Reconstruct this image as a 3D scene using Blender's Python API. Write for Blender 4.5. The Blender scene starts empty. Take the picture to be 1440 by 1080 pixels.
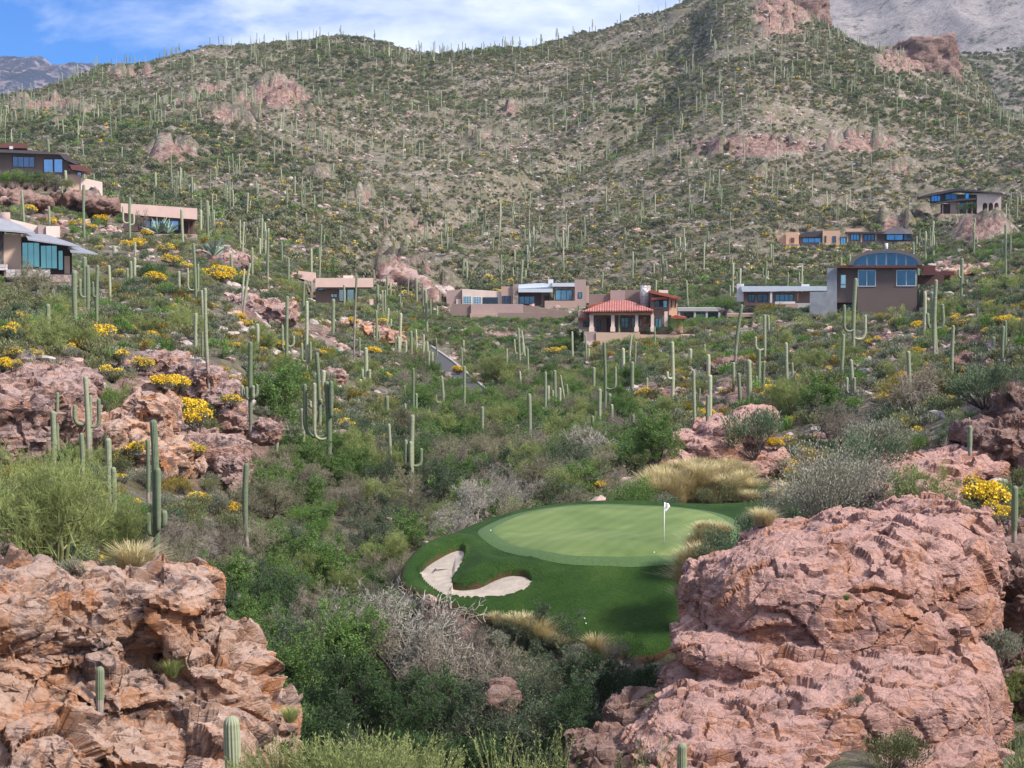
import bpy, math, random
import numpy as np
from mathutils import Vector, Matrix
random.seed(7)
RNG = np.random.default_rng(11)
C = bpy.context.scene.collection
F = 2600.0                      # focal length in pixels of the 1440 px wide photograph
PITCH = math.atan(140.0 / F)
CP, SP = math.cos(PITCH), math.sin(PITCH)

def P(u, v, D):
    """point at distance D in front of the tee that the photograph shows at (u, v)"""
    cx, cy = (u - 720.0) / F, (540.0 - v) / F
    dy, dz = CP + cy * SP, -SP + cy * CP
    return (cx * D / dy, D, dz * D / dy)

def proj(x, y, z):
    dep = y * CP - z * SP
    up = y * SP + z * CP
    return 720 + F * x / dep, 540 - F * up / dep

# ------------------------------------------------------------------ noise
def _h(ix, iy, iz, seed):
    n = (ix.astype(np.int64) * 374761393 + iy.astype(np.int64) * 668265263 + iz.astype(np.int64) * 2147483647 + seed * 974634777) & 0xFFFFFFFF
    n = ((n ^ (n >> 13)) * 1274126177) & 0xFFFFFFFF
    n = ((n ^ (n >> 16)) * 2246822519) & 0xFFFFFFFF
    n = n ^ (n >> 15)
    return (n & 0xFFFFFF) / float(0xFFFFFF)

def vnoise(p, seed=0):
    p = np.asarray(p, float)
    i = np.floor(p).astype(np.int64); f = p - i
    f = f * f * f * (f * (f * 6 - 15) + 10)
    r = 0
    for dx in (0, 1):
        wx = f[..., 0] if dx else 1 - f[..., 0]
        for dy in (0, 1):
            wy = f[..., 1] if dy else 1 - f[..., 1]
            for dz in (0, 1):
                wz = f[..., 2] if dz else 1 - f[..., 2]
                r = r + wx * wy * wz * _h(i[..., 0] + dx, i[..., 1] + dy, i[..., 2] + dz, seed)
    return r * 2 - 1

def fbm(p, octv=4, seed=0, gain=0.5, lac=2.03):
    p = np.asarray(p, float); a, s, t = 1.0, 0, 0
    for o in range(octv):
        s = s + a * vnoise(p, seed + o * 17); t += a
        p = p * lac + 3.1; a *= gain
    return s / t

def ridged(p, octv=4, seed=0):
    p = np.asarray(p, float); a, s, t = 1.0, 0, 0
    for o in range(octv):
        s = s + a * (1 - np.abs(vnoise(p, seed + o * 31)) * 2); t += a
        p = p * 2.1 + 5.7; a *= 0.5
    return s / t

def cells(p, seed=0, facet=False):
    """F1, F2 distances and the random value of the nearest cell"""
    p = np.asarray(p, float); i = np.floor(p).astype(np.int64)
    f1 = np.full(p.shape[:-1], 9.0); f2 = f1.copy(); val = np.zeros_like(f1); fac = np.zeros_like(f1)
    for dx in (-1, 0, 1):
        for dy in (-1, 0, 1):
            for dz in (-1, 0, 1):
                c = i + np.array([dx, dy, dz])
                fx = c[..., 0] + _h(c[..., 0], c[..., 1], c[..., 2], seed + 1)
                fy = c[..., 1] + _h(c[..., 0], c[..., 1], c[..., 2], seed + 2)
                fz = c[..., 2] + _h(c[..., 0], c[..., 1], c[..., 2], seed + 3)
                d = np.sqrt((fx - p[..., 0]) ** 2 + (fy - p[..., 1]) ** 2 + (fz - p[..., 2]) ** 2)
                r = _h(c[..., 0], c[..., 1], c[..., 2], seed + 4)
                near = d < f1
                if facet:
                    q = _h(c[..., 0], c[..., 1], c[..., 2], seed + 5) * 6.283; e = _h(c[..., 0], c[..., 1], c[..., 2], seed + 6) * 2 - 1; k = np.sqrt(1 - e * e)
                    fac = np.where(near, (p[..., 0] - fx) * np.cos(q) * k + (p[..., 1] - fy) * np.sin(q) * k + (p[..., 2] - fz) * e, fac)
                f2 = np.where(near, f1, np.minimum(f2, d))
                val = np.where(near, r, val); f1 = np.where(near, d, f1)
    return (f1, f2, val, fac) if facet else (f1, f2, val)

def sstep(a, b, x):
    t = np.clip((x - a) / (b - a), 0, 1); return t * t * (3 - 2 * t)

# ------------------------------------------------------------------ materials
def new_mat(name):
    m = bpy.data.materials.new(name); m.use_nodes = True
    nt = m.node_tree; b = nt.nodes['Principled BSDF']
    return m, nt, b

def N(nt, t, **kw):
    n = nt.nodes.new(t)
    for k, v in kw.items():
        if k in n.inputs: n.inputs[k].default_value = v
        else: setattr(n, k, v)
    return n

def ramp(nt, fac, stops, interp='LINEAR'):
    r = nt.nodes.new('ShaderNodeValToRGB'); r.color_ramp.interpolation = interp
    e = r.color_ramp.elements
    while len(e) < len(stops): e.new(0.5)
    for k, (p, c) in enumerate(stops):
        e[k].position = p; e[k].color = (c[0], c[1], c[2], 1) if len(c) > 1 else (c[0],) * 3 + (1,)
    nt.links.new(fac, r.inputs[0]); return r.outputs[0]

def mixc(nt, fac, a, b, mode='MIX'):
    m = nt.nodes.new('ShaderNodeMix'); m.data_type = 'RGBA'; m.blend_type = mode
    for sock, val in ((m.inputs[0], fac), (m.inputs[6], a), (m.inputs[7], b)):
        if isinstance(val, (int, float)): sock.default_value = val
        elif isinstance(val, tuple): sock.default_value = (*val[:3], 1)
        else: nt.links.new(val, sock)
    return m.outputs[2]

def mathn(nt, op, a, b=0.0, clamp=False):
    m = nt.nodes.new('ShaderNodeMath'); m.operation = op; m.use_clamp = clamp
    for s, v in ((m.inputs[0], a), (m.inputs[1], b)):
        if isinstance(v, (int, float)): s.default_value = v
        else: nt.links.new(v, s)
    return m.outputs[0]

def coords(nt, kind='Object', scale=None):
    tc = nt.nodes.new('ShaderNodeTexCoord'); o = tc.outputs[kind]
    if scale is not None:
        mp = nt.nodes.new('ShaderNodeMapping'); mp.inputs['Scale'].default_value = scale if isinstance(scale, tuple) else (scale,) * 3
        nt.links.new(o, mp.inputs[0]); o = mp.outputs[0]
    return o

def noise(nt, vec, scale, detail=6, rough=0.55, dist=0.0):
    n = nt.nodes.new('ShaderNodeTexNoise'); n.inputs['Scale'].default_value = scale
    n.inputs['Detail'].default_value = detail; n.inputs['Roughness'].default_value = rough; n.inputs['Distortion'].default_value = dist
    nt.links.new(vec, n.inputs['Vector']); return n.outputs[0]

def voro(nt, vec, scale, feature='F1', out='Distance'):
    n = nt.nodes.new('ShaderNodeTexVoronoi'); n.feature = feature; n.inputs['Scale'].default_value = scale
    nt.links.new(vec, n.inputs['Vector']); return n.outputs[out]

def bump(nt, b, h, strength=0.5, dist=0.1):
    n = nt.nodes.new('ShaderNodeBump'); n.inputs['Strength'].default_value = strength; n.inputs['Distance'].default_value = dist
    nt.links.new(h, n.inputs['Height']); nt.links.new(n.outputs[0], b.inputs['Normal'])

def attr(nt, name, out='Fac'):
    a = nt.nodes.new('ShaderNodeAttribute'); a.attribute_name = name; return a.outputs[out]

def plain(name, col, rough=0.8, metal=0.0, var=0.12, scale=3.0, spec=0.3):
    m, nt, b = new_mat(name)
    v = noise(nt, coords(nt), scale, 5, 0.6)
    d = tuple(c * (1 - var) for c in col); l = tuple(min(1, c * (1 + var)) for c in col)
    nt.links.new(ramp(nt, v, [(0.3, d), (0.7, l)]), b.inputs['Base Color'])
    b.inputs['Roughness'].default_value = rough; b.inputs['Metallic'].default_value = metal
    b.inputs['Specular IOR Level'].default_value = spec
    if metal < 0.5: bump(nt, b, noise(nt, coords(nt), scale * 9, 4), 0.25, 0.02)
    return m

def leafmat(name, dark, light, rough=0.75, trans=0.25):
    m, nt, b = new_mat(name)
    oi = nt.nodes.new('ShaderNodeObjectInfo')
    t = mathn(nt, 'ADD', mathn(nt, 'MULTIPLY', attr(nt, 'tint'), 0.65), mathn(nt, 'MULTIPLY', oi.outputs['Random'], 0.35))
    c = ramp(nt, t, [(0.05, dark), (0.95, light)])
    nt.links.new(c, b.inputs['Base Color']); b.inputs['Roughness'].default_value = rough
    b.inputs['Specular IOR Level'].default_value = 0.2
    if trans:
        tr = nt.nodes.new('ShaderNodeBsdfTranslucent'); nt.links.new(c, tr.inputs['Color'])
        mx = nt.nodes.new('ShaderNodeMixShader'); mx.inputs[0].default_value = trans
        nt.links.new(b.outputs[0], mx.inputs[1]); nt.links.new(tr.outputs[0], mx.inputs[2])
        nt.links.new(mx.outputs[0], nt.nodes['Material Output'].inputs['Surface'])
    return m

def rockmat(name, pale, tan, orange, dark, sc=1.0, dark_amt=0.5, orange_amt=0.5, bumpd=0.25):
    m, nt, b = new_mat(name)
    g = coords(nt, 'Object')
    mp = nt.nodes.new('ShaderNodeMapping'); mp.inputs['Rotation'].default_value = (0.25, 0.5, 0.2); mp.inputs['Scale'].default_value = (1, 1, 1.6)
    nt.links.new(g, mp.inputs[0]); st = mp.outputs[0]
    n1 = noise(nt, g, 0.5 * sc, 9, 0.68, 0.6)
    n2 = noise(nt, st, 1.1 * sc, 9, 0.68, 0.8)
    n3 = noise(nt, g, 9 * sc, 6, 0.7)
    n4 = noise(nt, st, 0.7 * sc, 9, 0.72, 1.2)
    base = mixc(nt, ramp(nt, n2, [(0.40, (0,)), (0.62, (1,))]), tan, pale)
    base = mixc(nt, mathn(nt, 'MULTIPLY', ramp(nt, n1, [(0.47, (0,)), (0.60, (1,))]), orange_amt), base, orange)
    base = mixc(nt, mathn(nt, 'MULTIPLY', ramp(nt, n4, [(0.50, (0,)), (0.565, (1,))]), dark_amt), base, dark)
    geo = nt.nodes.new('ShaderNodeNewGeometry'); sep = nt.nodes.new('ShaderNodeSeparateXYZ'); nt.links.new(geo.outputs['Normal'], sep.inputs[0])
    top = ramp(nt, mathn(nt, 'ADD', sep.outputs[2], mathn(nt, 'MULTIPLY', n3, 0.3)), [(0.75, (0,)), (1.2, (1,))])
    base = mixc(nt, mathn(nt, 'MULTIPLY', top, 0.55), base, tuple(min(1, c * 1.12) for c in pale))   # paler on upward facing surfaces
    base = mixc(nt, ramp(nt, n3, [(0.25, (0.55,)), (0.5, (0,))]), base, tuple(c * 0.55 for c in tan))
    cr = voro(nt, st, 1.5 * sc, 'DISTANCE_TO_EDGE')
    crk = mathn(nt, 'MULTIPLY', ramp(nt, cr, [(0.0, (1,)), (0.03, (0,))]), ramp(nt, n1, [(0.5, (0,)), (0.62, (0.55,))]))
    base = mixc(nt, crk, base, tuple(c * 0.25 for c in tan))
    nt.links.new(base, b.inputs['Base Color']); b.inputs['Roughness'].default_value = 0.88; b.inputs['Specular IOR Level'].default_value = 0.25
    n5 = noise(nt, st, 3.6 * sc, 10, 0.78, 0.15)
    hgt = mathn(nt, 'ADD', mathn(nt, 'MULTIPLY', n5, 1.0), mathn(nt, 'ADD', mathn(nt, 'MULTIPLY', n3, 0.3), mathn(nt, 'MULTIPLY', ramp(nt, cr, [(0, (0,)), (0.06, (1,))]), 0.22)))
    bump(nt, b, hgt, 0.9, bumpd)
    return m

# ------------------------------------------------------------------ mesh helpers
def tag(o, label=None, cat=None, group=None, kind=None):
    if label: o['label'] = label
    if cat: o['category'] = cat
    if group: o['group'] = group
    if kind: o['kind'] = kind
    return o

def np_mesh(name, verts, faces, mats=(), midx=None, smooth=False, attrs=None):
    """faces: list of int arrays (n,k)"""
    me = bpy.data.meshes.new(name)
    verts = np.asarray(verts, np.float32)
    if not isinstance(faces, (list, tuple)): faces = [faces]
    faces = [np.asarray(f, np.int32) for f in faces if len(f)]
    me.vertices.add(len(verts)); me.vertices.foreach_set('co', verts.ravel())
    loops = np.concatenate([f.ravel() for f in faces]) if faces else np.zeros(0, np.int32)
    tot = np.concatenate([np.full(len(f), f.shape[1], np.int32) for f in faces]) if faces else np.zeros(0, np.int32)
    me.loops.add(len(loops)); me.loops.foreach_set('vertex_index', loops)
    me.polygons.add(len(tot)); st = np.concatenate([[0], np.cumsum(tot)[:-1]]).astype(np.int32) if len(tot) else tot
    me.polygons.foreach_set('loop_start', st)
    if midx is not None: me.polygons.foreach_set('material_index', np.asarray(midx, np.int32))
    me.polygons.foreach_set('use_smooth', np.full(len(tot), bool(smooth)))
    for m in mats: me.materials.append(m)
    for k, (dom, arr) in (attrs or {}).items():
        a = me.attributes.new(k, 'FLOAT', dom); a.data.foreach_set('value', np.asarray(arr, np.float32))
    me.update(calc_edges=True); me.validate()
    return me

def link(name, me, loc=(0, 0, 0), parent=None, rz=0.0, scl=None):
    o = bpy.data.objects.new(name, me); C.objects.link(o); o.location = loc
    o.rotation_euler = (0, 0, rz)
    if scl is not None: o.scale = (scl,) * 3 if isinstance(scl, (int, float)) else scl
    if parent is not None: o.parent = parent
    return o

def grid_faces(nr, nc):
    i = np.arange(nr * nc).reshape(nr, nc)
    return np.stack([i[:-1, :-1].ravel(), i[:-1, 1:].ravel(), i[1:, 1:].ravel(), i[1:, :-1].ravel()], 1)

def pip(px, py, poly):
    poly = np.asarray(poly, float); ins = np.zeros(np.shape(px), bool)
    j = len(poly) - 1
    for i in range(len(poly)):
        xi, yi = poly[i]; xj, yj = poly[j]
        with np.errstate(divide='ignore', invalid='ignore'):
            c = ((yi > py) != (yj > py)) & (px < (xj - xi) * (py - yi) / (yj - yi + 1e-12) + xi)
        ins ^= c; j = i
    return ins

def pdist(px, py, poly):
    poly = np.asarray(poly, float); d = np.full(np.shape(px), 1e9)
    for i in range(len(poly)):
        ax, ay = poly[i - 1]; bx, by = poly[i]
        L = (bx - ax) ** 2 + (by - ay) ** 2 + 1e-9
        t = np.clip(((px - ax) * (bx - ax) + (py - ay) * (by - ay)) / L, 0, 1)
        d = np.minimum(d, np.hypot(px - ax - t * (bx - ax), py - ay - t * (by - ay)))
    return d

def smooth_poly(pts, n=6):
    pts = np.asarray(pts, float); out = []
    L = len(pts)
    for i in range(L):
        p0, p1, p2, p3 = pts[i - 1], pts[i], pts[(i + 1) % L], pts[(i + 2) % L]
        for k in range(n):
            t = k / n
            out.append(0.5 * ((2 * p1) + (-p0 + p2) * t + (2 * p0 - 5 * p1 + 4 * p2 - p3) * t * t + (-p0 + 3 * p1 - 3 * p2 + p3) * t ** 3))
    return np.array(out)
# ------------------------------------------------------------------ terrain height, as rows of (distance: apparent height) along bearings
DK = [3, 12, 30, 45, 60, 75, 90, 105, 120, 140, 160, 200, 250, 310, 370, 450, 600, 800, 1000, 1250, 1500, 2500, 9500]
TB = {
 -1300: [1900,1400, 800, 640, 560, 510, 470, 440, 400, 360, 330, 290, 260, 240, 220, 210, 190, 160, 150, 160, 200, 330, 380],
 -500: [1900,1500,1000, 820, 700, 630, 580, 520, 460, 430, 400, 350, 290, 240, 225, 225, 215, 190, 170, 165, 220, 340, 380],
 0:    [1900,1600,1200,1060, 900, 790, 715, 660, 540, 490, 460, 405, 335, 283, 262, 285, 250, 200, 168, 143, 250, 360, 385],
 150:  [1900,1650,1230,1120,1000, 850, 770, 700, 590, 525, 482, 435, 375, 330, 300, 305, 262, 190, 148, 101, 240, 360, 385],
 300:  [1900,1680,1260,1180,1080, 960, 850, 760, 680, 575, 505, 440, 395, 355, 340, 335, 275, 185, 128,  82, 240, 360, 385],
 450:  [1900,1700,1280,1220,1150,1060, 930, 840, 740, 662, 606, 525, 475, 447, 434, 385, 300, 205, 132,  66, 240, 360, 385],
 600:  [1900,1700,1280,1230,1190,1120,1000, 870, 770, 680, 630, 575, 530, 495, 468, 432, 345, 232, 158,  92, 240, 360, 385],
 750:  [1900,1700,1280,1230,1190,1120,1010, 800, 720, 668, 635, 590, 545, 508, 480, 440, 350, 240, 154,  84, 240, 360, 385],
 900:  [1900,1700,1280,1220,1180,1110, 980, 760, 690, 650, 615, 560, 520, 478, 455, 425, 340, 228, 124,  42, 220, 360, 385],
 1050: [1900,1700,1280,1200,1150,1060, 880, 720, 690, 640, 590, 535, 495, 462, 436, 400, 315, 190,  72, -28, 200, 360, 385],
 1200: [1900,1680,1240,1140,1060, 930, 800, 715, 670, 615, 560, 510, 474, 443, 420, 392, 340, 218, 112,  66, 190, 360, 385],
 1350: [1900,1680,1230,1160,1120,1000, 740, 670, 620, 575, 535, 480, 440, 408, 383, 355, 325, 235, 150,  98, 190, 360, 385],
 1440: [1900,1680,1230,1180,1130, 980, 745, 655, 580, 525, 490, 440, 400, 370, 352, 330, 300, 240, 200, 215, 260, 360, 385],
 1900: [1900,1600,1120, 980, 870, 760, 660, 520, 470, 430, 400, 360, 330, 310, 290, 275, 255, 235, 225, 230, 260, 350, 385],
 2700: [1900,1400, 800, 640, 560, 510, 470, 440, 400, 360, 330, 290, 260, 250, 240, 235, 225, 215, 215, 220, 250, 340, 385],
}
def _pchip(xk, yk, x):
    xk = np.asarray(xk, float); yk = np.asarray(yk, float)
    h = np.diff(xk); dl = np.diff(yk) / h; m = np.zeros_like(yk)
    for i in range(1, len(xk) - 1):
        if dl[i - 1] * dl[i] > 0:
            w1, w2 = 2 * h[i] + h[i - 1], h[i] + 2 * h[i - 1]
            m[i] = (w1 + w2) / (w1 / dl[i - 1] + w2 / dl[i])
    m[0], m[-1] = dl[0], dl[-1]
    k = np.clip(np.searchsorted(xk, x) - 1, 0, len(xk) - 2)
    t = (x - xk[k]) / h[k]; t2, t3 = t * t, t ** 3
    return (2 * t3 - 3 * t2 + 1) * yk[k] + (t3 - 2 * t2 + t) * h[k] * m[k] + (-2 * t3 + 3 * t2) * yk[k + 1] + (t3 - t2) * h[k] * m[k + 1]
LR = np.linspace(math.log(3), math.log(9500), 500)
UC = np.linspace(-1300, 2700, 401)
_rows = {u: _pchip(np.log(DK), TB[u], LR) for u in TB}
_us = sorted(TB)
_m = np.array([_rows[u] for u in _us])
TAB = np.array([_pchip(_us, _m[:, j], UC) for j in range(len(LR))])      # rows: distance, cols: bearing
_k = np.exp(-np.linspace(-2, 2, 9) ** 2); _k /= _k.sum()
_pad = np.pad(TAB, ((4, 4), (4, 4)), mode='edge')
TAB = sum(_k[i] * _pad[i:i + TAB.shape[0], 4:-4] for i in range(9))
_pad = np.pad(TAB, ((0, 0), (4, 4)), mode='edge')
TAB = sum(_k[i] * _pad[:, i:i + TAB.shape[1]] for i in range(9))

def base_z(x, y):
    y = np.maximum(y, 3.0)
    u = 720 + F * x / y; l = np.log(y)
    fr = np.clip((l - LR[0]) / (LR[1] - LR[0]), 0, len(LR) - 1.001); fc = np.clip((u - UC[0]) / (UC[1] - UC[0]), 0, len(UC) - 1.001)
    r, c = fr.astype(int), fc.astype(int); a, b = fr - r, fc - c
    v = (TAB[r, c] * (1 - a) * (1 - b) + TAB[r + 1, c] * a * (1 - b) + TAB[r, c + 1] * (1 - a) * b + TAB[r + 1, c + 1] * a * b)
    return (400 - v) / F * y

# --- the turf platform: heights through control points
TURF_C = [  # u, v, D
 (845,745,98),(760,750,98),(930,750,97),(845,715,104),(845,785,90.5),(700,748,98),(990,745,98),(930,715,104),(760,722,103),(900,786,90),(780,780,91.5),(960,783,90.5),
 (845,703,107.5),(930,705,107.5),(1000,707,108),(1060,705,109),(1110,702,110),(753,711,106.5),(707,721,105),(657,738,102),(610,761,98.5),(575,787,95),(562,812,93),
 (640,757,97.5),(680,790,93),(660,765,96),(725,797,91),(755,805,90),(620,838,89.5),(666,859,88),(728,873,87),(790,890,85.5),(853,907,84.3),(907,914,83.8),(949,904,84),(1000,885,85),(1040,860,87),
 (850,840,87.3),(900,845,87.2),(790,835,88),(950,840,87),(1060,760,98),(1100,740,103),(1040,800,91),(566,826,92)]
_TP = np.array([P(u, v, d) for u, v, d in TURF_C])
_d = np.hypot(_TP[:, None, 0] - _TP[None, :, 0], _TP[:, None, 1] - _TP[None, :, 1])
_phi = np.where(_d > 0, _d ** 2 * np.log(_d + 1e-9), 0) + np.eye(len(_TP)) * 1.0
_A = np.block([[_phi, np.c_[np.ones(len(_TP)), _TP[:, :2]]], [np.r_[np.ones((1, len(_TP))), _TP[:, :2].T], np.zeros((3, 3))]])
_W = np.linalg.solve(_A, np.r_[_TP[:, 2], 0, 0, 0])
def turf_z(x, y):
    sh = np.shape(x); x = np.ravel(x); y = np.ravel(y)
    d = np.hypot(x[:, None] - _TP[None, :, 0], y[:, None] - _TP[None, :, 1])
    z = (d ** 2 * np.log(d + 1e-9)) @ _W[:-3] + _W[-3] + _W[-2] * x + _W[-1] * y
    return z.reshape(sh)
def on_turf(u, v, D0=80, D1=112, surf=None):
    """walk the sight line until it meets the turf"""
    D = np.linspace(D0, D1, 700); pts = np.array([P(u, v, d) for d in D])
    g = pts[:, 2] - (surf or turf_z)(pts[:, 0], pts[:, 1])
    k = np.where(g < 0)[0]
    return pts[k[0]] if len(k) else pts[-1]
TURF_PX = [(562,812,93),(568,796,94.5),(582,782,96),(610,761,98.5),(657,738,102),(707,721,105),(753,711,106.5),(812,704,107.5),(895,702,108),(950,707,107.6),(1000,706,108.2),(1060,704,109.5),(1115,700,111),
           (1130,740,106),(1090,790,97),(1060,850,88),(1010,890,84.6),(949,905,83.8),(907,915,83.4),(853,909,83.9),(790,891,85.2),(728,874,86.7),(666,860,87.8),(625,843,89.1),(588,832,90.6),(566,824,92)]
TURF_XY = smooth_poly([P(*p)[:2] for p in TURF_PX], 5)
GREEN_PX = [(688,748),(700,738),(735,724),(790,714),(850,711),(905,713),(960,716),(1005,724),(1032,740),(1028,758),(1005,772),(965,783),(905,787),(850,787),(790,784),(740,775),(705,763)]
GREEN_XY = smooth_poly([on_turf(*p)[:2] for p in GREEN_PX], 5)
# the bunker: its own floor, lower than the turf behind it
SAND_C = [(591,801,92.0),(610,795,92.6),(625,786,93.3),(640,781,93.8),(652,776,94.0),(640,795,92.4),(632,815,90.8),(645,825,89.9),(674,822,89.8),(700,817,90),(725,810,90.2),(745,817,89.3),(720,832,88.4),(690,836,88.4),(650,834,89),(620,830,89.7),(603,818,90.8)]
_SP = np.array([P(*p) for p in SAND_C])
_SA = np.linalg.lstsq(np.c_[np.ones(len(_SP)), _SP[:, :2], _SP[:, :2] ** 2], _SP[:, 2], rcond=None)[0]
def sand_z(x, y): return _SA[0] + _SA[1] * x + _SA[2] * y + _SA[3] * x * x + _SA[4] * y * y
SAND_PX = [(590,798),(597,787),(611,777),(630,768),(648,763),(656,767),(652,784),(644,799),(637,810),(639,816),(652,818),(674,815),(692,806),(712,799),(730,797),(744,802),(749,813),(740,826),(712,834),(680,838),(648,837),(622,833),(605,822),(594,812)]
SAND_XY = smooth_poly([on_turf(*p)[:2] for p in SAND_PX], 5)
def sand_floor(x, y):
    df = np.full(np.shape(x), 4.0); db = df.copy()
    for k in np.linspace(0.05, 4.0, 40):
        df = np.where((df > 3.9) & ~pip(x, y - k, SAND_XY), k, df); db = np.where((db > 3.9) & ~pip(x, y + k, SAND_XY), k, db)
    t = df / (df + db)
    return turf_z(x, y) - 0.10 - 0.30 * sstep(0.1, 1.0, t)

PINK_PATCHES = [ # u, v, ru, rv, Dmin, Dmax : bare pink rock showing in the slope
 (390,130,52,34,800,1500),(330,165,62,18,700,1300),(245,215,62,24,600,1200),(300,125,40,12,800,1400),(180,105,60,10,900,1400),
 (1100,20,60,50,800,1400),(1280,85,70,30,700,1400),(1060,205,140,22,500,1100),(1210,200,80,20,500,1100),(560,385,60,40,400,620),(620,415,45,26,400,600),
 (1380,330,60,40,450,800),(1340,380,60,24,300,500),(330,365,50,22,230,420),(130,250,80,25,280,500),(60,330,60,40,220,330),(360,450,60,30,160,300),(490,465,60,20,200,380),(545,485,40,22,250,380),
 (60,560,140,80,85,150),(230,570,120,90,85,160),(320,640,90,70,85,150),(1080,650,90,60,100,150),(1180,640,90,50,90,150),(1330,660,140,60,75,130),(1420,600,60,80,80,150),(660,880,120,40,70,90),(1020,560,60,40,120,200),(1240,480,60,14,180,300),(1370,480,60,20,150,260),(700,470,60,12,250,420),(915,560,50,25,150,230)]
_pr = random.Random(4)
for _k in range(26):
    _u = _pr.uniform(20, 1400); _v = _pr.uniform(120, 330) if _u > 160 else _pr.uniform(130, 200)
    PINK_PATCHES.append((_u, _v, _pr.uniform(16, 48), _pr.uniform(4, 8), 450, 1350))
WASH_PX = [(985, 40), (905, 150), (830, 205), (705, 262), (600, 305), (525, 345), (505, 385)]
def wash(u, v):
    d = np.full(np.shape(u), 1e9)
    for (ax, ay), (bx, by) in zip(WASH_PX[:-1], WASH_PX[1:]):
        t = np.clip(((u - ax) * (bx - ax) + (v - ay) * (by - ay)) / ((bx - ax) ** 2 + (by - ay) ** 2), 0, 1); d = np.minimum(d, np.hypot(u - ax - t * (bx - ax), v - ay - t * (by - ay)))
    return d
def near_patch(u, v, y):
    r = np.zeros(np.shape(u))
    for a, b, ru, rv, d0, d1 in PINK_PATCHES:
        q = np.sqrt(((u - a) / ru) ** 2 + ((v - b) / rv) ** 2) * np.where(y > 450, 1.5, 1.25)
        r = np.maximum(r, np.clip(1.4 - q, 0, 1) * ((y > d0) & (y < d1)))
    return r

ROAD_PX = [(604,492),(622,503),(640,518),(655,532),(672,548),(690,562)]
PADS = [(-30, 142, 268, 335, 11), (-60, 100, 396, 205, 9), (172, 277, 336, 318, 9), (440, 525, 433, 415, 9), (628, 828, 430, 450, 10), (635, 800, 452, 438, 3), (820, 965, 484, 316, 11), (953, 1013, 455, 368, 8), (1022, 1060, 457, 352, 5), (1036, 1165, 440, 370, 9), (1140, 1296, 448, 325, 13), (1094, 1283, 350, 598, 14), (1322, 1406, 301, 650, 13)]
def height(x, y, detail=True):
    x = np.asarray(x, float); y = np.asarray(y, float)
    z = base_z(x, y)
    p = np.stack([x, y, np.zeros_like(x)], -1)
    hill = sstep(300, 700, y); far = 1 - sstep(1300, 2000, y)
    mid = sstep(45, 90, y)
    z = z + far * hill * (fbm(p / 170, 3, 5) * 16 * sstep(500, 900, y) + ridged(p / 75 + 9, 3, 8) * 4.5 + fbm(p / 22, 3, 15) * 1.7 + np.maximum(0, fbm(p / 14, 3, 19)) * 4.0)
    z = z + mid * (1 - hill) * (fbm(p / 26, 3, 21) * 1.0 + fbm(p / 6, 3, 23) * 0.35)
    if np.any(hill > 0.02):
        u_, v_ = proj(x, y, z); z = z - hill * far * 11.0 * np.exp(-(wash(u_, v_) / 22.0) ** 2) * (y < 1250)
    if detail:
        z = z + fbm(p / 1.7, 3, 33) * 0.12 * mid
        uu, vv = proj(x, y, z); pk = near_patch(uu, vv, y); k = pk > 0.02
        if np.any(k):
            pc = p[k]; sc_ = np.where(y[k] > 450, 10.0, 2.2)[:, None]; f1, f2, va, fa = cells(pc / sc_ + fbm(pc / sc_, 2, 3)[:, None] * 0.4, 55, True)
            z = z.copy(); z[k] += np.clip(pk[k] * 1.5, 0, 1) * (va - 0.4 + fa * 0.7) * np.where(y[k] > 450, 9.0, 0.75)
    # benches cut for the houses: flat under the walls, falling away in front along the sight line
    for u0, u1, vb, D, dep in PADS:
        if not np.any((y > D * 0.7) & (y < D + dep + 15)): continue
        u = 720 + F * x / np.maximum(y, 1); zb = (400 - vb) / F * D
        side = sstep(12, 0, np.maximum(u0 - u, u - u1)); fl = side * sstep(D - 6, D - 2, y) * (1 - sstep(D + dep, D + dep + 6, y))
        sl = np.minimum(z, (400 - vb - 1) / F * y - 0.3)
        fr = side * (y < D - 1) * sstep(D * 0.72, D * 0.82, y)
        z = z * (1 - fr) + sl * fr
        z = z * (1 - fl) + zb * fl
    # platform
    m = (y > 78) & (y < 118) & (np.abs(x) < 22)
    if np.any(m):
        xx, yy = x[m], y[m]
        ins = pip(xx, yy, TURF_XY); d = pdist(xx, yy, TURF_XY)
        w = np.where(ins, 1.0, 1 - sstep(0.0, 2.2, d))
        tz = turf_z(xx, yy) - np.where(ins, 0.25 + np.minimum(d, 1.0) * 0.5, 0.25)
        z = z.copy(); z[m] = z[m] * (1 - w) + tz * w
    return z

def cast(px, D0=55, D1=1500, n=900):
    """sight lines through pixels -> points on the terrain"""
    px = np.asarray(px, float); L = np.linspace(math.log(D0), math.log(D1), n); D = np.exp(L)
    out = np.zeros((len(px), 3))
    for i in range(0, len(px), 64):
        q = px[i:i + 64]
        cx = (q[:, 0] - 720) / F; cy = (540 - q[:, 1]) / F
        dy, dz = CP + cy * SP, -SP + cy * CP
        X = (cx / dy)[:, None] * D; Z = (dz / dy)[:, None] * D; Y = np.broadcast_to(D, X.shape)
        g = Z - height(X, Y, False)
        neg = g < 0; k = np.where(neg.any(1), neg.argmax(1), n - 1)
        k = np.maximum(k, 1); r = np.arange(len(q))
        g1, g0 = g[r, k], g[r, k - 1]; t = np.clip(g0 / (g0 - g1 + 1e-9), 0, 1)
        for s, A in enumerate((X, Y, Z)): out[i:i + 64, s] = A[r, k - 1] * (1 - t) + A[r, k] * t
    return out

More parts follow.
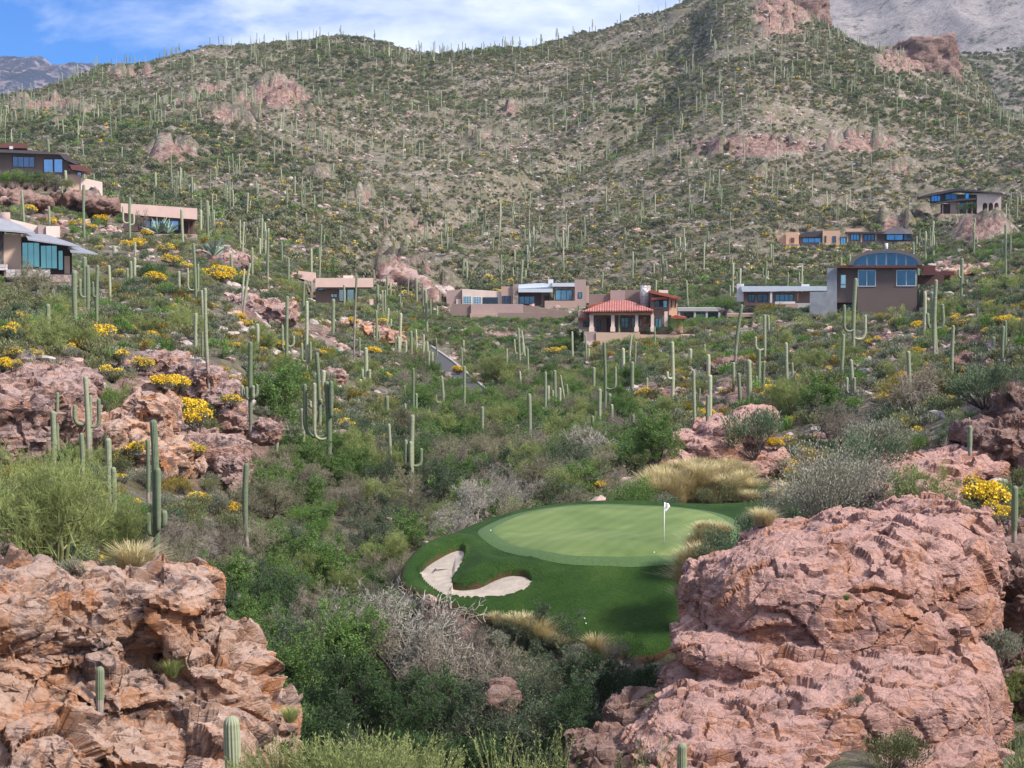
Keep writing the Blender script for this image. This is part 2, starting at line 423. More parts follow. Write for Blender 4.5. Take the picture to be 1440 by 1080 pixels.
# sight check table: highest apparent point before each distance, per bearing
_vy = np.exp(np.linspace(math.log(40), math.log(1500), 700)); _vu = np.linspace(-200, 1640, 300)
_VX = (_vu[:, None] - 720) / F * _vy[None, :]; _VY = np.broadcast_to(_vy, _VX.shape)
_VE = height(_VX, _VY, False) / _VY
_VM = np.maximum.accumulate(_VE, axis=1)
def seen(x, y, z_top, slack=0.002):
    u = 720 + F * x / y
    c = np.clip(((u + 200) / 1840 * 299).round().astype(int), 0, 299); r = np.clip((np.log(y / 40) / math.log(1500 / 40) * 699).astype(int), 0, 699)
    return (z_top / y > _VM[c, r] - slack)
# ------------------------------------------------------------------ the ground sheet
def terrain_material():
    m, nt, b = new_mat('desert_ground')
    g = coords(nt, 'Object')
    soil = ramp(nt, noise(nt, g, 0.25, 8, 0.65), [(0.3, (0.11, 0.092, 0.074)), (0.5, (0.175, 0.146, 0.122)), (0.7, (0.28, 0.235, 0.205))])
    stones = ramp(nt, voro(nt, g, 1.4, out='Color'), [(0.0, (0.16, 0.12, 0.10)), (0.5, (0.36, 0.28, 0.24)), (1.0, (0.55, 0.47, 0.43))])
    sm = mathn(nt, 'MULTIPLY', ramp(nt, noise(nt, g, 0.09, 8, 0.7), [(0.45, (0,)), (0.6, (1,))]), 0.8)
    col = mixc(nt, sm, soil, stones)
    blocks = ramp(nt, voro(nt, g, 0.33, out='Color'), [(0.0, (0.13, 0.11, 0.10)), (0.5, (0.30, 0.25, 0.22)), (1.0, (0.50, 0.43, 0.40))])
    col = mixc(nt, ramp(nt, noise(nt, g, 0.04, 9, 0.75), [(0.5, (0,)), (0.58, (0.75,))]), col, blocks)
    pink = ramp(nt, noise(nt, g, 0.5, 9, 0.7, 0.6), [(0.34, (0.09, 0.055, 0.045)), (0.5, (0.26, 0.16, 0.13)), (0.66, (0.42, 0.29, 0.25))])
    pm = ramp(nt, mathn(nt, 'ADD', attr(nt, 'pink'), mathn(nt, 'MULTIPLY', mathn(nt, 'SUBTRACT', noise(nt, g, 0.12, 7, 0.7), 0.5), 2.2)), [(0.35, (0,)), (0.55, (1,))])
    col = mixc(nt, pm, col, pink)
    dry = ramp(nt, noise(nt, g, 2.2, 6, 0.7), [(0.3, (0.05, 0.055, 0.025)), (0.7, (0.20, 0.18, 0.08))])
    dm = ramp(nt, mathn(nt, 'SUBTRACT', noise(nt, g, 0.7, 9, 0.8), mathn(nt, 'MULTIPLY', pm, 0.25)), [(0.46, (0,)), (0.53, (0.8,))])
    col = mixc(nt, dm, col, dry)
    nt.links.new(col, b.inputs['Base Color']); b.inputs['Roughness'].default_value = 0.95; b.inputs['Specular IOR Level'].default_value = 0.1
    h = mathn(nt, 'ADD', mathn(nt, 'MULTIPLY', voro(nt, g, 1.4), 0.5), mathn(nt, 'ADD', noise(nt, g, 3.0, 8, 0.7), mathn(nt, 'MULTIPLY', noise(nt, g, 0.3, 8, 0.7), 2.0)))
    bump(nt, b, h, 1.0, 0.5)
    return m
MAT_GROUND = terrain_material()

def build_ground():
    nr, nc = 1000, 560
    Y = np.exp(np.concatenate([np.linspace(math.log(3), math.log(1700), nr - 60), np.linspace(math.log(1700), math.log(9400), 61)[1:]]))
    Y = np.append(Y, 9500)[:nr] if len(Y) < nr else Y[:nr]
    # finer bearings inside the picture
    U = np.concatenate([np.linspace(-1290, -140, 60, endpoint=False), np.linspace(-140, 1580, 440, endpoint=False), np.linspace(1580, 2690, 60)])
    X = (U[None, :] - 720) / F * Y[:, None]; YY = np.broadcast_to(Y[:, None], X.shape)
    Z = height(X, YY)
    u, v = proj(X, YY, Z)
    pk = near_patch(u, v, YY)
    me = np_mesh('ground', np.stack([X.ravel(), YY.ravel(), Z.ravel()], 1), grid_faces(nr, nc), [MAT_GROUND], smooth=True, attrs={'pink': ('POINT', pk.ravel())})
    tag(link('ground', me), 'pinkish desert hillside and canyon floor', kind='structure')
build_ground()

# far ranges, each a solid ridge of its own
def range_mesh(name, label, mat, top, D, thick, foot_v, seed, amp):
    us = np.linspace(top[0][0], top[-1][0], 260); tv = np.interp(us, [t[0] for t in top], [t[1] for t in top])
    rows = np.linspace(-1, 1, 150)
    X = np.zeros((len(rows), len(us))); Y = X.copy(); Z = X.copy()
    for i, r in enumerate(rows):
        y = D + r * thick
        hz = (400 - tv) / F * D; fz = (400 - foot_v) / F * (D - thick)
        k = 1 - abs(r) ** 1.15
        X[i] = (us - 720) / F * D; Y[i] = y; Z[i] = fz + (hz - fz) * k
    p = np.stack([X, Y, Z], -1)
    edge = np.minimum(1, (1 - np.abs(rows))[:, None] * 4)
    Z += edge * (ridged(p / (amp * 9), 5, seed) * amp - amp * 0.4 + fbm(p / (amp * 2), 4, seed + 3) * amp * 0.35)
    me = np_mesh(name, np.stack([X.ravel(), Y.ravel(), Z.ravel()], 1), grid_faces(len(rows), len(us)), [mat], smooth=True)
    tag(link(name, me), label, kind='structure'); return np.stack([X.ravel(), Y.ravel(), Z.ravel()], 1)
def range_mat(name, rock, brush, scale, cover):
    m, nt, b = new_mat(name); g = coords(nt, 'Object')
    a = noise(nt, g, scale, 10, 0.72, 0.4); c = noise(nt, g, scale * 5, 8, 0.75)
    r = ramp(nt, c, [(0.3, tuple(x * 0.6 for x in rock)), (0.7, tuple(min(1, x * 1.3) for x in rock))])
    col = mixc(nt, ramp(nt, mathn(nt, 'ADD', mathn(nt, 'MULTIPLY', a, 0.55), mathn(nt, 'MULTIPLY', c, 0.45)), [(cover - 0.03, (0,)), (cover + 0.03, (1,))]), r, brush)
    nt.links.new(col, b.inputs['Base Color']); b.inputs['Roughness'].default_value = 0.95; b.inputs['Specular IOR Level'].default_value = 0.05
    bump(nt, b, mathn(nt, 'ADD', a, mathn(nt, 'MULTIPLY', c, 0.4)), 1.0, 1.5 / scale * 0.12)
    return m
M_FAR = range_mat('far_range_rock', (0.30, 0.235, 0.26), (0.025, 0.04, 0.08), 0.010, 0.475)  # brush tinted blue to carry the distance haze in its colour
M_GREY = range_mat('grey_range_rock', (0.33, 0.29, 0.28), (0.10, 0.10, 0.09), 0.02, 0.56)
M_GREEN = range_mat('brush_slope', (0.28, 0.23, 0.20), (0.08, 0.09, 0.055), 0.08, 0.5)
range_mesh('mountain', 'bluish rocky far mountain', M_FAR, [(-900,150),(-500,60),(-200,110),(-60,85),(0,79),(25,77),(50,81),(70,90),(90,88),(118,90),(135,96),(150,106),(190,130),(260,190),(420,260)], 5200, 1500, 400, 61, 90)
range_mesh('mountain', 'pale grey mountain behind the cliff', M_GREY, [(1000,80),(1080,40),(1145,10),(1165,-2),(1200,-40),(1300,-110),(1440,-170),(1700,-160),(2100,60)], 3100, 1200, 300, 71, 40)
HILL_PTS = range_mesh('hill', 'brush covered slope behind the crag', M_GREEN, [(1180,260),(1240,165),(1290,110),(1335,84),(1380,74),(1440,62),(1600,20),(1900,60),(2100,200)], 1750, 330, 260, 81, 14)

# ------------------------------------------------------------------ turf, putting green, sand
def turf_material():
    m, nt, b = new_mat('rough_turf'); g = coords(nt, 'Object')
    a = noise(nt, g, 0.35, 6, 0.6); c = noise(nt, g, 14, 5, 0.7); e = noise(nt, g, 3, 6, 0.7, 1.0)
    t = mathn(nt, 'ADD', mathn(nt, 'MULTIPLY', a, 0.42), mathn(nt, 'ADD', mathn(nt, 'MULTIPLY', c, 0.32), mathn(nt, 'MULTIPLY', e, 0.28)))
    col = ramp(nt, t, [(0.38, (0.009, 0.030, 0.004)), (0.52, (0.025, 0.062, 0.008)), (0.68, (0.062, 0.105, 0.020))])
    col = mixc(nt, attr(nt, 'soil'), col, (0.10, 0.055, 0.03))
    nt.links.new(col, b.inputs['Base Color']); b.inputs['Roughness'].default_value = 0.85; b.inputs['Specular IOR Level'].default_value = 0.15
    bump(nt, b, mathn(nt, 'ADD', c, e), 1.0, 0.10)
    return m
def green_material():
    m, nt, b = new_mat('putting_surface'); g = coords(nt, 'Object')
    a = noise(nt, g, 0.22, 5, 0.55, 0.5); w = nt.nodes.new('ShaderNodeTexWave'); w.inputs['Scale'].default_value = 0.32
    w.inputs['Distortion'].default_value = 0.8; w.inputs['Detail'].default_value = 1.5
    mp = nt.nodes.new('ShaderNodeMapping'); mp.inputs['Rotation'].default_value = (0, 0, 0.5); nt.links.new(g, mp.inputs[0]); nt.links.new(mp.outputs[0], w.inputs[0])
    t = mathn(nt, 'ADD', mathn(nt, 'MULTIPLY', a, 0.75), mathn(nt, 'ADD', mathn(nt, 'MULTIPLY', w.outputs[1], 0.05), mathn(nt, 'MULTIPLY', noise(nt, g, 20, 4, 0.7), 0.14)))
    col = ramp(nt, t, [(0.34, (0.080, 0.120, 0.032)), (0.5, (0.122, 0.168, 0.050)), (0.66, (0.185, 0.215, 0.082))])
    nt.links.new(col, b.inputs['Base Color']); b.inputs['Roughness'].default_value = 0.8; b.inputs['Specular IOR Level'].default_value = 0.2
    return m
M_TURF, M_GREENP = turf_material(), green_material()
M_SAND = plain('bunker_sand', (0.37, 0.305, 0.245), 0.95, var=0.16, scale=3)
M_SOIL = plain('bare_soil', (0.12, 0.065, 0.035), 0.95, var=0.3, scale=4)

def clip_grid(poly, step, zf, margin=0.0, extra=None):
    lo, hi = poly.min(0) - margin - step, poly.max(0) + margin + step
    xs = np.arange(lo[0], hi[0], step); ys = np.arange(lo[1], hi[1], step)
    X, Y = np.meshgrid(xs, ys); ins = pip(X, Y, poly)
    return X, Y, ins
def build_turf():
    step = 0.11
    X, Y, ins = clip_grid(TURF_XY, step, None)
    d = pdist(X, Y, TURF_XY)
    Z = turf_z(X, Y)
    p = np.stack([X, Y, Z], -1)
    Z = Z + fbm(p * 0.9, 3, 3) * 0.03
    # the edge rounds off and turns down
    Z -= np.where(ins, (np.clip(0.5 - d, 0, 0.5) / 0.5) ** 2 * 0.22, 0)
    insS = pip(X, Y, SAND_XY); dS = pdist(X, Y, SAND_XY)
    # grass hollows sweep down to the sand from behind, then a cut lip
    back = pip(X, Y - 0.5, SAND_XY) | pip(X, Y - 0.25, SAND_XY)
    # the bank sweeps down to the cut above the sand, and mounds up behind it
    gd = np.where(pip(X, Y, GREEN_XY), 0, sstep(0.75, 2.0, pdist(X, Y, GREEN_XY)))
    Z = np.where(~insS, Z + 0.24 * gd * np.exp(-((dS - 1.3) / 0.8) ** 2) * sstep(88.6, 90.5, Y) - 0.10 * np.exp(-(dS / 0.35) ** 2), Z)
    Z = np.where(insS, Z - 1.1 * sstep(0.0, 0.38, dS), Z)
    soil = np.where(insS & (dS > 0.12), 1.0, 0.0)
    keep = ins | (d < step)
    Z = np.where(ins, Z, Z - 0.5)
    soil = np.where(ins & (d > 0.14), soil, 1.0)
    f = grid_faces(*X.shape); k = keep.ravel()
    f = f[k[f].all(1)]
    use = np.unique(f); remap = np.full(X.size, -1); remap[use] = np.arange(len(use))
    me = np_mesh('grass_bank', np.stack([X.ravel(), Y.ravel(), Z.ravel()], 1)[use], remap[f], [M_TURF], smooth=True, attrs={'soil': ('POINT', soil.ravel()[use])})
    tag(link('grass_bank', me), 'dark green mown turf banking round the putting green', kind='structure')
build_turf()
def sheet(name, label, poly, zf, lift, mat, step, mound=0.0):
    """a sheet whose rim follows the outline exactly"""
    n = len(poly); cen = poly.mean(0); rings = 26
    V = []; 
    for r in range(rings + 1):
        t = r / rings
        q = cen + (poly - cen) * t
        V.append(q)
    Q = np.concatenate(V); z = zf(Q[:, 0], Q[:, 1]) + lift
    Fc = []
    for r in range(rings):
        for i in range(n):
            j = (i + 1) % n
            Fc.append((r * n + i, (r + 1) * n + i, (r + 1) * n + j, r * n + j))
    rim = np.arange(rings * n, (rings + 1) * n); z[rim] -= lift * 0.8
    me = np_mesh(name, np.c_[Q, z], np.array(Fc), [mat], smooth=True)
    return tag(link(name, me), label, kind='structure')
def grid_sheet(name, label, poly, zf, lift, mat, step):
    X, Y, ins = clip_grid(poly, step, None)
    d = pdist(X, Y, poly); keep = ins
    Z = zf(X, Y) + lift
    f = grid_faces(*X.shape); f = f[keep.ravel()[f].all(1)]
    use = np.unique(f); remap = np.full(X.size, -1); remap[use] = np.arange(len(use))
    me = np_mesh(name, np.stack([X.ravel(), Y.ravel(), Z.ravel()], 1)[use], remap[f], [mat], smooth=True)
    return tag(link(name, me), label, kind='structure')
_n = GREEN_XY - GREEN_XY.mean(0); COLLAR_XY = GREEN_XY + _n / np.linalg.norm(_n, axis=1)[:, None] * 0.62
M_COLLAR = plain('collar_turf', (0.060, 0.105, 0.032), 0.85, var=0.25, scale=9)
sheet('green_collar', 'closer mown collar round the putting surface', COLLAR_XY, turf_z, 0.055, M_COLLAR, 0.1)
sheet('putting_green', 'pale smooth putting surface', GREEN_XY, turf_z, 0.07, M_GREENP, 0.1)
_sand = SAND_XY
def sandz2(x, y):
    p = np.stack([x, y, x * 0], -1)
    return sand_floor(x, y) + fbm(p * 1.3, 3, 91) * 0.03
grid_sheet('sand_bunker', 'pale raked sand', _sand, sandz2, 0.0, M_SAND, 0.05)

# flag, cup and balls
M_WHITE = plain('white_paint', (0.82, 0.82, 0.80), 0.5, var=0.02)
M_RED = plain('red_print', (0.65, 0.12, 0.08), 0.6, var=0.02)
M_FLAG = plain('flag_cloth', (0.78, 0.80, 0.82), 0.8, var=0.04)
def tube_mesh(name, pts, rad, mat, n=8, smooth=True, cap=True, attrs=None):
    pts = np.asarray(pts, float); rad = np.broadcast_to(rad, (len(pts),)); V = []
    t = np.gradient(pts, axis=0); t /= np.linalg.norm(t, axis=1)[:, None]
    up = np.array([0.13, 0.98, 0.1]); 
    a = np.cross(t, up); a /= np.linalg.norm(a, axis=1)[:, None] + 1e-9; b = np.cross(t, a)
    th = np.linspace(0, 2 * math.pi, n, endpoint=False)
    for i in range(len(pts)):
        V.append(pts[i] + rad[i] * (np.cos(th)[:, None] * a[i] + np.sin(th)[:, None] * b[i]))
    V = np.concatenate(V); Fq = []
    for i in range(len(pts) - 1):
        for k in range(n):
            Fq.append((i * n + k, i * n + (k + 1) % n, (i + 1) * n + (k + 1) % n, (i + 1) * n + k))
    fs = [np.array(Fq)]
    if cap: fs.append(np.array([list(range(n))[::-1], list(range((len(pts) - 1) * n, len(pts) * n))]))
    return np_mesh(name, V, fs, [mat], smooth=smooth)
def flag():
    b = on_turf(934, 766); h = 2.15
    r = bpy.data.objects.new('golf_flag', None); C.objects.link(r); r.location = b
    tag(r, 'white golf flag with a red mark on a slim white pole', 'golf flag')
    link('pole', tube_mesh('pole', [(0, 0, 0.02), (0, 0, 1.1), (0.01, 0, h)], 0.02, M_WHITE, 8), parent=r)
    nx, nz = 7, 9; V = []
    for j in range(nz):
        for i in range(nx):
            s, t = i / (nx - 1), j / (nz - 1)
            w = 0.30 * (0.55 + 0.45 * math.sin(math.pi * min(1, t * 0.75 + 0.2))) * (0.25 + 0.75 * (1 - abs(t - 0.35)))
            V.append((0.02 + s * w - 0.07 * s * s * t, 0.05 * math.sin(s * 7 + t * 3) * s, h - 0.02 - t * 0.44 - s * 0.05))
    me = np_mesh('cloth', V, grid_faces(nz, nx), [M_FLAG], smooth=True)
    cl = link('cloth', me, parent=r); md = cl.modifiers.new('thick', 'SOLIDIFY'); md.thickness = 0.006
    V = [(0.09 + 0.035 * math.cos(a), -0.06, h - 0.24 + 0.06 * math.sin(a)) for a in np.linspace(0, 2 * math.pi, 12, endpoint=False)]
    link('printed_mark', np_mesh('printed_mark', V, [np.array([list(range(12))])], [M_RED]), parent=cl)
flag()
import bmesh
def ball():
    bm = bmesh.new(); bmesh.ops.create_icosphere(bm, subdivisions=3, radius=0.034)
    me = bpy.data.meshes.new('golf_ball'); bm.to_mesh(me); bm.free(); me.materials.append(M_WHITE)
    for p in me.polygons: p.use_smooth = True
    return me
_bm = ball()
for (u, v), l in {(920,779): 'white golf ball on the putting green just below the flag', (969,753): 'white golf ball on the putting green to the flag\'s right',
                  (690,748): 'white golf ball at the far left rim of the putting green', (822,872): 'upper of two white balls low on the grass bank', (824,879): 'lower of two white balls low on the grass bank'}.items():
    q = on_turf(u, v); o = link('golf_ball', _bm, (q[0], q[1], q[2] + 0.078)); tag(o, l, 'golf ball', 'golf balls on the turf')
M_RAKE = plain('rake_wood', (0.06, 0.05, 0.05), 0.7)
def rake():
    b = on_turf(615, 797); b[2] = float(sandz2(b[:1], b[1:2])[0])
    r = bpy.data.objects.new('bunker_rake', None); C.objects.link(r); r.location = (b[0], b[1], b[2] + 0.05); tag(r, 'dark rake lying on the sand in the left lobe of the bunker', 'rake')
    link('handle', tube_mesh('handle', [(-0.1, 0, 0), (0.55, 0.12, 0.03)], 0.022, M_RAKE, 6), parent=r)
    link('rake_head', tube_mesh('rake_head', [(-0.12, -0.28, 0.02), (-0.1, 0.28, 0.02)], 0.035, M_RAKE, 6), parent=r)
rake()

# the cart road climbing out of the wash
M_ASPH = plain('asphalt', (0.062, 0.058, 0.06), 0.9, var=0.15, scale=2)
M_KERB = plain('kerb_concrete', (0.32, 0.30, 0.28), 0.85)
def road():
    q = cast([(604,490),(618,500),(636,513),(652,527),(668,541),(684,555),(700,570)])
    # resample, widen towards the left of the kerb
    t = np.linspace(0, len(q) - 1, 60); c = np.stack([np.interp(t, range(len(q)), q[:, k]) for k in range(3)], 1)
    k9 = np.ones(9) / 9; c = np.stack([np.convolve(np.pad(c[:, k], 4, mode='edge'), k9, 'valid') for k in range(3)], 1)
    tg = np.gradient(c, axis=0); tg[:, 2] = 0; tg /= np.linalg.norm(tg, axis=1)[:, None]; nr = np.stack([tg[:, 1], -tg[:, 0], tg[:, 2]], 1)
    W = 3.1
    def strip(o0, o1, z0, z1, name, mat, label):
        A = c + nr * o0; B = c + nr * o1; V = []
        for a, b2 in zip(A, B):
            V += [a + [0, 0, z0 - 0.6], a + [0, 0, z0], b2 + [0, 0, z1], b2 + [0, 0, z1 - 0.6]]
        V = np.array(V); n = len(A); f = []
        for i in range(n - 1):
            for e in range(3): f.append((4 * i + e, 4 * i + e + 1, 4 * i + 5 + e, 4 * i + 4 + e))
        me = np_mesh(name, V, np.array(f), [mat]); return tag(link(name, me), label, kind='structure')
    strip(0, W, 0.45, 0.45, 'road', M_ASPH, 'grey asphalt road') if nr[30, 0] < 0 else strip(-W, 0, 0.45, 0.45, 'road', M_ASPH, 'grey asphalt road')
    s = 1 if nr[30, 0] < 0 else -1
    a, b2 = sorted((-0.35 * s, 0.0)); strip(a, b2, 0.62, 0.62, 'kerb', M_KERB, 'pale kerb of the road')
    return c, nr * s, W
ROAD = road()

# ------------------------------------------------------------------ rocks
M_ROCKL = rockmat('left_outcrop_stone', (0.52, 0.37, 0.30), (0.36, 0.205, 0.135), (0.47, 0.19, 0.07), (0.075, 0.055, 0.06), 1.0, 0.8, 0.8, 0.2)
M_ROCKR = rockmat('right_outcrop_stone', (0.50, 0.305, 0.26), (0.36, 0.195, 0.155), (0.42, 0.18, 0.08), (0.12, 0.07, 0.07), 1.0, 0.6, 0.65, 0.2)
M_ROCKM = rockmat('cliff_stone', (0.46, 0.325, 0.29), (0.30, 0.185, 0.155), (0.42, 0.19, 0.10), (0.10, 0.07, 0.075), 0.8, 0.75, 0.6, 0.3)
M_ROCKD = rockmat('dark_red_stone', (0.32, 0.21, 0.175), (0.21, 0.115, 0.09), (0.34, 0.16, 0.09), (0.09, 0.06, 0.06), 0.7, 0.6, 0.5, 0.35)
M_ROCKH = rockmat('hill_cliff_stone', (0.36, 0.25, 0.22), (0.25, 0.145, 0.12), (0.30, 0.15, 0.10), (0.08, 0.055, 0.055), 0.15, 0.75, 0.4, 2.0)

def rock(name, label, blobs, voxel, mat, seed, amp=1.0, cell=1.3, group=None, sub=0, strata=0.12, tilt=(0.1, 0.25), facet=1.0, fine=1.0, lump=0.42):
    """blobs: (u, v, D, ru px, rv px, rd metres[, power]) rounded boxes fused into one stone body, then weathered"""
    bm = bmesh.new(); c0 = Vector(P(*blobs[0][:3])); dm_ = blobs[0][2]
    rnd = np.random.default_rng(seed)
    for bl in blobs:
        u, v, D, ru, rv, rd = bl[:6]; pw = bl[6] if len(bl) > 6 else 0.62
        g = bmesh.ops.create_icosphere(bm, subdivisions=4, radius=1.0)
        R = Matrix.Rotation(rnd.uniform(-0.15, 0.15), 3, 'Y') @ Matrix.Rotation(rnd.uniform(-0.2, 0.2), 3, 'Z')
        s = D / F; c = Vector(P(u, v, D)) - c0
        for vt in g['verts']:
            q = vt.co; q = Vector([math.copysign(abs(k) ** pw, k) for k in q])
            q = R @ Vector((q.x * ru * s, q.y * rd, q.z * rv * s)); vt.co = q + c
    me = bpy.data.meshes.new(name); bm.to_mesh(me); bm.free()
    o = bpy.data.objects.new('tmp', me); C.objects.link(o)
    md = o.modifiers.new('r', 'REMESH'); md.mode = 'VOXEL'; md.voxel_size = voxel; md.use_smooth_shade = True
    dg = bpy.context.evaluated_depsgraph_get(); me2 = bpy.data.meshes.new_from_object(o.evaluated_get(dg)); bpy.data.objects.remove(o)
    n = len(me2.vertices); co = np.zeros(n * 3, np.float32); me2.vertices.foreach_get('co', co); co = co.reshape(-1, 3).astype(float)
    nn = np.zeros(n * 3, np.float32); me2.vertices.foreach_get('normal', nn); nn = nn.reshape(-1, 3).astype(float)
    w = co + np.stack([fbm(co / (cell * 1.1) + 4, 3, seed + 1), fbm(co / (cell * 1.1) + 14, 3, seed + 2), fbm(co / (cell * 1.1) + 24, 3, seed + 3)], -1) * cell * 0.45
    w[:, 2] *= 1.5
    f1, f2, val, fac = cells(w / cell, seed, True); g1, g2, va2, fa2 = cells(w / (cell * 0.36) + 7, seed + 9, True)
    d = fbm(co / (cell * 3.2), 3, seed + 5) * lump * cell
    d += (val - 0.5) * 0.16 * cell + fac * 0.40 * cell * facet - np.exp(-((f2 - f1) / 0.03) ** 2) * 0.05 * cell
    rough = sstep(-0.35, 0.35, fbm(co / (cell * 1.8) + 31, 2, seed + 70))
    d += ((va2 - 0.5) * 0.06 * cell + fa2 * 0.34 * cell * 0.36) * (0.25 + 0.75 * rough)
    wz = fbm(co / (cell * 1.5), 3, seed + 8) * 0.5
    for q, (nx_, ny_, nz_, L_) in enumerate(((tilt[0], tilt[1], 1.0, 0.42), (0.15, -0.1, 1.0, 0.17), (0.9, 0.5, 0.25, 0.7), (-0.5, 0.8, 0.2, 0.55))):
        st = (co[:, 0] * nx_ + co[:, 1] * ny_ + co[:, 2] * nz_) / (cell * L_) + wz / L_
        k0 = np.floor(st).astype(np.int64); fr_ = st - k0; z0 = np.zeros_like(k0)
        lay = _h(k0, z0 + q, z0, seed + 60) * (1 - sstep(0.86, 1.0, fr_)) + _h(k0 + 1, z0 + q, z0, seed + 60) * sstep(0.86, 1.0, fr_)
        d += (lay - 0.5) * strata * cell * (1.0, 0.12, 0.8, 0.6)[q] * np.clip(0.35 + 0.9 * vnoise(co / (cell * 1.3), seed + 40 + q), 0, 1)
    d += fbm(co / (cell * 0.35), 4, seed + 6) * 0.045 * cell * (0.4 + rough) + fbm(co / (cell * 0.09), 3, seed + 7) * 0.02 * cell
    if dm_ < 90: d += (fbm(co / 0.55, 4, seed + 80) * 0.07 + ridged(co * np.array([1, 1, 2.2]) / 0.42, 4, seed + 81) * 0.035) * fine
    co = co + nn * (d * amp)[:, None]
    me2.vertices.foreach_set('co', co.astype(np.float32).ravel()); me2.materials.clear(); me2.materials.append(mat)
    me2.name = name; me2.update()
    me2.polygons.foreach_set('use_smooth', np.full(len(me2.polygons), dm_ > 300))
    o = link(name, me2, c0); tag(o, label, 'rock', group)
    return o
ROCK_OBJS = []
ROCK_FOOT = []
def R(name, label, blobs, *a, fix=None, **k):
    """stones farther than the two big outcrops are set on the slope where their foot shows"""
    dm = sum(b[2] for b in blobs) / len(blobs)
    if fix is None: fix = dm < 90
    if not fix:
        um = sum(b[0] for b in blobs) / len(blobs); vb = max(b[1] + b[4] * 0.55 for b in blobs)
        D = cast([(um, vb)], 60)[0][1]; D = D if D < 1450 else dm; k_ = D / dm
        blobs = [(b[0], b[1] + b[4] * 0.2, D + (b[2] - dm) * min(k_, 1.2) + b[5] * 0.7, b[3] * 1.05, b[4] * 1.15, b[5] * 1.2) + tuple(b[6:]) for b in blobs]
    ROCK_FOOT.extend((P(*b[:3])[0], b[2], b[3] * b[2] / F, b[5]) for b in blobs)
    ROCK_OBJS.append(rock(name, label, blobs, *a, **k)); return ROCK_OBJS[-1]
R('rock_outcrop', 'large cracked tan and orange rock outcrop filling the lower left corner', [
  (225,865,45,60,52,1.6,0.7),(120,880,44.5,75,62,2.0),(150,850,45.5,70,34,1.5,0.7),(20,900,43.5,70,85,2.2),(40,845,46,60,40,1.5,0.7),(262,850,46,30,46,1.0,0.7),
  (110,1010,44,150,95,2.2),(270,1000,45.5,110,95,2.0,0.75),(345,1040,46.5,75,75,1.8,0.75),(0,1080,42,150,120,2.5),(200,1120,43,180,110,2.6),(310,930,46,45,44,1.3,0.8),(-60,960,44,90,170,3.0)],
  0.05, M_ROCKL, 211, 0.95, 1.35, strata=0.26, lump=0.22, fine=1.3)
R('boulder', 'orange brown boulder behind the left outcrop at the foot of the pale green palo verde', [(112,822,47,36,32,0.8,0.7),(72,835,47.5,30,22,0.7),(25,780,50,24,30,0.7)], 0.05, M_ROCKL, 103, 0.8, 0.7)
R('rock_outcrop', 'huge pink domed rock outcrop at the lower right, overlooking the putting green', [
  (1140,865,70,160,100,5.0,0.7),(1240,815,74,120,90,5.0,0.7),(1035,858,71,68,78,3.5,0.7),(1090,930,67,150,34,3.5,0.7),(985,900,70,34,34,2.5,.8),(1310,770,77,60,62,4.0,0.72),(1325,860,73,65,110,4.0,0.7),(1200,900,69,150,60,4.0,0.72),
  (1150,1010,64,220,70,5.0,0.66),(1000,1040,62,110,72,4.0,0.68),(1300,1010,67,105,110,4.0,0.68),(1060,1110,60,200,90,4.5),(940,1060,61.5,66,56,3.0,0.75),(1260,1120,62,150,100,4.5),(985,975,68,60,36,3.0,0.75),(1180,790,76,130,50,4.5,0.75)],
  0.08, M_ROCKR, 311, 0.85, 2.4, strata=0.05, tilt=(0.35, 0.2), facet=0.30, fine=1.5, lump=0.34)
R('cliff', 'dark broken rock face at the right edge, behind the pink dome', [(1425,880,80,60,120,4.0),(1440,1000,76,60,110,4.0),(1400,800,86,50,60,3.0,0.7),(1460,770,84,60,40,3)], 0.13, M_ROCKD, 109, 1.0, 1.3, strata=0.25)
R('rock_outcrop', 'flat topped pink outcrop rising behind the putting green to the right', [(1062,590,133,30,15,3,0.5),(1030,606,131,44,15,3.5,0.5),(990,628,129,40,15,3.5,0.5),(950,650,127,30,16,3,0.5),(1040,645,130,60,20,4,0.6),(985,668,127,60,16,3.5),(935,676,125,24,14,2.5,.5)], 0.12, M_ROCKR, 113, 0.7, 1.5, strata=0.2, facet=0.6)
R('rock_outcrop', 'gnarled grey pink rock among the dry straw coloured grass', [(985,690,117,32,20,1.4),(1030,695,116,34,14,1.2),(940,700,116,26,12,1.2),(1075,690,118,34,10,1.5,0.7)], 0.09, M_ROCKM, 115, 1.0, 0.8)
R('cliff', 'broad pink and purple cliff at the left edge above the palo verde', [(20,590,112,80,58,4.5,0.5),(84,584,113,34,54,4.0,0.5),(45,540,115,70,20,5,0.5),(-60,600,112,80,66,5)], 0.15, M_ROCKM, 117, 0.9, 1.6, strata=0.3)
R('cliff', 'orange streaked pink cliff with a flat top right of the many armed saguaro', [(212,585,117,30,38,3.0,0.5),(178,612,115,44,34,3.0,0.5),(235,640,114,40,24,3.0,0.6)], 0.13, M_ROCKL, 119, 0.85, 1.4, strata=0.3)
R('rock_outcrop', 'knobbly pink rock hump left of the tall bare trunked saguaro', [(230,510,138,26,16,2.5,0.5),(198,518,137,28,12,2.5,0.5),(250,526,137,16,18,2,0.5)], 0.14, M_ROCKM, 121, 1.0, 1.2, strata=0.25)
R('rock_outcrop', 'blocky brown rock ledge under the dead saguaro skeleton', [(290,535,136,26,22,2,0.55),(315,560,134,22,22,2,0.6),(330,590,131,22,18,1.8)], 0.13, M_ROCKM, 123, 1.0, 1.1, strata=0.25)
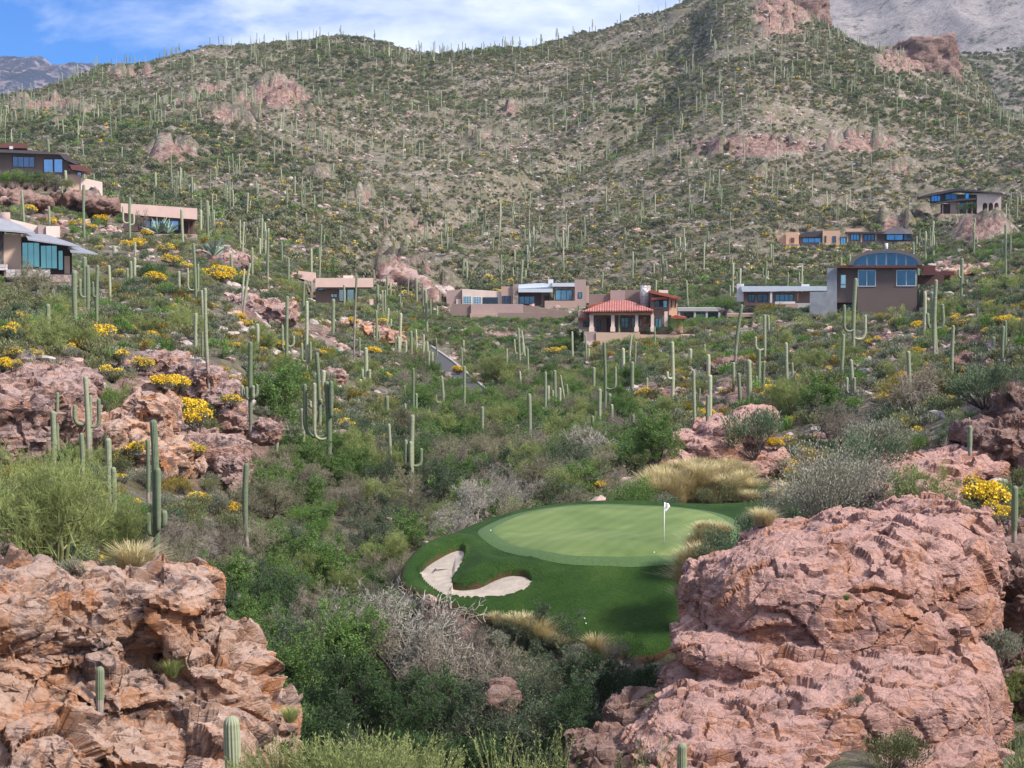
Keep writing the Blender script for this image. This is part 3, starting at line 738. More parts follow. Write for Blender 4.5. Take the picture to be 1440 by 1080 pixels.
R('rock_outcrop', 'grey pink creviced bluff right of the leaning pair of cacti on the lower left slope', [(300,640,120,40,32,2.5,0.6),(330,660,119,20,26,2,0.6),(270,625,121,24,20,2,0.6),(370,605,128,20,14,1.6,0.7)], 0.12, M_ROCKM, 125, 1.0, 1.1, strata=0.25)
R('rock_outcrop', 'pink boulder outcrop with an orange hollow on the mid left slope', [(365,435,215,30,16,3,0.6),(395,440,214,20,14,2.5,0.6),(345,425,217,20,10,2.5)], 0.22, M_ROCKM, 127, 0.9, 1.8)
R('rock_slab', 'smooth pink rock slab below the agave', [(322,367,262,32,10,3,0.5),(295,360,266,20,6,3)], 0.25, M_ROCKM, 129, 0.6, 2.0)
R('rock_outcrop', 'dark red broken rocks below the upper left house', [(140,288,290,24,8,4,.5),(110,280,295,30,7,4,.5),(70,286,300,26,6,4,.5)], 0.3, M_ROCKD, 131, 1.3, 1.6, strata=0.3)
R('rock_outcrop', 'red brown boulders behind the hillside brittlebush above the lower left house', [(20,276,295,36,6,4,.5),(30,284,285,36,6,4,.5)], 0.3, M_ROCKD, 133, 1.3, 1.4, strata=0.3)
R('rock_slab', 'flat pink rock shelf on the right slope above the silvery bush', [(1290,668,98,60,22,4,0.55),(1240,690,97,30,16,3,0.6),(1350,655,100,60,16,4,0.55),(1360,700,93,70,14,3,0.6)], 0.13, M_ROCKR, 135, 0.8, 1.2, strata=0.25)
R('rock_outcrop', 'dark reddish rock bluff at the right edge beside the big grey bush', [(1430,585,112,34,40,3,0.6),(1400,620,108,36,22,3,0.6),(1455,640,106,40,30,3)], 0.14, M_ROCKD, 137, 1.0, 1.3, strata=0.25)
R('boulder', 'stack of small rust coloured boulders on the right slope', [(1365,505,158,14,8,1.2),(1385,508,158,14,10,1.2),(1350,512,157,10,7,1)], 0.13, M_ROCKD, 139, 1.3, 0.9)
R('boulder', 'pale boulder beside the road', [(617,537,232,8,6,0.9),(624,540,232,6,4,0.8)], 0.12, M_ROCKL, 141, 1.0, 0.9)
R('boulder', 'grey pink boulder on the slope left of the short three armed saguaro', [(470,530,196,13,10,1.2,0.7)], 0.12, M_ROCKM, 143, 1.0, 0.9)
R('boulder', 'pinkish rock shelf behind the putting green at its left', [(835,695,116,26,8,1.5),(868,690,117,20,6,1.4),(810,699,114,14,5,1)], 0.09, M_ROCKM, 145, 1.0, 0.8)
R('boulder', 'pale pink bouldery ridge on the slope below the flat roofed house', [(545,475,292,22,12,3.5,.5),(524,465,294,22,9,3.5,.5),(500,458,298,20,7,3.5,.5)], 0.28, M_ROCKL, 147, 1.1, 1.8)
R('rock_outcrop', 'low rubble ledge between the cacti on the right of the wash', [(915,558,180,20,10,2,.5),(945,557,181,26,6,2,.5)], 0.16, M_ROCKM, 149, 1.2, 1.2)
R('rock_outcrop', 'dark rubble ledge under the leaning brown footed saguaro', [(1030,513,205,24,8,2.5,.5),(1015,520,204,20,7,2,.5)], 0.18, M_ROCKD, 150, 1.3, 1.2)
R('boulder', 'brown boulder in the dark hollow at the bottom of the wash', [(705,985,70,20,24,1.2,0.7)], 0.07, M_ROCKD, 152, 0.8, 0.8)
R('boulder', 'dark brown boulders at the bottom of the wash between the two outcrops', [(905,1010,66,46,24,1.8,0.6),(860,1062,62,60,26,2,0.6)], 0.09, M_ROCKD, 151, 1.0, 0.8)
# crags high on the mountain
R('crag', 'sheer pink cliff on the skyline at the top right', [(1112,8,1215,34,46,32,0.35),(1132,-5,1220,19,60,26,0.3),(1085,-35,1235,40,40,40,0.45),(1120,34,1205,28,20,20,0.4)], 1.8, M_ROCKH, 153, 0.85, 7, fix=True, strata=0.35)
R('crag', 'square topped red crag on the ridge right of the skyline cliff', [(1300,86,1105,34,30,22,0.35),(1260,96,1105,34,20,20,0.35),(1235,100,1104,20,12,15,.4),(1324,88,1105,12,36,20,0.3),(1340,122,1095,10,20,14,.4)], 1.6, M_ROCKH, 155, 0.85, 6, fix=True, strata=0.35)
R('rock_outcrop', 'pile of grey pink rock left of the garage house', [(560,392,500,24,11,6,.5),(585,398,495,16,9,5,.5),(532,402,490,20,7,5,.5)], 0.6, M_ROCKM, 165, 1.2, 3)
R('rock_outcrop', 'pale whitish pink cut bank beside the garage house', [(615,416,470,24,10,4,0.45)], 0.5, rockmat('pale_bank', (0.56, 0.44, 0.40), (0.46, 0.34, 0.30), (0.42, 0.28, 0.22), (0.30, 0.21, 0.19), 0.5, 0.5, 0.3, 0.4), 167, 1.1, 2.2, strata=0.3)
R('boulder', 'low salmon boulders at the right edge above the yellow bushes', [(1350,382,330,26,8,4),(1400,378,335,24,7,4)], 0.4, M_ROCKL, 171, 1.0, 2)

from mathutils.bvhtree import BVHTree
def _bvh():
    V, Fc, o = [], [], 0
    for r in ROCK_OBJS:
        me = r.data; n = len(me.vertices); a = np.zeros(n * 3, np.float32); me.vertices.foreach_get('co', a); a = a.reshape(-1, 3) + np.array(r.location)
        ln = np.zeros(len(me.loops), np.int32); me.loops.foreach_get('vertex_index', ln); V.append(a)
        ls = np.zeros(len(me.polygons), np.int32); lt = ls.copy(); me.polygons.foreach_get('loop_start', ls); me.polygons.foreach_get('loop_total', lt)
        Fc += [tuple((ln[s:s + t] + o).tolist()) for s, t in zip(ls, lt)]; o += n
    return BVHTree.FromPolygons([tuple(v) for v in np.concatenate(V).tolist()], Fc)
BVH = _bvh()
def surface(u, v):
    """what the sight line through (u, v) meets first: a stone or the slope"""
    q = cast([(u, v)], 40)[0]; d = Vector(P(u, v, 100)).normalized(); h = BVH.ray_cast(Vector((0, 0, 0)), d)
    if h[0] is not None and h[0].y < q[1]: return np.array(h[0])
    return q
# ------------------------------------------------------------------ plant materials
LEAF = {
 'olive': leafmat('olive_leaf', (0.07, 0.08, 0.035), (0.27, 0.275, 0.13)),
 'green': leafmat('bright_leaf', (0.04, 0.095, 0.02), (0.19, 0.31, 0.075)),
 'dark': leafmat('dark_leaf', (0.018, 0.045, 0.016), (0.085, 0.15, 0.05)),
 'blue': leafmat('bluegreen_leaf', (0.04, 0.065, 0.038), (0.17, 0.22, 0.12)),
 'grey': leafmat('grey_leaf', (0.09, 0.095, 0.065), (0.33, 0.335, 0.24)),
 'silver': leafmat('silver_leaf', (0.16, 0.15, 0.11), (0.50, 0.47, 0.36)),
 'bare': leafmat('dry_twig', (0.10, 0.08, 0.062), (0.33, 0.28, 0.22), trans=0),
 'pale': leafmat('pale_twig', (0.17, 0.15, 0.12), (0.42, 0.385, 0.32), trans=0),
 'verde': leafmat('yellowgreen_leaf', (0.12, 0.155, 0.045), (0.37, 0.41, 0.15)),
 'folive': leafmat('bursage_leaf', (0.075, 0.078, 0.042), (0.28, 0.275, 0.145), trans=0), 'fblue': leafmat('hopbush_leaf', (0.055, 0.068, 0.043), (0.21, 0.225, 0.135), trans=0), 'fgrey': leafmat('dry_bursage_leaf', (0.13, 0.125, 0.095), (0.38, 0.36, 0.28), trans=0),  # far leaves lightened, distance haze put into their colour
 'fgreen': leafmat('far_green_leaf', (0.06, 0.10, 0.03), (0.20, 0.29, 0.09), trans=0), 'fdark': leafmat('far_jojoba_leaf', (0.03, 0.05, 0.025), (0.12, 0.15, 0.075), trans=0), 'fgold': leafmat('far_golden_leaf', (0.14, 0.12, 0.04), (0.36, 0.31, 0.10), trans=0), 'fverde': leafmat('far_palo_verde_leaf', (0.12, 0.14, 0.05), (0.33, 0.35, 0.15), trans=0),  # far tones lifted likewise, haze included in the colour
 'gold': leafmat('golden_leaf', (0.13, 0.10, 0.025), (0.36, 0.28, 0.06)),
 'yellow': leafmat('yellow_petal', (0.52, 0.32, 0.015), (0.88, 0.63, 0.05), trans=0.1),
 'straw': leafmat('straw_blade', (0.34, 0.27, 0.13), (0.72, 0.62, 0.36), trans=0.15),
}
M_BARK = plain('dark_bark', (0.07, 0.055, 0.048), 0.9, var=0.3, scale=6)
M_BARKP = plain('pale_bark', (0.22, 0.19, 0.165), 0.9, var=0.3, scale=6)
M_BARKG = plain('green_bark', (0.16, 0.17, 0.07), 0.8, var=0.3, scale=6)

def leaves_np(rng, cen, dirs, L, W, jit=0.5):
    n = len(cen); d = dirs + rng.normal(0, jit, (n, 3)); d /= np.linalg.norm(d, axis=1)[:, None] + 1e-9
    r = rng.normal(0, 1, (n, 3)); s = np.cross(d, r); s /= np.linalg.norm(s, axis=1)[:, None] + 1e-9
    l = (L * rng.uniform(0.6, 1.3, n))[:, None]; w = (W * rng.uniform(0.6, 1.3, n))[:, None]
    V = np.stack([cen, cen + d * l * 0.5 + s * w * 0.5, cen + d * l, cen + d * l * 0.5 - s * w * 0.5], 1).reshape(-1, 3)
    return V, np.arange(n * 4).reshape(n, 4)

def segs_np(A, B, ra, rb, k=3):
    A, B = np.asarray(A, float), np.asarray(B, float); t = B - A; t /= np.linalg.norm(t, axis=1)[:, None] + 1e-9
    up = np.where(np.abs(t[:, 2:3]) > 0.9, np.array([[1., 0, 0]]), np.array([[0, 0, 1.]]))
    a = np.cross(t, up); a /= np.linalg.norm(a, axis=1)[:, None] + 1e-9; b = np.cross(t, a)
    th = np.linspace(0, 2 * math.pi, k, endpoint=False); n = len(A)
    ring = np.cos(th)[None, :, None] * a[:, None] + np.sin(th)[None, :, None] * b[:, None]
    V = np.concatenate([A[:, None] + ring * np.asarray(ra)[:, None, None], B[:, None] + ring * np.asarray(rb)[:, None, None]], 1).reshape(-1, 3)
    base = (np.arange(n) * 2 * k)[:, None]
    Fc = np.concatenate([np.stack([base[:, 0] + i, base[:, 0] + (i + 1) % k, base[:, 0] + k + (i + 1) % k, base[:, 0] + k + i], 1) for i in range(k)])
    return V, Fc

def grow(rng, h, spread, levels=(5, 4, 4, 3), stems=3, up=0.35, gnarl=0.28, r0=0.09, lean=0.5, shrink=0.62):
    """recursive branching: returns segment arrays with their level"""
    A, B, RA, RB, LV = [], [], [], [], []
    def go(p, d, ln, r, lv):
        n = 3 if lv < 2 else 2
        for i in range(n):
            d = d + rng.normal(0, gnarl, 3) + np.array([0, 0, up * 0.25]); d /= np.linalg.norm(d)
            q = p + d * ln / n; r2 = r * 0.82
            A.append(p); B.append(q); RA.append(r); RB.append(r2); LV.append(lv)
            if lv < len(levels):
                k = max(1, int(round(levels[lv] / n + rng.uniform(-0.4, 0.6)))) if i < n - 1 else max(1, levels[lv] // n + 1)
                for _ in range(k):
                    e = d * 0.55 + rng.normal(0, spread, 3); e[2] += up * 0.4
                    e /= np.linalg.norm(e)
                    go(q, e, ln * shrink * rng.uniform(0.7, 1.15), r2 * 0.6, lv + 1)
            p, r = q, r2
    for s in range(stems):
        a = 2 * math.pi * s / stems + rng.uniform(-0.5, 0.5)
        d = np.array([math.cos(a) * lean, math.sin(a) * lean, 1.0]); d /= np.linalg.norm(d)
        go(np.array([math.cos(a) * 0.05 * h * 0.5, math.sin(a) * 0.05 * h * 0.5, -0.15]), d, h * 0.42, r0, 0)
    A, B = np.array(A), np.array(B); RA, RB = np.array(RA), np.array(RB); LV = np.array(LV)
    z = B[:, 2].max(); f = h / z; A = A * f; B = B * f
    return A, B, RA, RB, LV

def tree_meshes(rng, nm, h, spread, leaf, bark, levels, stems, nleaf, LL, LW, up=0.35, gnarl=0.28, lean=0.5, r0=0.09, twigmat=None, rmin=0.004, ljit=0.6, shrink=0.62):
    A, B, RA, RB, LV = grow(rng, h, spread, levels, stems, up, gnarl, r0, lean, shrink)
    top = LV.max(); low = LV <= 1
    V, Fc = segs_np(A[low], B[low], np.maximum(RA[low], .012), np.maximum(RB[low], .01), 5)
    tr = np_mesh(nm + '_trunk', V, Fc, [bark], smooth=True)
    hi = ~low
    V1, F1 = segs_np(A[hi], B[hi], np.maximum(RA[hi], rmin), np.maximum(RB[hi], rmin), 3)
    t1 = rng.uniform(0.1, 0.9, len(A[hi])); t1 = np.tile(t1, 3)
    term = np.where(LV >= top - 1)[0]; pick = rng.choice(term, nleaf); t = rng.random(nleaf)[:, None]
    cen = A[pick] * (1 - t) + B[pick] * t + rng.normal(0, LL * 0.25, (nleaf, 3)); d = B[pick] - A[pick]; d /= np.linalg.norm(d, axis=1)[:, None]
    V2, F2 = leaves_np(rng, cen, d, LL, LW, ljit)
    # lighter clumps and darker clumps follow the limb they grow on
    hl = (vnoise(cen * 1.3 + 50, 5) * 0.5 + 0.5) * 0.6 + rng.random(nleaf) * 0.4
    Vt = np.concatenate([V1, V2]); Ft = np.concatenate([F1, F2 + len(V1)])
    mi = np.r_[np.zeros(len(F1)), np.ones(len(F2))].astype(int)
    cr = np_mesh(nm + '_crown', Vt, Ft, [twigmat or bark, leaf], midx=mi, attrs={'tint': ('FACE', np.r_[t1, hl])})
    return tr, cr

def bush_mesh(rng, nm, h, r, leaf, nleaf, LL, LW, clumps=9, stemmat=None, nst=40, flat=1.0, upbias=0.5, extra=None, low=0.12, strad=0.008):
    """many-stemmed shrub: stems fan out of the foot into uneven leaf clumps"""
    cc = []
    for k in range(clumps):
        a = rng.uniform(0, 2 * math.pi); q = math.sqrt(rng.random()) * r * 0.72
        cc.append((math.cos(a) * q, math.sin(a) * q, h * rng.uniform(0.42, 0.80) * (1 - 0.35 * (q / r) ** 2), r * rng.uniform(0.26, 0.48)))
    cc = np.array(cc); cr = cc[:, 3]
    pick = rng.integers(0, clumps, nleaf); d = rng.normal(0, 1, (nleaf, 3)); d /= np.linalg.norm(d, axis=1)[:, None]
    rad = cr[pick] * rng.random(nleaf) ** 0.45 * rng.uniform(0.75, 1.15, nleaf)
    cen = cc[pick, :3] + d * rad[:, None] * np.array([1, 1, 0.85 * flat]); 
    cen[:, 2] = np.maximum(cen[:, 2], low * h * rng.random(nleaf))
    foot = cen * np.array([0.12, 0.12, 0]); out = cen - foot; out /= np.linalg.norm(out, axis=1)[:, None] + 1e-9
    out[:, 2] += upbias
    V2, F2 = leaves_np(rng, cen, out, LL, LW, 0.45)
    tint = np.clip(_h(pick, pick * 0, pick * 0, 5) * 0.45 + rng.random(nleaf) * 0.55, 0, 1)
    sp = rng.integers(0, nleaf, nst); end = cen[sp]; st = end * np.array([0.08, 0.08, 0]) + np.array([0, 0, -0.1]); mid = st * 0.35 + end * 0.65 + rng.normal(0, 0.05 * h, (nst, 3)); mid[:, 2] = end[:, 2] * 0.5
    A = np.concatenate([st, mid]); B = np.concatenate([mid, end]); ra = np.r_[np.full(nst, strad * 1.8), np.full(nst, strad)]; rb = np.r_[np.full(nst, strad), np.full(nst, strad * 0.5)]
    V1, F1 = segs_np(A, B, ra, rb, 3)
    V = np.concatenate([V1, V2]); Fc = np.concatenate([F1, F2 + len(V1)])
    mats = [stemmat or M_BARK, leaf]; mi = np.r_[np.zeros(len(F1)), np.ones(len(F2))].astype(int)
    me = np_mesh(nm, V, Fc, mats, midx=mi, attrs={'tint': ('FACE', np.r_[np.full(len(F1), 0.5), tint])})
    return me, (cc, cr)

def flower_mesh(rng, nm, cc, cr, n, size, frac=1.0, mat=None):
    k = rng.integers(0, max(1, int(len(cc) * frac)), n); d = rng.normal(0, 1, (n, 3)); d[:, 2] = np.abs(d[:, 2]) + 0.15; d /= np.linalg.norm(d, axis=1)[:, None]
    cen = cc[k, :3] + d * (cr[k] * rng.uniform(1.0, 1.22, n))[:, None] * np.array([1, 1, 0.9])
    V, Fc = leaves_np(rng, cen, d * 0.4 + np.array([0.2, -0.4, 0]), size, size * 0.9, 0.9)
    return np_mesh(nm, V, Fc, [mat or LEAF['yellow']], attrs={'tint': ('FACE', rng.random(n))})

def grass_mesh(rng, nm, h, r, n, mat, w=0.012, droop=0.5):
    a = rng.uniform(0, 2 * math.pi, n); q = np.sqrt(rng.random(n)) * r * 0.35; b = np.stack([np.cos(a) * q, np.sin(a) * q, np.full(n, -0.05)], 1)
    out = np.stack([np.cos(a), np.sin(a), np.zeros(n)], 1) + rng.normal(0, 0.25, (n, 3)) * np.array([1, 1, 0]); ln = h * rng.uniform(0.55, 1.1, n)
    s = np.cross(out, [0, 0, 1]); s /= np.linalg.norm(s, axis=1)[:, None] + 1e-9; ww = (w * rng.uniform(0.6, 1.4, n))[:, None]
    sp = rng.uniform(0.15, 1.0, n)[:, None]
    m = b + out * sp * r * 0.45 + np.array([0, 0, 1]) * (ln * 0.62)[:, None]
    t = b + out * sp * r * (1 + droop * 0.3) + np.array([0, 0, 1]) * (ln * (1 - droop * 0.35 * sp[:, 0]))[:, None]
    V = np.stack([b - s * ww, b + s * ww, m + s * ww * 0.8, m - s * ww * 0.8, t + s * ww * 0.15, t - s * ww * 0.15], 1).reshape(-1, 3)
    i = (np.arange(n) * 6)[:, None]
    Fc = np.concatenate([i + np.array([[0, 1, 2, 3]]), i + np.array([[3, 2, 4, 5]])])
    return np_mesh(nm, V, Fc, [mat], attrs={'tint': ('FACE', np.tile(rng.random(n), 2))})

# ------------------------------------------------------------------ prototypes (near versions)
rg = np.random.default_rng(5)
PROTO = {}
def two(name, fn, n=3): PROTO[name] = [fn(np.random.default_rng(hash_(name) + i)) for i in range(n)]
def hash_(s): return sum(ord(c) * (i + 3) for i, c in enumerate(s))
def mk_bush(leaf, h, r, nl=2600, LL=0.13, LW=0.045, **k):
    def f(rng):
        me, cc = bush_mesh(rng, leaf + '_shrub', h * rng.uniform(0.9, 1.1), r * rng.uniform(0.9, 1.15), LEAF[leaf], nl, LL, LW, **k); return [('foliage', me)], cc
    return f
def mk_brittle(nf, frac):
    def f(rng):
        me, (cc, cr) = bush_mesh(rng, 'brittlebush', 0.85, 0.85, LEAF['grey'], 1500, 0.10, 0.05, clumps=7)
        return [('foliage', me), ('flowers', flower_mesh(rng, 'brittlebush_flowers', cc, cr, int(nf * 1.5), 0.085, frac))], None
    return f
for nm_, a_ in {'olive': ('olive', 1.7, 1.5), 'green': ('green', 2.0, 1.7), 'dark': ('dark', 1.9, 1.6), 'blue': ('blue', 1.7, 1.6), 'grey': ('grey', 1.4, 1.3), 'gold': ('gold', 1.6, 1.5)}.items():
    two(nm_, mk_bush(*a_), 3)
two('silver', mk_bush('silver', 2.6, 2.6, 9000, 0.10, 0.045, clumps=16, nst=120), 1)
two('brittle', mk_brittle(900, 1.0), 2); two('brittle_half', mk_brittle(420, 0.5), 2); two('brittle_few', mk_brittle(150, 0.4), 2)
def mk_tree(h, leafk, bark, levels, stems, nleaf, LL, LW, **k):
    def f(rng): 
        tr, cr = tree_meshes(rng, leafk + '_tree', h, k.pop('spread', 0.55) if False else 0.55, LEAF[leafk], bark, levels, stems, nleaf, LL, LW, **k)
        return [('trunk', tr), ('crown', cr)], None
    return f
two('mesquite', mk_tree(3.6, 'bare', M_BARK, (5, 5, 5, 4), 3, 2600, 0.16, 0.014, twigmat=LEAF['bare'], rmin=0.007, lean=0.75), 3)
two('mesquite_pale', mk_tree(3.6, 'pale', M_BARKP, (5, 5, 5, 4), 3, 1500, 0.18, 0.014, twigmat=LEAF['pale'], rmin=0.010, lean=0.7), 2)
two('mesquite_leafy', mk_tree(3.8, 'olive', M_BARK, (5, 5, 4, 4), 3, 6500, 0.13, 0.035, twigmat=LEAF['bare'], rmin=0.006, lean=0.7), 2)
two('dark_tree', mk_tree(4.0, 'dark', M_BARK, (5, 5, 4, 4), 3, 12000, 0.15, 0.05, lean=0.65), 2)
two('blue_tree', mk_tree(4.0, 'blue', M_BARK, (5, 5, 4, 4), 3, 12000, 0.14, 0.045, lean=0.65), 2)
two('green_tree', mk_tree(3.8, 'green', M_BARK, (5, 5, 4, 4), 3, 12000, 0.15, 0.05, lean=0.6), 2)
two('palo_verde', mk_tree(3.8, 'verde', M_BARKG, (5, 5, 4, 4), 4, 11000, 0.20, 0.022, up=0.7, lean=0.5, twigmat=LEAF['verde'], rmin=0.006, ljit=0.35), 2)
two('palo_fine', mk_tree(3.8, 'verde', M_BARKG, (6, 5, 5, 4), 5, 34000, 0.13, 0.011, up=0.8, lean=0.45, twigmat=LEAF['verde'], rmin=0.004, ljit=0.35), 1)
def mk_grass(mat, h, r, n, **k):
    def f(rng): return [('blades', grass_mesh(rng, 'grass_clump', h, r, n, LEAF[mat], **k))], None
    return f
two('grass', mk_grass('straw', 0.95, 0.75, 900, w=0.010), 3)
two('grass_green', mk_grass('verde', 0.6, 0.45, 400, w=0.008), 1)
def creosote(rng, n=110, h=1.3, r=0.9, tw=26, leaf='verde'):
    """stiff yellow green stalks, each set with small leaves"""
    A, B, RA, RB, cen, dr = [], [], [], [], [], []
    for s in range(n):
        a = rng.uniform(0, 2 * math.pi); l = math.sqrt(rng.random()); p = np.array([math.cos(a) * .12, math.sin(a) * .12, -0.1]); e = np.array([math.cos(a) * l * r, math.sin(a) * l * r, h * rng.uniform(0.65, 1.0)])
        k = 5; pts = [p]
        for i in range(1, k + 1):
            t = i / k; pts.append(p + (e - p) * np.array([t ** 1.3, t ** 1.3, t]) + rng.normal(0, 0.02, 3))
        for i in range(k):
            A.append(pts[i]); B.append(pts[i + 1]); RA.append(0.009 * (1 - i / k) + .003); RB.append(0.009 * (1 - (i + 1) / k) + .002)
            for j in range(tw // k + (3 if i > 1 else -2)):
                t = rng.random(); cen.append(pts[i] * (1 - t) + pts[i + 1] * t); dd = pts[i + 1] - pts[i]; dr.append(dd / np.linalg.norm(dd))
    cen = np.array(cen); V2, F2 = leaves_np(rng, cen, np.array(dr), 0.085, 0.020, 0.45)
    V1, F1 = segs_np(A, B, np.array(RA), np.array(RB), 3)
    mi = np.r_[np.zeros(len(F1)), np.ones(len(F2))].astype(int)
    tint = rng.random(len(F2)) * 0.6 + 0.4 * (cen[:, 2] / h)
    return [('foliage', np_mesh('creosote', np.concatenate([V1, V2]), np.concatenate([F1, F2 + len(V1)]), [M_BARKG, LEAF[leaf]], midx=mi, attrs={'tint': ('FACE', np.r_[np.full(len(F1), .6), tint])}))], None
two('creosote', lambda r: creosote(r), 2); two('creosote_sparse', lambda r: creosote(r, 16, 1.6, 0.8, 22), 2)

# prickly pear and agave
M_PAD = plain('cactus_pad', (0.13, 0.19, 0.08), 0.7, var=0.25, scale=5)
M_PADP = plain('frosty_agave', (0.22, 0.30, 0.22), 0.7, var=0.2, scale=3)
def prickly(rng):
    bm = bmesh.new(); pads = [((0, 0, 0.12), 0)]
    for k in range(14):
        b, l = pads[rng.integers(0, len(pads))]; a = rng.uniform(0, 6.28)
        pads.append(((b[0] + math.cos(a) * 0.17, b[1] + math.sin(a) * 0.1, b[2] + rng.uniform(0.05, 0.2)), l + 1))
    for b, l in pads:
        g = bmesh.ops.create_uvsphere(bm, u_segments=12, v_segments=8, radius=1)
        M = Matrix.Translation(b) @ Matrix.Rotation(rng.uniform(-0.8, 0.8), 4, 'Z') @ Matrix.Rotation(rng.uniform(-0.5, 0.5), 4, 'Y') @ Matrix.Diagonal((0.11, 0.025, 0.15, 1))
        bmesh.ops.transform(bm, matrix=M, verts=g['verts'])
    me = bpy.data.meshes.new('prickly_pear'); bm.to_mesh(me); bm.free(); me.materials.append(M_PAD)
    for p in me.polygons: p.use_smooth = True
    return [('pads', me)], None
two('prickly', prickly, 2)
def agave(rng):
    n = 34; a = rng.uniform(0, 6.28, n); el = rng.uniform(0.25, 1.3, n); d = np.stack([np.cos(a) * np.cos(el), np.sin(a) * np.cos(el), np.sin(el)], 1)
    V, Fc = leaves_np(rng, d * 0.05, d, 1.5, 0.2, 0.03)
    o = link('tmp', np_mesh('agave', V, Fc, [M_PADP])); bpy.data.objects.remove(o)
    return [('leaves', bpy.data.meshes['agave'])], None
two('agave', agave, 1)

def plant(kind, name, loc, rz, sc, label=None, cat='shrub', group=None, parts=True, squash=1.0, vi=None):
    pl, _ = PROTO[kind][vi if vi is not None else rg.integers(0, len(PROTO[kind]))]
    s3 = (sc, sc, sc * squash)
    if pl[0][0] == 'trunk':
        r = bpy.data.objects.new(name, None); C.objects.link(r); r.location = loc; r.rotation_euler = (0, 0, rz); r.scale = s3
        for pn, me in pl: link(pn, me, parent=r)
    else:
        r = link(name, pl[0][1], loc, None, rz, s3)
        for pn, me in pl[1:]: link(pn, me, parent=r)
    tag(r, label, cat, group)
    return r

# ------------------------------------------------------------------ saguaros
def sag_mat():
    m, nt, b = new_mat('saguaro_skin'); g = coords(nt, 'Object')
    n = noise(nt, g, 2.0, 6, 0.6); band = noise(nt, coords(nt, 'Object', (0.4, 0.4, 5.0)), 1.0, 5, 0.6)
    oi = nt.nodes.new('ShaderNodeObjectInfo')
    col = ramp(nt, mathn(nt, 'ADD', mathn(nt, 'MULTIPLY', band, 0.6), mathn(nt, 'MULTIPLY', oi.outputs['Random'], 0.4)), [(0.25, (0.14, 0.17, 0.10)), (0.5, (0.23, 0.255, 0.155)), (0.75, (0.40, 0.40, 0.265))])
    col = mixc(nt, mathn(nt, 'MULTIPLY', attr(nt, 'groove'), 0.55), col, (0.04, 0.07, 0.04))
    br = ramp(nt, n, [(0.3, (0.14, 0.11, 0.095)), (0.7, (0.38, 0.31, 0.27))])
    f = ramp(nt, mathn(nt, 'ADD', attr(nt, 'bark'), mathn(nt, 'MULTIPLY', mathn(nt, 'SUBTRACT', n, 0.5), 0.9)), [(0.45, (0,)), (0.6, (0.92,))])
    col = mixc(nt, f, col, br)
    sc = ramp(nt, voro(nt, g, 2.3), [(0.07, (1,)), (0.11, (0,))])
    col = mixc(nt, mathn(nt, 'MULTIPLY', sc, 0.7), col, (0.05, 0.045, 0.04))
    nt.links.new(col, b.inputs['Base Color']); b.inputs['Roughness'].default_value = 0.7; b.inputs['Specular IOR Level'].default_value = 0.3
    return m
M_SAG = sag_mat()
def sag_limb(pts, r, ns, nring, bark_h=0.0, ribs=0, rng=None, base_z=0, taper=0.72, crown=1.0, mesh=True):
    """ribbed column along a path; rounded tip; returns arrays"""
    pts = np.asarray(pts, float); seg = np.r_[0, np.cumsum(np.linalg.norm(np.diff(pts, axis=0), axis=1))]; L = seg[-1]
    s = np.linspace(0, max(L - r, L * 0.6), nring); s = np.r_[s, L - r * (1 - np.sin(np.linspace(0.35, math.pi / 2, 4)))] 
    s = np.sort(s); c = np.stack([np.interp(s, seg, pts[:, k]) for k in range(3)], 1)
    tip = np.clip((s - (L - r)) / r, 0, 1); rr = r * np.sqrt(np.maximum(0.0, 1 - tip ** 2)); rr[-1] = r * 0.08
    t = s / L; rr = rr * (taper + (1 - taper) * np.clip(t * 2.6, 0, 1)) * (1 + 0.05 * np.sin(t * 9 + (rng.uniform(0, 6) if rng is not None else 0)))
    tg = np.gradient(c, axis=0); tg /= np.linalg.norm(tg, axis=1)[:, None] + 1e-9
    ref = np.array([0.0, 1.0, 0.0]); a = np.cross(ref, tg); a /= np.linalg.norm(a, axis=1)[:, None] + 1e-9; b = np.cross(tg, a)
    th = np.linspace(0, 2 * math.pi, ns, endpoint=False)
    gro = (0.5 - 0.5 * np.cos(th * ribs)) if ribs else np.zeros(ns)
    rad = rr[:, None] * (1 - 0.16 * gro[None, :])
    V = c[:, None] + rad[..., None] * (np.cos(th)[None, :, None] * a[:, None] + np.sin(th)[None, :, None] * b[:, None])
    n = len(s); i = np.arange(n * ns).reshape(n, ns); j = np.roll(i, -1, 1)
    Fc = np.stack([i[:-1].ravel(), j[:-1].ravel(), j[1:].ravel(), i[1:].ravel()], 1)
    bark = np.clip(1.25 - (V[..., 2] - base_z) / max(bark_h, 0.01) , 0, 1) if bark_h > 0 else np.zeros(V.shape[:2])
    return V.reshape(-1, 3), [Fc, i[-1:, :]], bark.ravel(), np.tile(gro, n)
def arm_path(x0, z0, x1, z1, dy, r, droop=0.0):
    """leaves the trunk sideways, elbows, then climbs"""
    sx = x1 - x0; e = min(abs(sx), (z1 - z0) * 0.6)
    pts = [(x0, 0, z0 + abs(sx) * 0.15), (x0 + sx * 0.45, dy * 0.45, z0 - 0.02 - droop), (x0 + sx * 0.85, dy * 0.85, z0 + 0.12 * e - droop * 0.5), (x0 + sx * 1.0, dy, z0 + max(0.55 * e, r))]
    for t in (0.4, 0.75, 1.0): pts.append((x0 + sx * 1.0, dy, z0 + max(0.55 * e, r) + (z1 - z0 - max(0.55 * e, r)) * t))
    return np.array(pts)
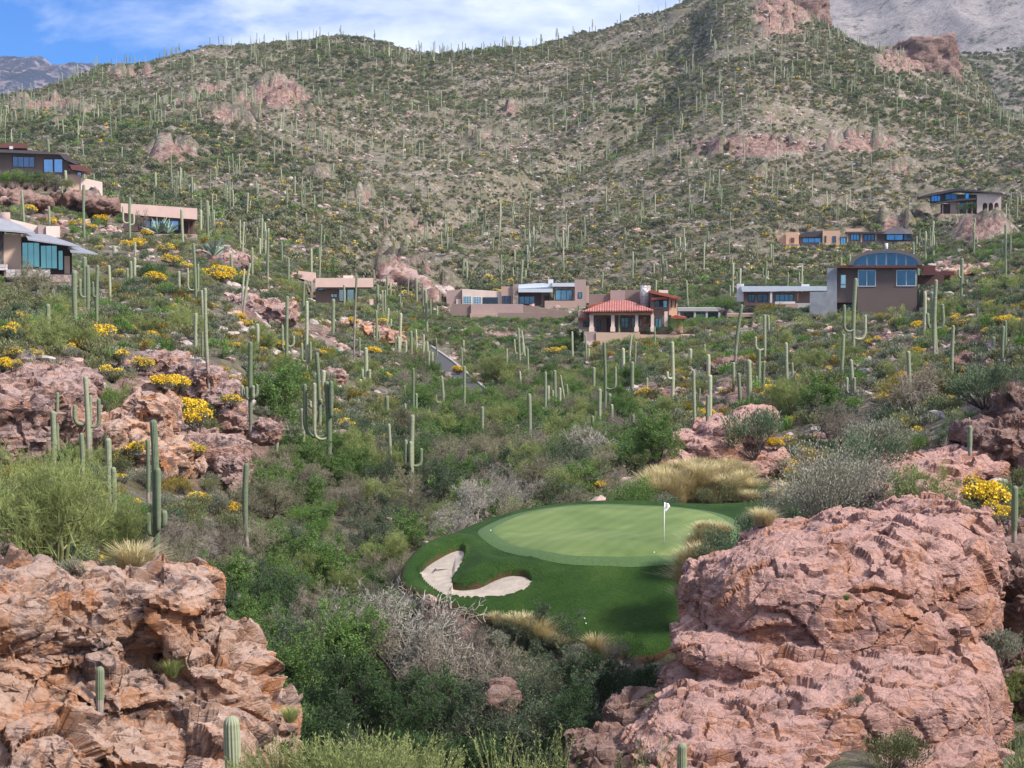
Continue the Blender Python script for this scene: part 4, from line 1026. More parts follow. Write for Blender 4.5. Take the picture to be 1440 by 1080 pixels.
def curve_smooth(p, k=4):
    p = np.asarray(p, float); out = []; n = len(p)
    for i in range(n - 1):
        p0, p1, p2, p3 = p[max(i - 1, 0)], p[i], p[i + 1], p[min(i + 2, n - 1)]
        for q in range(k):
            t = q / k; out.append(0.5 * ((2 * p1) + (-p0 + p2) * t + (2 * p0 - 5 * p1 + 4 * p2 - p3) * t * t + (-p0 + 3 * p1 - 3 * p2 + p3) * t ** 3))
    out.append(p[-1]); return np.array(out)
SAG_LIST = [ # top u, top v, base u, base v, width px, arms [(tip u, tip v, joint v)], options
 (68,427,67,475,7,[],''),(106,380,107,468,7.5,[],'pale'),(120,361,120,432,6,[],''),(124,373,123,445,6,[(114,392,418)],''),(138,373,137,465,5,[(132,396,417)],''),(154,373,155,424,4,[],''),
 (160,345,160,364,4,[],''),(118.7,260,119,343,4,[],''),(190,362,190,396,4.3,[],''),(184,367,184,399,4.3,[],''),(179,377,180,397,4,[],''),(190,340,190,360,3.5,[],''),
 (68,196,69,256,4,[],''),(93,240,93,302,4,[(88,262,273)],''),(69,290,69,320,3.6,[],''),(58,231,58,250,3,[],''),(183,278,183,340,4,[(174,290,314),(188,300,316)],''),(256,294,258,347,4,[],''),
 (273,342,276,427,4.2,[(265,377,408),(278.5,371,410)],''),(252,381,252,414,4,[],'dark'),(276,440,276,503,5,[],''),(284,408,287,470,4,[],''),(290,405,294,540,5.2,[(285.5,466,504)],'b55'),
 (325,357,326,392,4,[],''),(355,348,355,398,4,[],''),(352,370,341,450,3.6,[],'b35'),(344,378,340,432,3,[],'b30'),(378,325,377,412,3.6,[],'b45'),(366,335,366,366,3,[],''),(396,340,396,372,3,[],''),
 (438,350,438,412,3,[],'b15'),(362,455,362,488,5,[],''),(353,480,353,603,6.5,[(341.5,541,558),(348,543,560),(357,541,560),(361.5,540,557)],''),
 (405,416,404,521,4.6,[(398,457,492),(413,472,487)],'b30'),(432,423,431,527,4.6,[(437,480,510),(425,482,508)],'b30'),(428,396,427,439,3,[],''),(469,420,468,476,5,[],''),(448,419,448,431,3.5,[],''),
 (502,388,498,505,3.2,[(506,474,500)],'b100'),(484,400,484,434,2.8,[],''),(538,408,539,453,2.8,[(542,408,440)],''),(529,436,529,487,3.2,[(526,458,478),(533,466,478)],''),
 (564,440,563,510,4.2,[(557,473,497),(561,473,497),(571,479,497)],''),(578,465,578,508,4.2,[],''),(585,463,586,502,2.6,[(589,489,503)],''),(596,470,594,513,2.8,[],''),(601,480,601,520,3,[],''),(603,493,603,522,3,[],''),(608,495,608,516,3,[],''),
 (613,475,615,503,2.4,[],''),(598,508,598,530,3,[],''),(621,528,623,584,4.3,[(613,554,566),(618,556,567)],''),(514.5,488,514,557,5.6,[(510,518,532),(520,519,533)],''),(507,533,507,552,4,[],''),
 (460,535,461,672,8.0,[(467,534,585),(429,539,614),(443,537,617)],'b40'),(446,495,450,614,5.5,[(437,563,573),(452,560,566)],'b35'),(455.5,520,455,556,6,[],'dark'),(425,574,426,630,6.8,[(416,600,612)],''),(390,603,390,656,5.6,[],''),
 (544,556,546,600,6,[],''),(547,595,548,682,4.8,[(540,647,654)],''),(580,582,579,692,7.0,[(571,617,655),(578,619,657),(592,630,655)],''),(581,517,580,603,4.2,[(570,567,583),(576,563,583),(585.5,553,583)],''),(569,542,569,562,3.4,[],''),(536,567,536,587,3.6,[],''),
 (678,571,677,642,5,[],''),(669,599,669,632,4,[],''),(711,621,711,642,3.2,[],''),(728,597,728,642,4.8,[],''),(744,553,745,632,5.6,[],''),(759,619,759,642,4,[],''),(731,522,733,556,2.8,[],''),(767,522,766,597,4,[(755,578,581)],''),
 (780,520,781,587,4.8,[(771,542,582),(777,548,584),(787.5,545,583)],''),(788,527,796,571,3,[],''),(797,540,798,570,3.2,[],''),(733.5,465,739,512,2.8,[],''),(742,490,744,536,2.5,[],''),(713,490,713,517,2.6,[],''),(679,513,679,535,3,[],''),
 (649,488,650,516,2.8,[],''),(652,478,652,497,2.6,[],''),(804.5,466,806,512,3,[],''),(823,470,824,512,2.8,[],''),(828,490,828,512,2.6,[],''),(835,516,836,567,4.6,[],''),(849,480,849,600,4.6,[(865,515,547)],''),(843,546,845,632,5.4,[],''),
 (857,553,856,592,5.8,[],'dark'),(860,568,861,622,4.2,[],''),(811,583,811,617,5.6,[],'dark'),(823,593,823,632,4.4,[],''),(833,584,834,632,4.4,[],''),(865,608,865,627,3.6,[],''),(890,583,891,622,4.6,[],''),(872,505,872,546,3.2,[],''),(876,489,876,545,4.8,[],''),
 (889,508,889,556,5.4,[],'dark'),(888,470,885,522,3.2,[],'b20'),(894,480,893,520,2.4,[],''),(920.5,459,921,492,2,[],''),(871,434,871,484,3,[],''),(945,480,945,577,5,[(938,522,532)],''),(971,490,970,522,5.2,[],'dark'),(975,520,977,592,4.8,[],''),
 (984,546,981,575,3,[],''),(991,484,991,502,3.2,[],''),(996,498,996,532,5.6,[],''),(995,555,995,592,4.8,[],''),(910,531,910,552,3.4,[],''),(928,556,928,577,4,[],''),(1043,428,1034,508,4.8,[],'b30'),(1031,509,1031,552,4.6,[],'dark'),
 (1038,524,1041,569,5,[],''),(1052,505,1052,569,7.4,[],'pale'),(1067,490,1066,557,5,[(1063,528,552),(1071,548,556)],''),(1074,508,1074,568,4.6,[],''),(1075,442,1076,512,4.6,[(1062,473,492)],'b25'),(1080,443,1081,472,4,[(1086,460,466)],''),
 (1203,391,1201,503,5.6,[(1186,428,466),(1217,443,477)],'b30'),(1196,505,1198,570,5.6,[(1190,530,552),(1200,530,552)],''),(1276,493,1278,592,5.6,[(1267,573,586)],''),(1237,390,1237,425,4.6,[(1231,413,422),(1243,413,424),(1246,410,423)],''),(1248,419,1248,442,5,[],''),
 (1205,425,1206,442,5,[],''),(1290,370,1290,428,5,[],''),(1297,372,1296,428,4.6,[(1301,388,404)],''),(1300,410,1298,478,4.8,[],'b30'),(1315,393,1314,512,5.6,[],'b32'),(1339,457,1339,560,5.2,[],''),(1352,363,1351,430,4.8,[(1347,378,390),(1358,394,400)],''),
 (1410,458,1410,520,5.4,[],''),(1413,450,1413,505,4.6,[],''),(1397,473,1397,502,5.4,[],'dark'),(1335,380,1335,398,4.6,[],''),(1414,402,1414,412,4,[],''),
 (218,588,219,778,10.5,[(211,719,750),(225,655,745),(233,716,738)],'D52'),(208,617,208,695,6,[],'D85'),(347.5,650,347,758,8,[],'D100'),(122,528,124,652,7,[(107,568,596),(139,560,600)],'b45D108'),(128,555,128,645,5,[],'D109'),(82,551,82,628,5,[],'D108'),(75,577,76,648,8,[],'D90'),(115,608,116,660,7,[],'D80'),
 (153,615,155,705,9,[],'D70'),(160,656,161,720,8,[],'D66'),(1426,682,1426,750,9.5,[],'D77'),(326,1004,331,1110,23,[],'D36'),(959,1043,961,1110,14,[],'D38'),(141,936,140,986,12,[],'D41.6'),(1364,598,1364,630,7,[],'D96'),
 (66,567,66,585,4,[],'D110'),(378,670,378,690,6,[],''),(296,695,297,720,6,[],''),
]
HEROES = []; SAG_OBJS = []
def sag_build(P0, s, spec, name='saguaro_cactus', hi=1):
    ut, vt, ub, vb, w, arms, opt = spec; rng = np.random.default_rng(int(ut * 13 + vt * 7))
    H = (vb - vt) * s; r = max(w * s / 2 * 1.02, 0.10); lx = (ut - ub) * s; n = 9
    kk = np.linspace(0, 1, n); bow = rng.uniform(-0.02, 0.02) * H
    pts = np.stack([lx * kk ** 1.2 + bow * np.sin(kk * math.pi), rng.uniform(-0.02, 0.02) * H * np.sin(kk * 2), kk * (H + 0.4) - 0.4], 1)
    import re as _re
    bk = _re.search(r'b(\d+)', opt); bh = float(bk.group(1)) * s if bk else H * 0.06
    D = P0[1]; ribs = 14 if D < 60 else (12 if D < 180 else 0); ns = ribs * 4 if D < 60 else (24 if ribs else 10); nr = 40 if D < 60 else (16 if ribs else 8)
    V, Fc, bark, gro = sag_limb(pts, r, ns, nr, bh, ribs, rng)
    # skirt of old bark thickening: keep the foot a little narrower, as it grows
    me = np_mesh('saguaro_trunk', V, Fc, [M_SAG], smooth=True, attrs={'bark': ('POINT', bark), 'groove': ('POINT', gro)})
    o = link(name, me, P0)
    for k, (au, av, jv) in enumerate(arms):
        zj = (vb - jv) * s; x0 = np.interp(zj, pts[:, 2], pts[:, 0]); x1 = (au - ub) * s; z1 = (vb - av) * s; ra = r * rng.uniform(0.72, 0.85)
        dy = rng.choice([-1, 1]) * rng.uniform(0.3, 1.0) * r * 1.6 if k else -r * 1.2
        if abs(x1 - x0) < r * 1.3: dy = -r * 1.8
        pp = curve_smooth(arm_path(x0, zj, x1, z1, dy, ra), 4)
        V, Fc, bark, gro = sag_limb(pp, ra, ns, 20 if ribs else 10, 0, ribs, rng, taper=0.6)
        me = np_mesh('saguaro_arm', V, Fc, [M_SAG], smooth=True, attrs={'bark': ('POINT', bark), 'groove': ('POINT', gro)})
        link('arm', me, parent=o)
    return o
_sb = cast([(s[2], s[3]) for s in SAG_LIST])
for sp_, q_ in zip(SAG_LIST, _sb):
    import re as _re
    k_ = _re.search(r'D([\d.]+)', sp_[6])
    if k_: q_ = np.array(P(sp_[2], sp_[3], float(k_.group(1))))
    else: q_ = surface(sp_[2], sp_[3])
    s_ = q_[1] / F
    hgt = (sp_[3] - sp_[1]) * s_
    if hgt > 14: print('TALL', sp_[:4], round(q_[1]), round(hgt, 1))
    o_ = sag_build(q_, s_, sp_); SAG_OBJS.append([o_, sp_[2], (sp_[1] + sp_[3]) / 2, sp_[3], len(sp_[5]), hgt, q_[1], sp_[6], (sp_[3] - sp_[1])])
# ------------------------------------------------------------------ houses
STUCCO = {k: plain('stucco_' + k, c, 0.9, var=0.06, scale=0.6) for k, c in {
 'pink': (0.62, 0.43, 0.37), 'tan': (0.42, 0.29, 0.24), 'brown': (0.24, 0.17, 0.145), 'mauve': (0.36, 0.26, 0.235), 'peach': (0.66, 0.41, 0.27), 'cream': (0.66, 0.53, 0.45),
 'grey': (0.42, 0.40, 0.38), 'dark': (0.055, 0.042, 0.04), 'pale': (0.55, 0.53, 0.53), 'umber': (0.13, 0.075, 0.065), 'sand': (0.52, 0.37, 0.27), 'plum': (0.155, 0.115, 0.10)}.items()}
M_METAL = plain('standing_seam_metal', (0.27, 0.27, 0.30), 0.5, 0.35, var=0.08, scale=1.0)
M_SILVER = plain('silver_fascia', (0.60, 0.64, 0.70), 0.5, 0.3, var=0.05)
M_DKROOF = plain('dark_metal_roof', (0.085, 0.07, 0.075), 0.55, 0.2, var=0.15)
M_MAROON = plain('maroon_fascia', (0.13, 0.05, 0.045), 0.6, var=0.15)
M_FRAME = plain('dark_window_frame', (0.06, 0.055, 0.055), 0.5, 0.2, var=0.05)
M_FRAMEW = plain('pale_window_frame', (0.62, 0.66, 0.70), 0.5, var=0.05)
M_CONC = plain('weathered_concrete', (0.26, 0.275, 0.295), 0.85, var=0.18, scale=0.8)
M_BROWNM = plain('bronze_roof_metal', (0.20, 0.17, 0.16), 0.45, 0.5, var=0.1)
M_HEDGE = LEAF['dark']
def glass(name, col, rough=0.08):
    m, nt, b = new_mat(name)
    n = noise(nt, coords(nt), 0.5, 2); nt.links.new(ramp(nt, n, [(0.3, tuple(c * 0.8 for c in col)), (0.7, col)]), b.inputs['Base Color'])
    b.inputs['Metallic'].default_value = 0.75; b.inputs['Roughness'].default_value = rough; return m
GL = glass('blue_glass', (0.20, 0.40, 0.66)); GLT = glass('teal_glass', (0.20, 0.46, 0.43)); GLD = glass('dark_glass', (0.10, 0.17, 0.28)); GLP = glass('pale_glass', (0.62, 0.82, 0.92)); GLA = glass('arch_glass', (0.10, 0.18, 0.30)); GLC = glass('sky_glass', (0.32, 0.66, 0.92))  # blue panes have the reflected sky put into their base colour
def stonewall(name, a, b_, sc=1.6):
    m, nt, b = new_mat(name); g = coords(nt)
    c = ramp(nt, voro(nt, g, sc, out='Color'), [(0.1, a), (0.9, b_)]); e = voro(nt, g, sc, 'DISTANCE_TO_EDGE')
    nt.links.new(mixc(nt, ramp(nt, e, [(0, (0.8,)), (0.08, (0,))]), c, tuple(x * 0.4 for x in a)), b.inputs['Base Color']); b.inputs['Roughness'].default_value = 0.9
    bump(nt, b, e, 0.6, 0.05); return m
M_STONE = stonewall('field_stone', (0.17, 0.12, 0.10), (0.42, 0.33, 0.28), 2.2)
M_STONEP = stonewall('pale_stone', (0.30, 0.25, 0.24), (0.60, 0.55, 0.54), 1.5)
M_STONED = stonewall('dark_ledge_stone', (0.05, 0.045, 0.05), (0.16, 0.14, 0.14), 2.5)
def tilemat():
    m, nt, b = new_mat('clay_tile'); g = coords(nt)
    w = nt.nodes.new('ShaderNodeTexWave'); w.inputs['Scale'].default_value = 0.75; w.bands_direction = 'X'; nt.links.new(g, w.inputs[0])
    n = noise(nt, g, 1.2, 5, 0.7)
    c = ramp(nt, n, [(0.3, (0.26, 0.075, 0.06)), (0.7, (0.52, 0.215, 0.175))])
    nt.links.new(mixc(nt, mathn(nt, 'MULTIPLY', w.outputs[1], 0.45), c, (0.22, 0.05, 0.04)), b.inputs['Base Color']); b.inputs['Roughness'].default_value = 0.85
    bump(nt, b, w.outputs[1], 0.8, 0.12); return m
M_TILE = tilemat(); M_TILED = plain('tile_edge', (0.34, 0.09, 0.055), 0.8, var=0.25, scale=2)

HOUSES = []
class House:
    def __init__(s, name, label, cat, u0, v0, D, depth=10, root=True):
        s.D = D; s.s = D / F; s.u0, s.v0 = u0, v0
        s.root = bpy.data.objects.new(name, None); C.objects.link(s.root); s.root.location = P(u0, v0, D); s.root.rotation_euler = (0, 0, -math.atan2(s.root.location.x, s.root.location.y)); tag(s.root, label, cat)
        s.dep = depth; s.us = []; s.vs = []
        HOUSES.append(s)
    def pt(s, u, v, y=0.0):
        k = (s.D + y) / s.D                       # keep the drawn outline when a piece stands nearer or farther
        return ((u - s.u0) * s.s * k, y, (s.v0 - v) * s.s * k + (400 - s.v0) * s.s * (k - 1))
    def box(s, part, mat, ua, va, ub, vb, y0=0.0, y1=None, parent=None, bev=0.0):
        """front face drawn between the pixels (ua, va) and (ub, vb), standing y0 behind the front plane and reaching back to y1"""
        if y1 is None: y1 = y0 + s.dep
        A, B = s.pt(ua, va, y0), s.pt(ub, vb, y0)
        x0, x1, z1, z0 = A[0], B[0], A[2], B[2]
        V = [(x0, y0, z0), (x1, y0, z0), (x1, y0, z1), (x0, y0, z1), (x0, y1, z0), (x1, y1, z0), (x1, y1, z1), (x0, y1, z1)]
        Fc = np.array([(0, 1, 2, 3), (5, 4, 7, 6), (1, 5, 6, 2), (4, 0, 3, 7), (3, 2, 6, 7), (4, 5, 1, 0)])
        s.us += [ua, ub]; s.vs += [va, vb]
        return link(part, np_mesh(part, V, Fc, [mat]), parent=parent or s.root)
    def prism(s, part, mat, poly, y0, y1, parent=None):
        """outline in pixels, extruded from y0 back to y1 (metres)"""
        n = len(poly); V = [s.pt(u, v, y0) for u, v in poly]; V = V + [(x, y1, z) for x, _, z in V]
        V = np.array(V); fs = [np.array([[i, (i + 1) % n, n + (i + 1) % n, n + i] for i in range(n)]), np.array([list(range(n))[::-1], list(range(n, 2 * n))])]
        s.us += [p[0] for p in poly]; s.vs += [p[1] for p in poly]
        me = np_mesh(part, V, fs, [mat]); bm = bmesh.new(); bm.from_mesh(me); bmesh.ops.recalc_face_normals(bm, faces=bm.faces); bm.to_mesh(me); bm.free()
        return link(part, me, parent=parent or s.root)
    def mesh(s, part, mat, pts, faces, parent=None):
        V = [s.pt(*p) for p in pts]; bm = bmesh.new(); vs = [bm.verts.new(v) for v in V]
        for f in faces: bm.faces.new([vs[i] for i in f])
        bmesh.ops.recalc_face_normals(bm, faces=bm.faces)
        me = bpy.data.meshes.new(part); bm.to_mesh(me); bm.free(); me.materials.append(mat)
        return link(part, me, parent=parent or s.root)
    def window(s, ua, va, ub, vb, y, n=1, g=None, fr=None, t=0.7, rows=1, part='window'):
        """frame proud of the wall at y with n lights; pane set back inside it"""
        g = g or GL; fr = fr or M_FRAME; tm = t * s.s; A, B = s.pt(ua, va, y - 0.08), s.pt(ub, vb, y - 0.08)
        x0, x1, z1, z0 = A[0], B[0], A[2], B[2]; bars = [(x0, x1, z0, z0 + tm), (x0, x1, z1 - tm, z1), (x0, x0 + tm, z0 + tm, z1 - tm), (x1 - tm, x1, z0 + tm, z1 - tm)]
        for k in range(1, n):
            c = x0 + (x1 - x0) * k / n; bars.append((c - tm / 2, c + tm / 2, z0 + tm, z1 - tm))
        for k in range(1, rows):
            c = z0 + (z1 - z0) * k / rows; bars.append((x0 + tm, x1 - tm, c - tm / 3, c + tm / 3))
        V, Fc = [], []
        for i, (a, b, c, d) in enumerate(bars):
            ya, yb = y - 0.10 - 0.004 * i, y + 0.03; q = len(V)
            V += [(a, ya, c), (b, ya, c), (b, ya, d), (a, ya, d), (a, yb, c), (b, yb, c), (b, yb, d), (a, yb, d)]
            Fc += [(q, q + 1, q + 2, q + 3), (q + 1, q + 5, q + 6, q + 2), (q + 4, q, q + 3, q + 7), (q + 3, q + 2, q + 6, q + 7), (q + 4, q + 5, q + 1, q)]
        f = link(part, np_mesh(part, V, np.array(Fc), [fr]), parent=s.root)
        yp = y - 0.03; V = [(x0 + .01, yp, z0 + .01), (x1 - .01, yp, z0 + .01), (x1 - .01, yp, z1 - .01), (x0 + .01, yp, z1 - .01), (x0 + .01, y + .02, z0 + .01), (x1 - .01, y + .02, z0 + .01), (x1 - .01, y + .02, z1 - .01), (x0 + .01, y + .02, z1 - .01)]
        link('pane', np_mesh('pane', V, np.array([(0, 1, 2, 3), (5, 4, 7, 6), (1, 5, 6, 2), (4, 0, 3, 7), (3, 2, 6, 7), (4, 5, 1, 0)]), [g]), parent=f)
        return f
    def cyl(s, part, mat, u, va, vb, ru, y, parent=None, n=14):
        A, B = s.pt(u, va, y), s.pt(u, vb, y); r = ru * s.s
        me = tube_mesh(part, [(A[0], y, B[2]), (A[0], y, A[2])], r, mat, n); return link(part, me, parent=parent or s.root)

ST = STUCCO
# A: upper left house with stacked dark roofs
h = House('house', 'house with stacked dark maroon roofs on the upper left slope, blue windows', 'house', 70, 262, 335, 10)
h.box('roof', M_MAROON, -30, 203, 40, 209.5, 1, 12); h.box('roof_vent', ST['pale'], 16, 207, 21, 211, 0.4, 0.9)
h.prism('roof', M_DKROOF, [(-40, 210.5), (58, 213), (94, 217), (109, 229.5), (106, 231), (90, 224), (84, 217.5), (-40, 215)], -1.5, 9)
h.prism('roof', M_MAROON, [(97, 231), (113, 232), (127, 237.5), (126.5, 241.5), (100, 238.2)], -1.5, 7)
h.box('wall', ST['brown'], -30, 215, 97, 275, 1.2); h.window(62, 224, 75, 243, 1.2, 1, GL); h.window(76, 223.5, 88, 243, 1.2, 1, GL); h.window(20, 221, 50, 236, 1.2, 4, GLD)
h.box('wall', ST['tan'], 97.2, 238.5, 114, 262, 1.6, 8); h.window(107.5, 241, 113.5, 248.5, 1.6, 1, GL)
h.box('parapet', ST['sand'], 92, 245, 112, 275, 0.2, 1.1); h.prism('parapet', ST['cream'], [(112.2, 249), (142, 255), (142, 275), (112.2, 275)], 0.0, 6)
# B: lower left house
h = House('house', 'house with sloping grey seamed metal roofs at the left edge, teal glass', 'house', 50, 385, 205, 9)
h.mesh('roof', M_METAL, [(-60, 291, 1), (-2, 307, 0), (50, 327, 0), (-60, 318, -3.5), (-60, 288, 9), (6, 303, 8), (-60, 321, -3.5), (50, 329, 0)], [(0, 1, 2, 3), (0, 4, 5, 1), (1, 5, 2), (3, 2, 7, 6)])
h.mesh('roof', M_METAL, [(35, 328.2, 1.5), (66, 330, 1.5), (113, 346.5, -0.5), (40, 336, -2), (66, 328.5, 6), (113, 348.2, -0.5), (40, 338, -2)], [(0, 1, 2, 3), (0, 4, 1), (1, 4, 2), (3, 2, 5, 6)])
h.mesh('roof', M_METAL, [(95, 348, 1), (110, 348.4, 1), (136, 356.5, -.5), (98, 353, -1.5), (110, 347, 4), (136, 358, -.5), (98, 355, -1.5)], [(0, 1, 2, 3), (0, 4, 1), (1, 4, 2), (3, 2, 5, 6)])
h.box('parapet', ST['cream'], -30, 300, 16, 318, 4, 10); h.prism('parapet', ST['cream'], [(10, 307), (54, 317.5), (54, 330), (10, 326)], 3.4, 9); h.box('parapet', ST['mauve'], 54.3, 317, 65, 332, 2.5, 8); h.box('parapet', ST['cream'], 65.1, 318, 84, 335.5, 2.2, 8)  # mauve piece paints the shaded side of the cream block
h.cyl('chimney', ST['mauve'], 10, 299.5, 318, 7, 3)
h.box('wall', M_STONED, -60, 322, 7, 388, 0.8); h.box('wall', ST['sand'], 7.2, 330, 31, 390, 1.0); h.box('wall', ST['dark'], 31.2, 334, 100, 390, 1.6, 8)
h.window(32, 341, 56, 376, 1.6, 3, GLT); h.window(57, 345, 80, 378, 1.6, 3, GLT); h.window(81, 352, 88, 380, 1.5, 1, GLT); h.box('door', ST['sand'], 89.5, 360, 97, 385, 1.45, 1.58)
h.box('terrace_wall', M_STONEP, -30, 372, 12, 380, -1.5, 0.5); h.box('terrace_wall', M_STONEP, 10, 379, 70, 390, -2.5, -0.5); h.box('terrace_wall', M_STONE, 70.2, 386, 104, 404, -2.8, 0.5); h.box('terrace_wall', M_STONEP, 84, 405, 92, 426, -3, -1)
# C: pink parapet house
h = House('house', 'low house with a pink fascia and four blue windows behind a palm bush', 'house', 240, 326, 318, 9)
h.prism('fascia', ST['pink'], [(172, 286.5), (214, 289), (277, 293), (277, 308.5), (200, 303.5), (172, 299)], -1.2, 8.5)
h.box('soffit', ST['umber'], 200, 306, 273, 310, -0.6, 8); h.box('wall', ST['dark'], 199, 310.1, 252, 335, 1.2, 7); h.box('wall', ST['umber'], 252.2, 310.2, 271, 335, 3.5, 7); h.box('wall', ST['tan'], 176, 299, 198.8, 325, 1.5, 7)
for a, b_ in ((200.3, 211.3), (212.5, 224), (225.3, 237), (238.5, 251)): h.window(a, 306.5 + (a - 200) * 0.03, b_, 324, 1.2, 1, GL, M_FRAMEW if a < 212 else None)
for u_ in (257, 264.5, 271.5): h.box('column', ST['umber'], u_, 309, u_ + 1.8, 331, 0, 0.4)
h.box('terrace_wall', ST['mauve'], 190, 329, 277, 342, -0.8, 1.1)
# D
h = House('house', 'low pink house with a deep flat fascia and one large pale window', 'house', 480, 426, 415, 9)
h.prism('parapet', ST['pink'], [(420, 381), (443.6, 383.5), (443.6, 397), (420, 391)], -0.5, 8); h.box('fascia', ST['pink'], 443.8, 391, 525, 404, -1.5, 9); h.box('roof_box', ST['cream'], 483, 387.5, 497, 391.3, 1, 4)
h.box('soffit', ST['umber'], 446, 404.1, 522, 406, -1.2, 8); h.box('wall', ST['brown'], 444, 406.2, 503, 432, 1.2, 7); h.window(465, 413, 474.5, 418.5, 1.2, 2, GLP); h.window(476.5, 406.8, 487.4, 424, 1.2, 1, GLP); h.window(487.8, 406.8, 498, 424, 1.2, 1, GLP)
h.box('column', ST['pink'], 519.5, 421, 525, 442, -1, 0); h.box('low_wall', ST['tan'], 488, 430, 519.2, 435, -0.8, 0); h.window(447, 404.9, 455, 408, 1.05, 1, GLC)
# E garage house
h = House('house', 'long mauve house with garage windows, silver fascias and a tall right tower', 'house', 730, 426, 450, 9)
h.prism('wall', ST['mauve'], [(628, 409), (649.8, 406.5), (649.8, 430), (628, 430)], 1, 9); h.prism('wall', ST['cream'], [(650, 406.6), (704.8, 410.2), (704.8, 430), (650, 430)], 0, 9)  # left side face toned darker to stand for its shade
h.window(652, 416.5, 663, 427, 0, 3, GLC, M_FRAMEW, 0.4, 4, 'garage_door'); h.window(666, 417.3, 677, 427, 0, 3, GLC, M_FRAMEW, 0.4, 4, 'garage_door'); h.window(679, 418, 700, 427, 0, 6, GLD, None, 0.5, 3, 'garage_door'); h.box('door', ST['cream'], 641.8, 420.5, 648.5, 430, 0.6, 0.9)
h.box('wall', ST['tan'], 704.9, 403, 721, 430, -0.6, 8); h.window(706.3, 416, 718.6, 426.8, -0.6, 3, GLD)
h.box('column', M_STONE, 721.2, 399, 728.8, 430, -1.2, 2); h.prism('fascia', M_SILVER, [(729, 400), (762, 398), (762, 404.4), (729, 405.6)], 0.2, 8); h.prism('fascia', M_SILVER, [(762.2, 398), (776, 399.8), (776, 404.2), (762.2, 404.3)], 0.6, 8)
h.box('fascia', M_SILVER, 728.9, 405.8, 777, 411, -1.6, 6); h.box('wall', ST['umber'], 729, 411.2, 761, 430, 2, 8); h.window(729.8, 416.5, 752, 428, 2, 3, GL); h.box('wall', ST['brown'], 761.2, 411.3, 774, 430, 1.6, 8); h.box('door', ST['dark'], 765.5, 415.5, 772.5, 428, 1.3, 1.59)
h.box('chimney', ST['pale'], 771, 393, 778, 399, 3, 5); h.box('fascia', M_SILVER, 776.3, 398, 808, 403, -1, 8); h.box('wall', M_STONE, 779, 403.2, 808, 424, 0, 8); h.window(781, 407.8, 804.8, 422.4, 0, 3, GLC)
h.box('tower', ST['mauve'], 808.2, 393, 824, 432, -0.8, 6); h.window(813, 411, 818.6, 419.4, -0.8, 1, GLC); h.box('wall', ST['tan'], 824.2, 402, 828, 426, 0.4, 6); h.box('terrace_wall', ST['tan'], 766, 423, 812, 440, -2.4, -1)
h = House('retaining_wall', 'stepped brown retaining wall below the long garage house', 'wall', 700, 450, 440, 3)
h.box('upper_wall', ST['brown'], 635, 427.6, 662, 444, 0.5, 3); h.box('upper_wall', ST['mauve'], 662.2, 428, 736, 446, 0, 3); h.box('lower_wall', ST['tan'], 661, 441, 700, 453, -2.5, -.1); h.box('lower_wall', ST['brown'], 700.2, 440, 770, 454, -2.2, -.1); h.prism('upper_wall', ST['brown'], [(736.2, 429), (752, 432), (800, 438), (800, 447), (736.2, 447)], 0, 3)
# F red tiled house
h = House('house', 'house with red clay tile roofs, a round stone chimney and a columned porch', 'house', 880, 466, 318, 8)
h.box('terrace_base', ST['mauve'], 821, 466.5, 838, 492, -3, 4); h.box('terrace_base', ST['sand'], 838.2, 468, 900, 490, -3.2, 4)
h.box('terrace_base', ST['sand'], 900.2, 471, 975, 488, -2.6, 3)
h.mesh('roof', M_TILE, [(819, 437.3, -3.2), (920, 435.8, -3.2), (884, 422.5, 3), (857, 422.5, 3), (836, 434, 9), (906, 434, 9), (819, 438.8, -3.2), (920, 437.4, -3.2)], [(0, 1, 2, 3), (1, 5, 2), (3, 4, 0), (2, 5, 4, 3), (0, 6, 7, 1)])
h.box('eave', M_TILED, 820, 438.2, 919, 439.6, -2.9, 6); h.box('beam', ST['sand'], 828.5, 439.8, 919, 443, -2.2, -1.4)
for a, b_ in ((829.3, 834.6), (859.3, 864.2), (893, 897.4), (915.3, 919.6)): h.box('column', ST['cream'], a, 443.1, b_, 466.4, -2.3, -1.4); h.box('column_base', ST['cream'], a - 1, 460, b_ + 1, 466.3, -2.5, -1.2)
h.box('column', ST['cream'], 934, 438, 938.6, 459, -1.2, -0.4)
h.box('wall', ST['brown'], 831, 443.2, 915, 470, 2.2, 8); h.window(873, 446.5, 884, 461.5, 2.2, 2, GL, rows=2); h.window(888, 446.5, 892.5, 461.5, 2.2, 1, GL); h.window(893, 446.5, 898.6, 461.5, 2.2, 1, GL); h.box('door', ST['dark'], 853, 447, 859, 466, 2.0, 2.19); h.window(840, 450, 845, 464, 2.2, 1, GLD); h.box('wall', M_STONE, 899, 444, 914, 466, 1.6, 2.1)
h.box('wall', ST['brown'], 828, 414, 858, 432, 5, 10); h.box('wall', ST['mauve'], 858.2, 408.5, 879, 428, 4.4, 10); h.box('wall', ST['brown'], 879.2, 408, 900, 430, 4.6, 10)
h.prism('roof', M_TILED, [(824, 430), (858, 423.5), (858, 425), (832, 432)], 2.0, 5)
h.cyl('chimney', M_STONEP, 907.3, 401.5, 438, 7.4, 3.2, n=24)
h.box('wall', ST['brown'], 914.5, 412, 940, 470, 0.4, 8); h.prism('wall', ST['peach'], [(940.2, 414), (952, 418), (952, 468), (940.2, 468)], 0.2, 8); h.window(920.5, 422.5, 927, 435.2, 0.4, 1, GLD); h.window(932, 422.5, 938, 433, 0.4, 1, GLC); h.box('door', ST['dark'], 927.3, 422.5, 931.7, 435.2, 0.2, 0.39)  # peach gives the right face its sunlit tone, brown the front its shade
